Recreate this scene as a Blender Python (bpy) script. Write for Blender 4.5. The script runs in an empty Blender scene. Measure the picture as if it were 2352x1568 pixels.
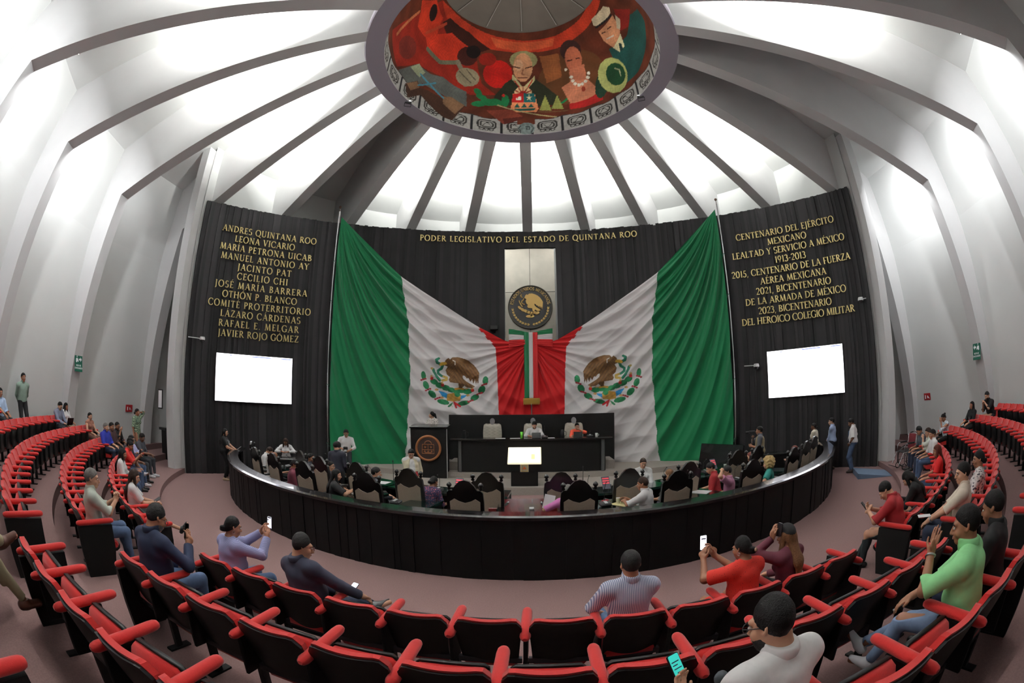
import bpy, bmesh, math, random
import numpy as np
from mathutils import Vector, Matrix, Euler
random.seed(7); RNG = np.random.default_rng(7)
S = bpy.context.scene
COL = S.collection
PI = math.pi
R = math.radians

# ------------------------------------------------------------------ camera
# a 16 mm full-frame fisheye held at eye level behind the third row
CAMP = (0.1335, -11.2998, 2.765)
cd = bpy.data.cameras.new('camera'); cam = bpy.data.objects.new('camera', cd); COL.objects.link(cam)
cd.type = 'PANO'
cd.sensor_width = 36.0; cd.sensor_fit = 'HORIZONTAL'
def pano(owner):
    owner.panorama_type = 'FISHEYE_EQUISOLID'; owner.fisheye_lens = 1065.377 / 2352 * 36.0; owner.fisheye_fov = PI
try: pano(cd)
except Exception: pano(cd.cycles)
p_, y_, r_ = R(7.7047), R(-2.7683), R(-0.4982)
f_ = Vector((math.sin(y_) * math.cos(p_), math.cos(y_) * math.cos(p_), math.sin(p_)))
rt = Vector((math.cos(y_), -math.sin(y_), 0)); up = rt.cross(f_)
r2 = math.cos(r_) * rt + math.sin(r_) * up; u2 = -math.sin(r_) * rt + math.cos(r_) * up
M = Matrix((r2, u2, -f_)).transposed().to_4x4(); M.translation = Vector(CAMP)
cam.matrix_world = M; cd.clip_start = 0.05; cd.clip_end = 200
S.camera = cam

# ------------------------------------------------------------------ world, exposure
w = bpy.data.worlds.new('world'); S.world = w; w.use_nodes = True
w.node_tree.nodes['Background'].inputs[0].default_value = (0.9, 0.95, 1.0, 1)
w.node_tree.nodes['Background'].inputs[1].default_value = 0.0
S.view_settings.view_transform = 'Standard'; S.view_settings.look = 'None'
S.view_settings.gamma = 1; S.view_settings.use_curve_mapping = False
S.view_settings.exposure = 1.0
S.cycles.max_bounces = 8; S.cycles.diffuse_bounces = 5; S.cycles.glossy_bounces = 3
S.cycles.caustics_reflective = False; S.cycles.caustics_refractive = False
S.cycles.sample_clamp_indirect = 4.0
NR = 22                                   # radial ribs of the vault
RIB0 = R(-0.52)
def rib_az(k): return 2 * PI * k / NR + RIB0
def dome(az, r, z): return (r * math.sin(az), r * math.cos(az), z)
FLOOD = 340.0     # flood lamps hidden between the ribs, aimed at the vault
WASH = 60.0       # lower lamps near the knee of the ribs
MURALW = 40.0     # small spots on the oculus rim that light the mural
def area(name, loc, to, size, power, col=(1, 1, 1), spread=PI, sy=None):
    l = bpy.data.lights.new(name, 'AREA'); l.energy = power; l.color = col; l.size = size; l.spread = spread
    if sy: l.shape = 'RECTANGLE'; l.size_y = sy
    o = bpy.data.objects.new(name, l); COL.objects.link(o); o.location = loc
    d = Vector(to) - Vector(loc); o.rotation_euler = d.to_track_quat('-Z', 'Y').to_euler()
    return o
# bays counted from the dais clockwise; value = how strongly its own lamp burns
BAYS = {k: 1.0 for k in range(NR)}
for k_, v_ in {-4: 0.0, 5: 0.0, 6: 0.0, 8: 0.0, 9: 0.1, 10: .5, -3: .55, -2: .5, -1: .5, 0: .5, 1: .5, 2: .5, 3: .6, 4: .7}.items(): BAYS[k_ % NR] = v_
def bay_flood_pos(k):
    """lamp tucked behind the rib on the side turned away from the seats"""
    kk = k if k < NR / 2 else k - NR
    a = rib_az(kk) + .052 if kk < 0 else rib_az(kk + 1) - .052
    b = rib_az(kk) + PI / NR + (.05 if kk < 0 else -.05)
    return a, dome(a, 8.0, 12.75), dome(b, 8.6, 13.9)
for k_ in range(NR):
    if BAYS[k_] <= 0: continue
    a_, p0_, p1_ = bay_flood_pos(k_)
    area('flood_light_beam', p0_, p1_, 0.22, FLOOD * BAYS[k_], (1.0, 1.0, 0.97), R(160))
for k_, v_ in {-8: 1, -7: 1, -9: 1.2, 7: 1, 6: 1, 5: 1, -6: .15}.items():
    a_ = rib_az(k_) + (0.035 if k_ < 0 else 2 * PI / NR - 0.035)
    area('wash_light_beam', dome(a_ , 12.75, 9.95), dome(rib_az(k_) + PI / NR, 14.6, 8.6), 0.22, WASH * v_, (0.97, 0.98, 1.0), R(140))
for a_, v_ in ((-68, 1), (68, 1), (0, .7), (150, .6), (-150, .6)):
    area('mural_light_beam', dome(R(a_), 4.15, 13.3), dome(R(a_ + 180), 4.1, 14.6), .15, MURALW * v_, (1.0, .97, .9), R(170))
# ------------------------------------------------------------------ materials
def lin(c):
    return tuple(((x / 255) / 12.92 if x / 255 <= 0.04045 else ((x / 255 + 0.055) / 1.055) ** 2.4) for x in c)
MATS = {}
def mat(name, col, rough=0.6, metal=0.0, spec=0.5, emit=None, es=0.0, noise=None, bump=None, alpha=None, coat=0, trans=0, sheen=0):
    """principled material; col in sRGB 0-255; noise=(scale, amount) mottles the base colour; bump=(scale, strength)"""
    if name in MATS: return MATS[name]
    m = bpy.data.materials.new(name); m.use_nodes = True; nt = m.node_tree
    b = nt.nodes['Principled BSDF']; c = lin(col)
    b.inputs['Base Color'].default_value = (*c, 1); b.inputs['Roughness'].default_value = rough
    b.inputs['Metallic'].default_value = metal; b.inputs['Specular IOR Level'].default_value = spec
    if coat: b.inputs['Coat Weight'].default_value = coat
    if trans: b.inputs['Transmission Weight'].default_value = trans
    if sheen: b.inputs['Sheen Weight'].default_value = sheen
    if emit: b.inputs['Emission Color'].default_value = (*lin(emit), 1); b.inputs['Emission Strength'].default_value = es
    if noise or bump:
        tc = nt.nodes.new('ShaderNodeTexCoord')
    if noise:
        n = nt.nodes.new('ShaderNodeTexNoise'); n.inputs['Scale'].default_value = noise[0]; n.inputs['Detail'].default_value = 4
        r = nt.nodes.new('ShaderNodeMapRange'); r.inputs['From Min'].default_value = 0.3; r.inputs['From Max'].default_value = 0.7
        r.inputs['To Min'].default_value = 1 - noise[1]; r.inputs['To Max'].default_value = 1 + noise[1]
        mx = nt.nodes.new('ShaderNodeMix'); mx.data_type = 'RGBA'; mx.blend_type = 'MULTIPLY'; mx.inputs[0].default_value = 1
        mx.inputs[6].default_value = (*c, 1)
        nt.links.new(tc.outputs['Object'], n.inputs['Vector']); nt.links.new(n.outputs[0], r.inputs['Value'])
        nt.links.new(r.outputs[0], mx.inputs[7]); nt.links.new(mx.outputs[2], b.inputs['Base Color'])
    if bump:
        n = nt.nodes.new('ShaderNodeTexNoise'); n.inputs['Scale'].default_value = bump[0]; n.inputs['Detail'].default_value = 5
        bp = nt.nodes.new('ShaderNodeBump'); bp.inputs['Strength'].default_value = bump[1]; bp.inputs['Distance'].default_value = 0.01
        nt.links.new(tc.outputs['Object'], n.inputs['Vector']); nt.links.new(n.outputs[0], bp.inputs['Height'])
        nt.links.new(bp.outputs[0], b.inputs['Normal'])
    m.diffuse_color = (*c, 1)
    MATS[name] = m; return m
def mat_wave(name, c1, c2, scale, axis='X', rough=0.8, dist=0.0, sharp=0.5):
    """two-colour stripes in object space"""
    if name in MATS: return MATS[name]
    m = mat(name, c1, rough); nt = m.node_tree; b = nt.nodes['Principled BSDF']
    tc = nt.nodes.new('ShaderNodeTexCoord'); wv = nt.nodes.new('ShaderNodeTexWave'); wv.wave_type = 'BANDS'; wv.bands_direction = axis
    wv.inputs['Scale'].default_value = scale; wv.inputs['Distortion'].default_value = dist; wv.inputs['Detail Scale'].default_value = 2
    cr = nt.nodes.new('ShaderNodeValToRGB'); e = cr.color_ramp.elements
    e[0].position = sharp - .1; e[1].position = sharp + .1; e[0].color = (*lin(c1), 1); e[1].color = (*lin(c2), 1)
    nt.links.new(tc.outputs['Object'], wv.inputs['Vector']); nt.links.new(wv.outputs[0], cr.inputs[0]); nt.links.new(cr.outputs[0], b.inputs['Base Color'])
    return m
def mat_spots(name, c1, c2, scale, thr=0.45, c3=None, rough=0.85, rand=1.0):
    """blotches of c2 (and c3) on c1: printed blouses"""
    if name in MATS: return MATS[name]
    m = mat(name, c1, rough); nt = m.node_tree; b = nt.nodes['Principled BSDF']
    tc = nt.nodes.new('ShaderNodeTexCoord'); v = nt.nodes.new('ShaderNodeTexVoronoi'); v.inputs['Scale'].default_value = scale
    v.inputs['Randomness'].default_value = rand
    cr = nt.nodes.new('ShaderNodeValToRGB'); e = cr.color_ramp.elements; cr.color_ramp.interpolation = 'CONSTANT'
    e[0].position = 0; e[0].color = (*lin(c2), 1); e[1].position = thr; e[1].color = (*lin(c1), 1)
    if c3: x = e.new(thr * .5); x.color = (*lin(c3), 1)
    nt.links.new(tc.outputs['Object'], v.inputs['Vector']); nt.links.new(v.outputs[0], cr.inputs[0]); nt.links.new(cr.outputs[0], b.inputs['Base Color'])
    return m
def mat_vcol(name, rough=0.7, sheen=0, spec=0.3):
    if name in MATS: return MATS[name]
    m = mat(name, (200, 200, 200), rough, spec=spec, sheen=sheen); nt = m.node_tree
    a = nt.nodes.new('ShaderNodeVertexColor'); a.layer_name = 'paint'
    nt.links.new(a.outputs[0], nt.nodes['Principled BSDF'].inputs['Base Color']); return m

# ------------------------------------------------------------------ mesh building
class MB:
    def __init__(s): s.v = []; s.f = []; s.mi = []; s.sm = []; s.m = 0; s.smooth = False
    def add(s, vs, fs, smooth=None):
        o = len(s.v); s.v += [tuple(p) for p in vs]
        for f in fs: s.f.append(tuple(i + o for i in f)); s.mi.append(s.m); s.sm.append(s.smooth if smooth is None else smooth)
        return s
    def box(s, c, d, rot=None, taper=1.0, bev=0.0):
        """box centred at c with full sizes d; taper scales the top face; bev > 0 chamfers every edge"""
        hx, hy, hz = d[0] / 2, d[1] / 2, d[2] / 2
        if bev > 0:
            b = min(bev, hx * .9, hy * .9, hz * .9); ps = []
            for sx in (-1, 1):
                for sy in (-1, 1):
                    for sz in (-1, 1):
                        t = taper if sz > 0 else 1
                        ps += [(sx * hx * t, sy * (hy - b) * t, sz * (hz - b)), (sx * (hx - b) * t, sy * hy * t, sz * (hz - b)), (sx * (hx - b) * t, sy * (hy - b) * t, sz * hz)]
            I = lambda x, y, z, k: ((x * 2 + y) * 2 + z) * 3 + k
            fs = [(I(1,0,0,0),I(1,1,0,0),I(1,1,1,0),I(1,0,1,0)), (I(0,1,0,0),I(0,0,0,0),I(0,0,1,0),I(0,1,1,0)),
                  (I(1,1,0,1),I(0,1,0,1),I(0,1,1,1),I(1,1,1,1)), (I(0,0,0,1),I(1,0,0,1),I(1,0,1,1),I(0,0,1,1)),
                  (I(0,0,1,2),I(1,0,1,2),I(1,1,1,2),I(0,1,1,2)), (I(0,1,0,2),I(1,1,0,2),I(1,0,0,2),I(0,0,0,2))]
            for a in (0, 1):
                for b_ in (0, 1):
                    fs.append((I(a,b_,0,0),I(a,b_,0,1),I(a,b_,1,1),I(a,b_,1,0)) if a == b_ else (I(a,b_,0,1),I(a,b_,0,0),I(a,b_,1,0),I(a,b_,1,1)))
                    fs.append((I(a,0,b_,0),I(a,0,b_,2),I(a,1,b_,2),I(a,1,b_,0))); fs.append((I(0,a,b_,1),I(0,a,b_,2),I(1,a,b_,2),I(1,a,b_,1)))
                    for c_ in (0, 1): fs.append((I(a,b_,c_,0),I(a,b_,c_,1),I(a,b_,c_,2)))
        else:
            ps = [(sx * hx * (taper if sz > 0 else 1), sy * hy * (taper if sz > 0 else 1), sz * hz) for sz in (-1, 1) for sy in (-1, 1) for sx in (-1, 1)]
            fs = [(0,2,3,1), (4,5,7,6), (0,1,5,4), (2,6,7,3), (0,4,6,2), (1,3,7,5)]
        Mx = rot.to_matrix() if isinstance(rot, Euler) else rot
        out = []
        for p in ps:
            q = Vector(p)
            if Mx is not None: q = Mx @ q
            out.append((q.x + c[0], q.y + c[1], q.z + c[2]))
        return s.add(out, fs)
    def tube(s, pts, rad, n=8, cap=True, smooth=True, flat=None):
        """swept tube through pts; rad scalar or list"""
        P = [Vector(p) for p in pts]; rs = rad if hasattr(rad, '__len__') else [rad] * len(P)
        vs = []; prev = None
        for i, p in enumerate(P):
            t = (P[min(i + 1, len(P) - 1)] - P[max(i - 1, 0)]).normalized()
            if prev is None:
                a = Vector((0, 0, 1)) if abs(t.z) < 0.9 else Vector((1, 0, 0)); u = t.cross(a).normalized()
            else: u = (prev - t * prev.dot(t)).normalized()
            prev = u; v = t.cross(u)
            for k in range(n):
                an = 2 * PI * k / n; q = p + (u * math.cos(an) + v * math.sin(an) * (flat or 1)) * rs[i]; vs.append(q)
        fs = []
        for i in range(len(P) - 1):
            for k in range(n): fs.append((i * n + k, i * n + (k + 1) % n, (i + 1) * n + (k + 1) % n, (i + 1) * n + k))
        s.add(vs, fs, smooth)
        if cap: s.add(vs[:n][::-1], [tuple(range(n))], False); s.add(vs[-n:], [tuple(range(n))], False)
        return s
    def lathe(s, prof, c=(0, 0, 0), n=20, smooth=True, a0=0.0, a1=2 * PI):
        """revolve (r, z) profile about the vertical through c"""
        full = abs(a1 - a0 - 2 * PI) < 1e-6; k = n if full else n + 1
        vs = [(c[0] + r * math.cos(a0 + (a1 - a0) * i / n), c[1] + r * math.sin(a0 + (a1 - a0) * i / n), c[2] + z) for r, z in prof for i in range(k)]
        fs = []
        for j in range(len(prof) - 1):
            for i in range(n):
                i2 = (i + 1) % k if full else i + 1
                fs.append((j * k + i, j * k + i2, (j + 1) * k + i2, (j + 1) * k + i))
        return s.add(vs, fs, smooth)
    def ball(s, c, r, n=12, m=8, smooth=True):
        rx, ry, rz = r if hasattr(r, '__len__') else (r, r, r); vs = []; fs = []
        for j in range(m + 1):
            th = PI * j / m
            for i in range(n):
                a = 2 * PI * i / n; vs.append((c[0] + rx * math.sin(th) * math.cos(a), c[1] + ry * math.sin(th) * math.sin(a), c[2] - rz * math.cos(th)))
        for j in range(m):
            for i in range(n): fs.append((j * n + i, j * n + (i + 1) % n, (j + 1) * n + (i + 1) % n, (j + 1) * n + i))
        return s.add(vs, fs, smooth)
    def prism(s, poly, z0, z1, ax=None):
        """extrude a 2D polygon (CCW) from z0 to z1; ax maps (x, y, z) to space"""
        n = len(poly); g = ax or (lambda x, y, z: (x, y, z))
        vs = [g(x, y, z0) for x, y in poly] + [g(x, y, z1) for x, y in poly]
        fs = [tuple(range(n))[::-1], tuple(range(n, 2 * n))] + [(i, (i + 1) % n, n + (i + 1) % n, n + i) for i in range(n)]
        return s.add(vs, fs)
    def grid(s, g, smooth=True, close=False):
        """g[j][i] points -> quads"""
        h = len(g); w_ = len(g[0]); vs = [p for row in g for p in row]; fs = []
        for j in range(h - 1):
            for i in range(w_ if close else w_ - 1): fs.append((j * w_ + i, j * w_ + (i + 1) % w_, (j + 1) * w_ + (i + 1) % w_, (j + 1) * w_ + i))
        return s.add(vs, fs, smooth)
    def mesh(s, name, mats):
        me = bpy.data.meshes.new(name); me.from_pydata(s.v, [], s.f)
        for m in (mats if isinstance(mats, (list, tuple)) else [mats]): me.materials.append(m)
        me.polygons.foreach_set('material_index', s.mi); me.polygons.foreach_set('use_smooth', s.sm)
        bm = bmesh.new(); bm.from_mesh(me); bmesh.ops.recalc_face_normals(bm, faces=bm.faces); bm.to_mesh(me); bm.free(); me.update(); return me
    def build(s, name, mats, parent=None, loc=None, rz=0.0):
        return obj(name, s.mesh(name, mats), parent, loc, rz)
def obj(name, me, parent=None, loc=None, rz=0.0):
    o = bpy.data.objects.new(name, me); COL.objects.link(o)
    if parent: o.parent = parent
    if loc is not None: o.location = loc
    if rz: o.rotation_euler = (0, 0, rz)
    return o
def tag(o, label, cat, group=None, kind=None):
    w_ = label.split()
    if len(w_) > 16: label = ' '.join(w_[:16]).rstrip(',')
    o['label'] = label; o['category'] = cat
    if group: o['group'] = group
    if kind: o['kind'] = kind
    return o
def thing(name, label, cat, loc=(0, 0, 0), rz=0.0, group=None):
    o = bpy.data.objects.new(name, None); COL.objects.link(o); o.empty_display_size = .2
    o.location = loc; o.rotation_euler = (0, 0, rz); return tag(o, label, cat, group)
def struct(o): o['kind'] = 'structure'; return o
def copy_tree(o, loc=None, rz=None, label=None, parent=None):
    c = o.copy(); COL.objects.link(c)
    if parent is not None: c.parent = parent
    if loc is not None: c.location = loc
    if rz is not None: c.rotation_euler = (0, 0, rz)
    if label: c['label'] = label
    for ch in list(o.children): copy_tree(ch, parent=c)
    return c
def npmesh(name, V, F, mats, smooth=True, col=None):
    """mesh from numpy verts (n,3), quads (m,4); optional per-vertex sRGB colours"""
    me = bpy.data.meshes.new(name); n, m = len(V), len(F)
    me.vertices.add(n); me.vertices.foreach_set('co', np.asarray(V, np.float32).ravel())
    me.loops.add(m * 4); me.loops.foreach_set('vertex_index', np.asarray(F, np.int32).ravel())
    me.polygons.add(m); me.polygons.foreach_set('loop_start', np.arange(m, dtype=np.int32) * 4)
    try: me.polygons.foreach_set('loop_total', np.full(m, 4, np.int32))
    except Exception: pass
    me.update(calc_edges=True); me.polygons.foreach_set('use_smooth', np.full(m, smooth, bool))
    for k in (mats if isinstance(mats, (list, tuple)) else [mats]): me.materials.append(k)
    if col is not None:
        a = me.color_attributes.new('paint', 'FLOAT_COLOR', 'POINT'); c = np.asarray(col, float) / 255
        c = np.where(c <= .04045, c / 12.92, ((c + .055) / 1.055) ** 2.4)
        a.data.foreach_set('color', np.column_stack([c, np.ones(n)]).astype(np.float32).ravel())
    me.validate(); return me
def gridfaces(h, w_):
    i = np.arange(h * w_).reshape(h, w_)
    return np.stack([i[:-1, :-1], i[:-1, 1:], i[1:, 1:], i[1:, :-1]], -1).reshape(-1, 4)
ORD = ['first', 'second', 'third', 'fourth', 'fifth', 'sixth', 'seventh', 'eighth', 'ninth', 'tenth', 'eleventh', 'twelfth', 'thirteenth', 'fourteenth', 'fifteenth', 'sixteenth', 'seventeenth', 'eighteenth', 'nineteenth', 'twentieth', 'twenty-first', 'twenty-second']
BC = (0.0, 6.4)                          # common centre of barrier, desks and seat rows
def bpos(r, deg, z=0.0):
    t = R(deg); return (BC[0] + r * math.sin(t), BC[1] - r * math.cos(t), z)
def face_in(deg): return R(deg)          # rz that turns local +y towards the dais centre

# ---- painting helpers: which sample points lie inside a polygon / near a stroke
def inpoly(X, Y, poly):
    m = np.zeros(X.shape, bool); n = len(poly)
    for i in range(n):
        x0, y0 = poly[i]; x1, y1 = poly[(i + 1) % n]
        if y0 == y1: continue
        c = ((y0 > Y) != (y1 > Y)) & (X < (x1 - x0) * (Y - y0) / (y1 - y0) + x0); m ^= c
    return m
def nearline(X, Y, pts, w_):
    d = np.full(X.shape, 1e9)
    for (x0, y0), (x1, y1) in zip(pts[:-1], pts[1:]):
        dx, dy = x1 - x0, y1 - y0; t = np.clip(((X - x0) * dx + (Y - y0) * dy) / (dx * dx + dy * dy + 1e-12), 0, 1)
        d = np.minimum(d, (X - x0 - t * dx) ** 2 + (Y - y0 - t * dy) ** 2)
    return d < w_ * w_
def inell(X, Y, cx, cy, a, b, ang=0.0):
    c, s_ = math.cos(ang), math.sin(ang); u = (X - cx) * c + (Y - cy) * s_; v = -(X - cx) * s_ + (Y - cy) * c
    return (u / a) ** 2 + (v / b) ** 2 < 1
# ------------------------------------------------------------------ shell: floor tiers, ribs, vault, oculus drum, walls
PLASTER = mat('white_plaster', (214, 216, 214), 0.85, noise=(0.6, 0.03), bump=(9, 0.05))
RIBM = mat('grey_painted_concrete', (206, 206, 206), 0.85, noise=(0.7, 0.04), bump=(9, 0.06))
CARPET = mat('mauve_carpet', (130, 104, 102), 0.95, noise=(55, 0.10), bump=(220, 0.5), spec=0.1)
STAGEC = mat('grey_stage_carpet', (158, 150, 143), 0.95, noise=(45, 0.08), bump=(200, 0.4), spec=0.1)
SLAT = [mat('charcoal_slat_%d' % i, c, 0.6, noise=(2.2, 0.10), spec=0.3) for i, c in enumerate(((30, 28, 30), (38, 36, 38), (22, 20, 22), (46, 44, 46)))]
TIER = [(13.05, 0.17), (14.62, 0.40), (15.75, 0.63), (16.9, 0.86), (18.05, 1.09)]      # riser radius, floor height
ROWR = [14.42, 15.55, 16.68, 17.82, 18.95]                                            # top of the seat backs
mb = MB()
prof = [(0.0, 0.0)]; z = 0.0
for r0, z1 in TIER: prof += [(r0, z), (r0, z1)]; z = z1
prof += [(26, z), (26, -0.3), (0, -0.3)]
mb.lathe(prof, (BC[0], BC[1], 0), 160, False, R(-90 - 112), R(-90 + 112))
mb.box((0, 14, -0.15), (52, 14.4, 0.3))
struct(mb.build('floor', CARPET))

# one radial rib: roof beam that slopes from the oculus ring, kinks and comes down as a leaning column
RW = 0.23
INNER = [(4.9, 13.1), (13.65, 9.2), (15.25, 2.0), (15.62, -0.1)]
OUTER = [(4.9, 15.85), (14.35, 11.1), (14.95, 8.0), (15.4, 4.2), (15.95, -0.1)]
sec = INNER + OUTER[::-1]
mb = MB(); n = len(sec)
mb.add([(-RW, r, z) for r, z in sec] + [(RW, r, z) for r, z in sec],
       [tuple(range(n)), tuple(range(2 * n - 1, n - 1, -1))] + [(i, i + n, (i + 1) % n + n, (i + 1) % n) for i in range(n)])
rib_me = mb.mesh('rib', RIBM)
for k in range(NR):
    o = obj('trim_%d' % (k + 1), rib_me, None, (0, 0, 0), -rib_az(k)); struct(o)
# vault panels between the ribs (flat chords), each bay its own roof and wall
mb = MB(); mw = MB()
for k in range(NR):
    a, b = rib_az(k), rib_az(k + 1)
    for (r0, z0), (r1, z1) in zip(OUTER[:-1], OUTER[1:]):
        t = mb if z0 > 11 else mw
        t.add([dome(a, r0, z0), dome(b, r0, z0), dome(b, r1, z1), dome(a, r1, z1)], [(0, 1, 2, 3)])
        t.add([dome(a, r0 + .25, z0 + .15), dome(b, r0 + .25, z0 + .15), dome(b, r1 + .25, z1 + .15), dome(a, r1 + .25, z1 + .15)], [(3, 2, 1, 0)])
struct(mb.build('ceiling', PLASTER)); struct(mw.build('wall_side', PLASTER))
# white backing wall behind the slatted wall
mb = MB(); g0 = []; g1 = []
for i in range(61):
    a = R(-85.5 + 171 * i / 60)
    g0.append([dome(a, 11.95, zz) for zz in (0, 12.6)]); g1.append([dome(a, 12.15, zz) for zz in (0, 12.6)])
mb.grid(g0, True); mb.grid(g1, True)
struct(mb.build('wall_back', PLASTER))
# the two white fins that end it
for sgn, nm in ((-1, 'wall_left'), (1, 'wall_right')):
    mb = MB(); a = R(sgn * 86.2); rt_ = Matrix.Rotation(-a, 3, 'Z')
    c = dome(a, 12.2, 6.1); mb.box(c, (0.44, 0.42, 12.0), rt_); struct(mb.build(nm, RIBM))
# skirting along the side walls
mb = MB()
for k in range(-10, 11):
    if abs(k) < 5: continue
    a, b = (rib_az(k), rib_az(k + 1)) if k > 0 else (rib_az(k - 1), rib_az(k))
mb = MB()
for k in range(5, 17):
    a, b = rib_az(k), rib_az(k + 1); z0 = 0.17
    mb.add([dome(a, 15.86, z0), dome(b, 15.86, z0), dome(b, 15.85, z0 + .16), dome(a, 15.85, z0 + .16)], [(0, 1, 2, 3)])
struct(mb.build('baseboard_side', mat('dark_skirting', (40, 34, 36), 0.6)))

# oculus: flat ring under a painted drum, closed by a grey cone
GREYR = mat('mauve_grey_ring', (178, 172, 184), 0.8)
mb = MB(); mb.lathe([(4.36, 13.12), (4.36, 13.10), (4.95, 13.08), (4.99, 13.12), (4.99, 13.5), (4.9, 13.5)], n=96, smooth=False)
struct(mb.build('trim_23', GREYR))
DRUM = [(4.36, 13.1), (4.34, 13.7), (4.27, 14.4), (4.12, 15.2), (3.88, 16.0), (3.55, 16.8), (3.15, 17.5), (2.95, 17.8)]
mb = MB(); mb.lathe([(2.95, 17.8), (2.9, 17.9), (1.5, 18.5), (0.02, 18.8)], n=60)
struct(mb.build('ceiling_oculus', mat('grey_oculus', (112, 108, 100), 0.85, noise=(1.2, .1))))
mb = MB()
for i in range(12):
    a = rib_az(0) + 2 * PI * i / 12
    mb.tube([dome(a, 2.9, 17.86), dome(a, 1.5, 18.45), dome(a, 0.05, 18.75)], 0.02, 5)
struct(mb.build('trim_24', mat('pale_seam', (165, 165, 160), 0.7)))
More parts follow.
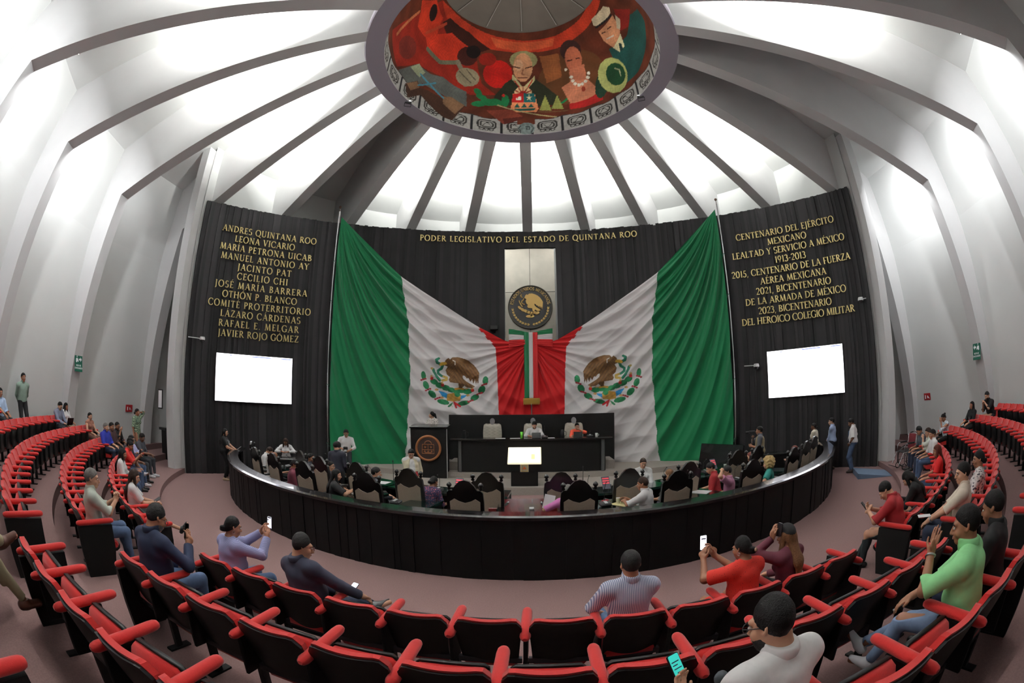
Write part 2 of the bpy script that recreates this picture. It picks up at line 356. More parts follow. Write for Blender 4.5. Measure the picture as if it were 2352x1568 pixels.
MURAL = [
('p',(150,40,25),[(-6.0,4.58),(-4.42,4.23),(-2.52,3.76),(-1.91,2.33),(-1.21,1.89),(-2.36,1.65),(-3.71,2.01),(-5.16,1.83),(-6.31,0.82),(-7.79,1.3)],0.0),
('p',(196,62,36),[(-6.0,4.58),(-5.02,4.67),(-3.62,4.61),(-2.02,4.5),(0.01,4.38),(1.94,4.38),(3.75,4.56),(5.26,4.83),(5.84,4.44),(3.73,4.09),(1.72,3.85),(-0.01,3.88),(-1.75,3.91),(-3.22,4.08),(-4.64,4.2)],0.0),
('p',(214,96,58),[(-1.89,4.4),(0.01,4.31),(1.81,4.31),(1.61,4.0),(-0.01,3.94),(-1.45,4.02)],0.0),
('p',(60,26,18),[(-4.72,4.38),(-3.16,4.3),(-1.75,3.91),(-2.18,3.71),(-3.37,3.7),(-4.45,3.8),(-4.97,4.03)],0.0),
('p',(206,60,34),[(-7.15,3.68),(-6.34,4.35),(-5.14,4.16),(-4.84,3.45),(-5.42,3.01),(-6.17,3.0),(-6.63,3.44)],0.0),
('p',(40,20,16),[(-5.66,4.08),(-5.56,3.95),(-5.53,3.82),(-5.57,3.73),(-5.66,3.68),(-5.81,3.69),(-5.97,3.75),(-6.13,3.84),(-6.25,3.96),(-6.31,4.07),(-6.28,4.17),(-6.17,4.23),(-6.01,4.23),(-5.82,4.18)],0.0),
('l',(190,112,72),[(-7.22,1.65),(-6.97,2.54),(-6.72,3.36)],0.071),
('l',(196,76,48),[(-5.48,3.19),(-5.07,3.69),(-4.75,4.07)],0.071),
('p',(206,58,34),[(-5.51,3.1),(-4.14,3.94),(-2.85,3.74),(-3.12,3.1),(-4.08,2.55),(-4.95,2.72)],0.0),
('p',(196,32,24),[(-0.53,2.92),(-0.59,2.64),(-0.77,2.39),(-1.02,2.25),(-1.31,2.21),(-1.58,2.3),(-1.79,2.49),(-1.9,2.75),(-1.88,3.04),(-1.72,3.29),(-1.44,3.46),(-1.12,3.5),(-0.81,3.4),(-0.6,3.19)],0.0),
('p',(150,36,24),[(-1.36,3.52),(-1.39,3.38),(-1.49,3.27),(-1.66,3.18),(-1.85,3.15),(-2.03,3.17),(-2.17,3.24),(-2.24,3.36),(-2.23,3.49),(-2.13,3.62),(-1.96,3.71),(-1.76,3.75),(-1.57,3.73),(-1.42,3.64)],0.0),
('p',(120,44,34),[(-5.61,2.34),(-5.52,2.15),(-5.56,1.9),(-5.71,1.68),(-5.94,1.5),(-6.21,1.4),(-6.46,1.39),(-6.66,1.48),(-6.76,1.65),(-6.73,1.91),(-6.57,2.17),(-6.34,2.37),(-6.06,2.48),(-5.8,2.47)],0.0),
('p',(72,30,24),[(-2.32,3.47),(-2.32,3.28),(-2.42,3.1),(-2.6,2.97),(-2.82,2.91),(-3.04,2.92),(-3.23,3.01),(-3.35,3.15),(-3.37,3.34),(-3.28,3.53),(-3.1,3.69),(-2.86,3.76),(-2.61,3.74),(-2.42,3.64)],0.0),
('p',(26,16,16),[(-2.23,3.7),(-2.23,3.57),(-2.31,3.44),(-2.43,3.35),(-2.59,3.31),(-2.75,3.32),(-2.88,3.39),(-2.96,3.5),(-2.97,3.63),(-2.91,3.75),(-2.78,3.84),(-2.62,3.89),(-2.45,3.87),(-2.31,3.81)],0.0),
('l',(112,114,92),[(-4.98,2.7),(-4.08,2.55),(-3.28,2.9)],0.093),
('l',(132,126,106),[(-3.21,2.93),(-2.89,2.62),(-2.62,2.08)],0.114),
('p',(146,138,112),[(-2.03,2.41),(-2.11,2.23),(-2.28,2.1),(-2.51,2.02),(-2.76,2.01),(-2.97,2.09),(-3.11,2.23),(-3.16,2.41),(-3.1,2.6),(-2.92,2.76),(-2.68,2.85),(-2.42,2.85),(-2.2,2.76),(-2.06,2.6)],0.0),
('l',(90,84,70),[(-3.03,2.57),(-2.37,2.22)],0.016),
('l',(90,84,70),[(-2.7,2.76),(-2.2,2.4)],0.016),
('p',(92,98,94),[(-6.15,0.8),(-5.16,1.83),(-4.32,1.84),(-3.71,2.01),(-3.08,1.84),(-2.51,1.75),(-2.42,1.05),(-3.53,1.22),(-4.63,1.22),(-5.31,0.35)],0.0),
('p',(150,160,130),[(-5.5,1.45),(-5.08,1.89),(-4.63,1.73),(-4.86,1.37)],0.0),
('p',(70,46,34),[(-5.53,0.62),(-4.89,1.17),(-4.73,0.94),(-4.26,1.07),(-3.09,1.04),(-2.49,1.07),(-2.99,0.18),(-3.4,0.19),(-4.15,0.49),(-4.58,0.67),(-5.25,0.11)],0.0),
('p',(128,98,72),[(-5.45,0.68),(-4.92,1.12),(-4.73,0.94),(-5.16,0.53)],0.0),
('p',(128,98,72),[(-3.52,1.15),(-3.12,1.29),(-2.52,1.1),(-2.89,0.54),(-3.47,0.82)],0.0),
('l',(72,136,156),[(-4.83,1.53),(-4.16,1.35),(-3.51,1.09)],0.044),
('l',(72,136,156),[(-4.83,0.99),(-3.99,1.58)],0.035),
('p',(44,50,34),[(-1.3,1.81),(-0.85,2.49),(-0.52,2.72),(-0.01,2.1),(0.48,2.69),(0.91,2.3),(1.43,1.7),(1.51,1.33),(-1.25,1.45)],0.0),
('p',(152,150,104),[(0.7,3.52),(0.61,3.34),(0.4,3.22),(0.13,3.15),(-0.17,3.16),(-0.44,3.23),(-0.63,3.37),(-0.71,3.55),(-0.64,3.73),(-0.45,3.87),(-0.15,3.95),(0.18,3.94),(0.47,3.85),(0.65,3.7)],0.0),
('p',(206,152,112),[(0.42,3.2),(0.35,2.93),(0.21,2.7),(0.03,2.58),(-0.17,2.58),(-0.34,2.71),(-0.47,2.94),(-0.52,3.22),(-0.48,3.51),(-0.35,3.74),(-0.14,3.85),(0.08,3.85),(0.28,3.73),(0.39,3.49)],0.0),
('p',(226,180,140),[(-0.03,3.32),(-0.06,3.21),(-0.12,3.12),(-0.21,3.07),(-0.3,3.07),(-0.38,3.12),(-0.44,3.21),(-0.47,3.32),(-0.45,3.44),(-0.39,3.54),(-0.3,3.59),(-0.2,3.59),(-0.11,3.54),(-0.05,3.44)],0.0),
('l',(80,46,34),[(-0.52,3.26),(-0.18,3.2)],0.014),
('l',(80,46,34),[(0.07,3.19),(0.39,3.25)],0.014),
('l',(150,96,70),[(-0.04,3.13),(-0.1,2.93),(0.02,2.9)],0.014),
('l',(100,50,40),[(-0.27,2.76),(0.12,2.76)],0.014),
('p',(206,200,146),[(-0.53,2.92),(-0.42,2.79),(-0.07,2.3),(0.35,2.7),(0.48,2.83),(0.49,2.62),(-0.01,2.1),(-0.56,2.68)],0.0),
('l',(190,40,34),[(-0.44,2.61),(-0.16,2.24)],0.019),
('l',(190,40,34),[(0.36,2.63),(0.11,2.23)],0.019),
('p',(236,200,150),[(0.31,2.01),(0.26,1.86),(0.15,1.75),(0.0,1.69),(-0.16,1.69),(-0.31,1.76),(-0.42,1.88),(-0.45,2.03),(-0.42,2.17),(-0.31,2.29),(-0.15,2.35),(0.02,2.35),(0.18,2.28),(0.28,2.16)],0.0),
('p',(204,50,40),[(0.11,1.95),(0.09,1.86),(0.04,1.79),(-0.04,1.76),(-0.12,1.76),(-0.19,1.8),(-0.25,1.87),(-0.26,1.96),(-0.24,2.04),(-0.19,2.12),(-0.11,2.15),(-0.03,2.15),(0.05,2.11),(0.1,2.04)],0.0),
('l',(150,40,34),[(-0.07,1.99),(-0.39,2.15)],0.008),
('l',(150,40,34),[(-0.07,1.99),(-0.25,2.27)],0.008),
('l',(150,40,34),[(-0.07,1.99),(-0.07,2.31)],0.008),
('l',(150,40,34),[(-0.07,1.99),(0.12,2.27)],0.008),
('l',(150,40,34),[(-0.07,1.99),(0.25,2.14)],0.008),
('p',(236,152,104),[(-0.5,2.01),(0.42,1.99),(0.54,1.24),(0.45,1.1),(-0.51,1.12),(-0.59,1.27)],0.0),
('p',(204,40,40),[(-0.49,2.02),(-0.04,2.03),(-0.06,1.59),(-0.56,1.59)],0.0),
('p',(38,112,112),[(-0.04,2.03),(0.41,2.0),(0.46,1.57),(-0.06,1.59)],0.0),
('p',(240,236,190),[(0.18,1.97),(0.21,1.85),(0.32,1.85),(0.22,1.78),(0.25,1.66),(0.17,1.74),(0.08,1.67),(0.12,1.79),(0.03,1.86),(0.14,1.86)],0.0),
('p',(240,236,220),[(-0.39,1.88),(-0.33,1.75),(-0.26,1.88),(-0.16,1.88),(-0.17,1.7),(-0.39,1.69)],0.0),
('p',(36,92,82),[(-0.45,1.34),(-0.33,1.55),(-0.21,1.35)],0.0),
('p',(36,92,82),[(-0.16,1.35),(-0.03,1.55),(0.08,1.34)],0.0),
('p',(36,92,82),[(0.12,1.34),(0.25,1.53),(0.37,1.33)],0.0),
('p',(36,92,82),[(-0.45,1.3),(0.41,1.3),(0.38,1.18),(-0.44,1.18)],0.0),
('p',(30,124,72),[(-1.85,1.77),(-1.9,1.73),(-1.97,1.72),(-2.05,1.74),(-2.13,1.78),(-2.18,1.85),(-2.21,1.92),(-2.2,1.99),(-2.15,2.03),(-2.07,2.05),(-1.99,2.03),(-1.91,1.98),(-1.86,1.92),(-1.83,1.84)],0.0),
('p',(30,124,72),[(-1.6,1.61),(-1.63,1.56),(-1.71,1.54),(-1.82,1.54),(-1.92,1.56),(-2.01,1.61),(-2.07,1.67),(-2.08,1.73),(-2.04,1.78),(-1.96,1.81),(-1.86,1.81),(-1.75,1.78),(-1.66,1.73),(-1.6,1.67)],0.0),
('p',(30,124,72),[(-1.62,1.39),(-1.65,1.33),(-1.73,1.26),(-1.85,1.21),(-1.99,1.17),(-2.12,1.17),(-2.21,1.2),(-2.25,1.25),(-2.22,1.32),(-2.14,1.39),(-2.02,1.45),(-1.88,1.48),(-1.75,1.48),(-1.66,1.45)],0.0),
('p',(30,124,72),[(-1.13,1.5),(-1.17,1.42),(-1.28,1.36),(-1.43,1.33),(-1.59,1.32),(-1.74,1.34),(-1.84,1.39),(-1.88,1.46),(-1.84,1.53),(-1.74,1.6),(-1.58,1.65),(-1.42,1.66),(-1.27,1.63),(-1.17,1.57)],0.0),
('p',(30,124,72),[(-0.92,1.47),(-0.96,1.41),(-1.05,1.37),(-1.17,1.37),(-1.29,1.4),(-1.39,1.45),(-1.46,1.52),(-1.47,1.59),(-1.43,1.65),(-1.34,1.69),(-1.22,1.7),(-1.1,1.67),(-0.99,1.61),(-0.93,1.54)],0.0),
('p',(30,124,72),[(-0.66,1.65),(-0.68,1.52),(-0.72,1.42),(-0.78,1.36),(-0.85,1.35),(-0.92,1.4),(-0.97,1.5),(-0.99,1.63),(-0.97,1.76),(-0.93,1.87),(-0.87,1.94),(-0.79,1.94),(-0.73,1.89),(-0.68,1.78)],0.0),
('p',(200,40,34),[(-0.84,1.89),(-0.85,1.86),(-0.87,1.83),(-0.89,1.82),(-0.92,1.82),(-0.94,1.83),(-0.96,1.85),(-0.97,1.88),(-0.96,1.92),(-0.95,1.94),(-0.92,1.96),(-0.89,1.96),(-0.87,1.95),(-0.85,1.92)],0.0),
('l',(30,124,72),[(1.13,1.23),(1.58,1.39),(1.93,1.58),(2.39,1.51)],0.046),
('p',(30,124,72),[(2.06,1.61),(2.04,1.55),(1.99,1.5),(1.92,1.49),(1.85,1.51),(1.8,1.55),(1.76,1.62),(1.76,1.7),(1.79,1.77),(1.84,1.81),(1.9,1.83),(1.97,1.81),(2.03,1.76),(2.06,1.69)],0.0),
('p',(150,158,84),[(0.57,1.16),(0.86,1.88),(1.07,1.09)],0.0),
('p',(150,158,84),[(1.07,1.17),(1.37,1.79),(1.58,1.06)],0.0),
('l',(110,80,50),[(0.54,1.09),(1.72,0.95)],0.016),
('p',(134,62,46),[(-1.6,1.07),(-0.57,1.27),(-0.07,0.87),(-0.87,0.49)],0.0),
('p',(90,38,30),[(-0.9,0.77),(-0.07,0.91),(-0.07,0.8),(-0.87,0.48)],0.0),
('l',(172,162,116),[(-1.13,1.4),(0.03,1.09),(1.39,0.7)],0.016),
('p',(150,90,50),[(0.81,3.67),(1.81,3.64),(1.7,2.57),(0.99,2.42)],0.0),
('p',(62,36,32),[(2.99,3.41),(2.86,3.25),(2.65,3.15),(2.41,3.13),(2.18,3.2),(2.0,3.34),(1.9,3.54),(1.91,3.74),(2.04,3.91),(2.27,4.02),(2.54,4.04),(2.79,3.96),(2.96,3.81),(3.03,3.62)],0.0),
('p',(194,112,82),[(2.89,3.1),(2.79,2.87),(2.65,2.68),(2.47,2.6),(2.29,2.63),(2.14,2.78),(2.04,2.99),(2.03,3.25),(2.11,3.49),(2.27,3.68),(2.47,3.75),(2.68,3.71),(2.83,3.57),(2.91,3.34)],0.0),
('l',(70,36,30),[(2.14,3.2),(2.36,3.18)],0.014),
('l',(70,36,30),[(2.6,3.17),(2.78,3.14)],0.014),
('l',(140,50,44),[(2.2,2.81),(2.48,2.79)],0.016),
('p',(194,118,88),[(2.11,2.81),(2.89,2.83),(2.81,2.08),(2.04,2.2)],0.0),
('p',(204,130,98),[(1.61,2.1),(2.05,2.26),(2.83,2.14),(3.22,1.46),(3.25,1.16),(1.88,1.24)],0.0),
('p',(228,224,206),[(2.21,2.42),(2.2,2.39),(2.17,2.38),(2.13,2.37),(2.1,2.38),(2.07,2.41),(2.05,2.44),(2.05,2.47),(2.07,2.5),(2.1,2.52),(2.13,2.52),(2.17,2.51),(2.2,2.49),(2.21,2.46)],0.0),
('p',(228,224,206),[(2.24,2.24),(2.22,2.21),(2.2,2.2),(2.16,2.19),(2.13,2.2),(2.1,2.23),(2.08,2.26),(2.08,2.29),(2.1,2.32),(2.12,2.34),(2.16,2.34),(2.19,2.33),(2.22,2.31),(2.24,2.27)],0.0),
('p',(228,224,206),[(2.32,2.08),(2.3,2.05),(2.28,2.03),(2.24,2.02),(2.21,2.04),(2.18,2.06),(2.16,2.09),(2.16,2.13),(2.18,2.16),(2.2,2.17),(2.24,2.18),(2.27,2.17),(2.3,2.14),(2.32,2.11)],0.0),
('p',(228,224,206),[(2.46,1.96),(2.45,1.93),(2.42,1.91),(2.39,1.91),(2.35,1.92),(2.32,1.95),(2.31,1.98),(2.31,2.02),(2.32,2.04),(2.35,2.07),(2.38,2.07),(2.42,2.05),(2.45,2.03),(2.46,2.0)],0.0),
('p',(228,224,206),[(2.63,1.96),(2.62,1.93),(2.59,1.91),(2.56,1.91),(2.52,1.92),(2.49,1.95),(2.48,1.98),(2.47,2.02),(2.49,2.05),(2.52,2.06),(2.55,2.07),(2.59,2.05),(2.62,2.03),(2.63,1.99)],0.0),
('p',(228,224,206),[(2.81,2.02),(2.79,1.99),(2.76,1.98),(2.73,1.97),(2.69,1.99),(2.67,2.01),(2.65,2.05),(2.65,2.08),(2.66,2.11),(2.69,2.13),(2.73,2.13),(2.76,2.12),(2.79,2.09),(2.81,2.06)],0.0),
('p',(228,224,206),[(2.96,2.15),(2.94,2.12),(2.91,2.11),(2.87,2.11),(2.84,2.12),(2.81,2.15),(2.79,2.18),(2.8,2.21),(2.81,2.24),(2.84,2.25),(2.88,2.25),(2.91,2.24),(2.94,2.21),(2.96,2.18)],0.0),
('p',(228,224,206),[(3.05,2.31),(3.03,2.28),(3.0,2.27),(2.96,2.27),(2.93,2.28),(2.9,2.31),(2.88,2.34),(2.88,2.37),(2.9,2.4),(2.93,2.41),(2.97,2.41),(3.01,2.4),(3.04,2.37),(3.05,2.34)],0.0),
('p',(226,220,200),[(2.03,2.83),(2.01,2.81),(1.99,2.79),(1.96,2.78),(1.93,2.79),(1.9,2.81),(1.89,2.84),(1.89,2.87),(1.9,2.9),(1.93,2.92),(1.96,2.92),(1.99,2.91),(2.01,2.89),(2.03,2.86)],0.0),
('p',(150,60,40),[(2.65,1.7),(2.63,1.65),(2.59,1.62),(2.55,1.61),(2.51,1.63),(2.48,1.66),(2.47,1.71),(2.47,1.77),(2.49,1.82),(2.52,1.85),(2.56,1.86),(2.6,1.85),(2.63,1.81),(2.65,1.76)],0.0),
('p',(182,36,34),[(1.82,1.25),(2.27,1.22),(2.81,1.24),(3.27,1.36),(3.33,0.89),(2.49,0.88),(1.85,0.97)],0.0),
('p',(140,36,28),[(6.07,3.77),(6.98,2.94),(6.1,2.74),(5.46,3.02)],0.0),
('p',(30,82,76),[(4.4,2.81),(5.08,2.67),(5.7,2.59),(6.68,2.88),(7.48,2.42),(7.41,1.81),(6.55,1.39),(5.44,0.98),(4.62,0.97),(4.39,2.15)],0.0),
('p',(212,150,110),[(4.35,3.71),(5.7,3.71),(5.64,3.12),(5.23,2.8),(4.66,2.71),(4.34,3.25)],0.0),
('p',(200,190,160),[(5.87,3.59),(5.96,3.27),(5.55,3.02),(5.43,3.19)],0.0),
('p',(218,206,172),[(4.42,4.27),(5.66,4.21),(5.93,3.95),(5.7,3.8),(4.53,3.84),(4.31,4.02)],0.0),
('l',(34,32,32),[(4.36,3.89),(5.66,3.74)],0.041),
('l',(70,40,32),[(4.48,3.54),(4.7,3.48)],0.014),
('l',(70,40,32),[(4.92,3.5),(5.17,3.45)],0.014),
('l',(210,206,190),[(4.57,3.21),(5.01,3.1)],0.019),
('p',(226,222,176),[(4.64,2.72),(5.42,2.92),(5.28,2.38),(4.86,2.36)],0.0),
('p',(34,60,60),[(5.04,2.69),(5.17,2.59),(5.1,2.32),(4.91,2.37)],0.0),
('p',(32,62,46),[(3.74,1.4),(3.58,1.18),(3.4,1.04),(3.23,1.0),(3.11,1.09),(3.04,1.29),(3.07,1.54),(3.17,1.81),(3.34,2.03),(3.54,2.17),(3.73,2.18),(3.85,2.09),(3.9,1.89),(3.86,1.64)],0.0),
('p',(178,188,114),[(4.82,1.41),(4.71,1.08),(4.49,0.88),(4.19,0.82),(3.87,0.93),(3.59,1.17),(3.4,1.51),(3.33,1.9),(3.43,2.24),(3.66,2.47),(3.99,2.54),(4.33,2.43),(4.61,2.16),(4.79,1.79)],0.0),
('p',(28,76,46),[(4.72,1.45),(4.63,1.25),(4.47,1.13),(4.27,1.11),(4.05,1.2),(3.87,1.37),(3.76,1.6),(3.73,1.84),(3.81,2.06),(3.97,2.19),(4.19,2.21),(4.41,2.12),(4.6,1.93),(4.71,1.69)],0.0),
('l',(170,180,140),[(4.28,1.92),(4.47,1.73),(4.44,1.46)],0.011),
]
# ------------------------------------------------------------------ painted drum under the oculus
def drum():
    na, nz = 760, 210
    rr = np.array([a for a, b in DRUM]); zz = np.array([b for a, b in DRUM])
    az = np.linspace(-PI, PI, na + 1); zs = np.linspace(13.1, 17.8, nz)
    X, Y = np.meshgrid(np.degrees(az) * .075, zs - 13.1)
    rad = np.interp(zs, zz, rr)[:, None]
    V = np.stack([rad * np.sin(az)[None], rad * np.cos(az)[None], np.broadcast_to(zs[:, None], X.shape)], -1)
    nz1 = np.sin(X * 3.1 + np.sin(Y * 2.3) * 2) * np.sin(Y * 3.7 + np.sin(X * 1.9) * 2)
    nz2 = np.sin(X * 17 + np.sin(Y * 9) * 3) * np.sin(Y * 13 + np.sin(X * 11) * 2)
    nz3 = np.sin(X * 41 + Y * 23 + 2 * np.sin(X * 7)) * np.sin(Y * 37 - X * 19 + 2 * np.sin(Y * 8))
    C = np.zeros(X.shape + (3,)); C[:] = (96, 46, 28)
    C += (nz1 * 16)[..., None] * np.array([1, .45, .3]) + (nz2 * 3)[..., None]
    br = inell(X, Y, 2.2, 2.4, 1.6, 1.2); C[br] = C[br] * .6 + np.array([44, 36, 18])
    for k, col, pts, w_ in MURAL:
        m = inpoly(X, Y, pts) if k == 'p' else nearline(X, Y, pts, max(w_, .025))
        t = 1 + .05 * nz2[m] + .10 * nz1[m] + .05 * nz3[m]
        C[m] = np.array(col) * t[:, None]
    # carved day-sign blocks round the foot of the drum
    top = .74 + .03 * np.sin(X * 5)
    band = (Y < top) & ~((np.abs(X - .03) < .36) & (Y > .5))
    keep = np.zeros(X.shape, bool)
    for k, col, pts, w_ in MURAL:
        if col in ((70, 46, 34), (128, 98, 72), (134, 62, 46), (90, 38, 30)): keep |= inpoly(X, Y, pts)
    b2 = band & ~keep
    C[b2] = np.array([168, 170, 166]) * (1 + .06 * nz2[b2])[:, None]
    u = (X - 1.46) / 1.207; fr = np.abs(u - np.round(u)) * 1.207
    C[b2 & (fr < .055)] = (34, 36, 40)
    C[b2 & (np.abs(Y - top) < .03)] = (60, 60, 58)
    lx = (u - np.floor(u) - .5) * 1.207; cell = np.floor(u).astype(int)
    for a, b, t in ((.36, .19, .022), (.25, .12, .018)):
        q = (np.abs(lx / a) ** 4 + np.abs((Y - .40) / b) ** 4) ** .25
        C[b2 & (np.abs(q - 1) < t / b * .9)] = (52, 52, 50)
    for dx in (-.2, 0, .2):
        q = np.hypot((lx - dx) / .085, (Y - .17) / .06); C[b2 & (np.abs(q - 1) < .28)] = (52, 52, 50)
    q = np.abs(np.sin(lx * 14 + cell * 1.7) * .09 + .40 - Y) < .02; C[b2 & q & (np.abs(lx) < .18)] = (52, 52, 50)
    st = inell(X, Y, .03, .3, .33, .3); C[st] = np.array([124, 140, 138]) * (1 + .15 * nz2[st])[:, None]
    for pts in ([(-.2, .45), (-.28, .3), (-.2, .2), (-.22, .1)], [(.0, .4), (.14, .4), (.14, .25), (.04, .25), (.04, .33)], [(.2, .5), (.3, .3), (.2, .1)]):
        C[nearline(X, Y, pts, .018)] = (48, 56, 58)
    F = gridfaces(nz, na + 1)
    o = obj('painted_drum', npmesh('painted_drum', V.reshape(-1, 3), F, mat_vcol('mural_paint', .75), True, np.clip(C, 0, 255).reshape(-1, 3)))
    tag(o, 'mural of portraits, cactus and crest painted round the inside of the ceiling oculus', 'mural')
drum()
FIX = mat('black_fixture', (14, 14, 15), 0.45); FIXW = mat('pale_fixture', (200, 200, 200), .5); LENS = mat('lit_lens', (255, 255, 250), .3, emit=(255, 255, 250), es=14)
def flood(name, label, pos, to, size=.16, group=None):
    t = thing(name, label, 'light', pos, 0)
    q = (Vector(to) - Vector(pos)).to_track_quat('-Z', 'Y').to_matrix()
    def P(x, y, z): v = q @ Vector((x, y, z)); return (v.x, v.y, v.z)
    m = MB(); m.box(P(0, 0, .04), (size * 1.5, size, .09), q, bev=.01); m.build('housing', FIXW if group == 'pale' else FIX, t)
    m = MB(); m.box(P(0, 0, -.012), (size * 1.3, size * .8, .012), q); m.build('lens', LENS, t)
    m = MB(); m.tube([P(-size * .8, 0, .02), P(-size * .8, 0, .2), P(size * .8, 0, .2), P(size * .8, 0, .02)], .012, 5); m.build('bracket', FIXW if group == 'pale' else FIX, t)
    return t
for sx, nm in ((-1, 'left'), (1, 'right')):
    flood('spotlight', 'small black spotlight clamped to the %s rim of the oculus' % nm, dome(R(sx * 68), 4.42, 13.16), dome(R(sx * 75), 3.9, 15), .15)
flood('spotlight', 'lit spotlight on the oculus rim above the dais', dome(R(0), 4.42, 13.2), (0, -2, 14.2), .15)
FLD = [(-8, 'far left bay, by the frame edge'), (-7, 'second bay from the left'), (7, 'second bay from the right'), (6, 'third bay from the right'), (5, 'bay next to the right fin')]
for k, nm in FLD:
    a_ = rib_az(k) + (0.035 if k < 0 else 2 * PI / NR - 0.035)
    flood('wall_wash_light', 'floodlight under the rib of the %s' % nm, dome(a_, 12.75, 10.02), dome(rib_az(k) + PI / NR, 14.6, 8.6), .2, 'pale')
for k in range(-6, 6):
    if BAYS[k % NR] <= 0: continue
    a_, p0, p1 = bay_flood_pos(k % NR); q = Vector(p0) - (Vector(p1) - Vector(p0)).normalized() * .12
    flood('vault_floodlight', 'floodlight tucked behind a rib beside the oculus, %s bay from the left' % ORD[k + 6], q, p1, .16, 'pale')

# ------------------------------------------------------------------ slatted charcoal wall behind the dais
WC, WR = (0.0, -7.4), 14.49
WTOP = 9.92
def wpt(s, z, d=0.0):
    """s = arc length along the wall from the centre, d = distance in front of it"""
    a = s / WR; r = WR - d; return (WC[0] + r * math.sin(a), WC[1] + r * math.cos(a), z)
def wrot(s):
    a = s / WR; t = Vector((math.cos(a), -math.sin(a), 0)); n = Vector((-math.sin(a), -math.cos(a), 0))
    return Matrix((t, Vector((0, 0, 1)), n)).transposed()
SMAX = 13.78
mb = MB(); s = -SMAX; rnd = random.Random(3)
while s < SMAX:
    w_ = rnd.uniform(.055, .15); d = rnd.choice((.0, .015, .03, .05)); e = min(s + w_, SMAX); top = WTOP + rnd.uniform(-.012, .012)
    if rnd.random() < .012: top -= .07
    z0 = 0.0
    if e > -1.02 and s < 1.02: z0 = 9.18
    mb.m = rnd.choice((0, 0, 1, 1, 2, 2, 3))
    p = [wpt(s, 0, d), wpt(e, 0, d), wpt(e, 0, -.12), wpt(s, 0, -.12)]
    mb.add([(x, y, z0) for x, y, _ in p] + [(x, y, top) for x, y, _ in p], [(0, 1, 5, 4), (1, 2, 6, 5), (2, 3, 7, 6), (3, 0, 4, 7), (4, 5, 6, 7), (3, 2, 1, 0)])
    s = e
struct(mb.build('wall_front', SLAT))
STEEL = mat('brushed_steel', (176, 172, 162), 0.28, 1.0, noise=(1.6, .10))
t = thing('steel_panel', 'tall brushed steel panel in the slatted wall behind the round seal', 'panel', wpt(0, 0))
for i, (x0, x1) in enumerate(((-1.02, -.008), (.008, 1.02))):
    for z0, z1 in ((3.0, 7.28), (7.30, 9.18)):
        m = MB(); m.box(((x0 + x1) / 2, .06, (z0 + z1) / 2), (x1 - x0, .02, z1 - z0)); m.build('sheet', STEEL, t)
m = MB(); m.box((0, .1, 6), (2.04, .04, 6.4)); m.build('backing', mat('dark_gap', (20, 20, 20), .8), t)

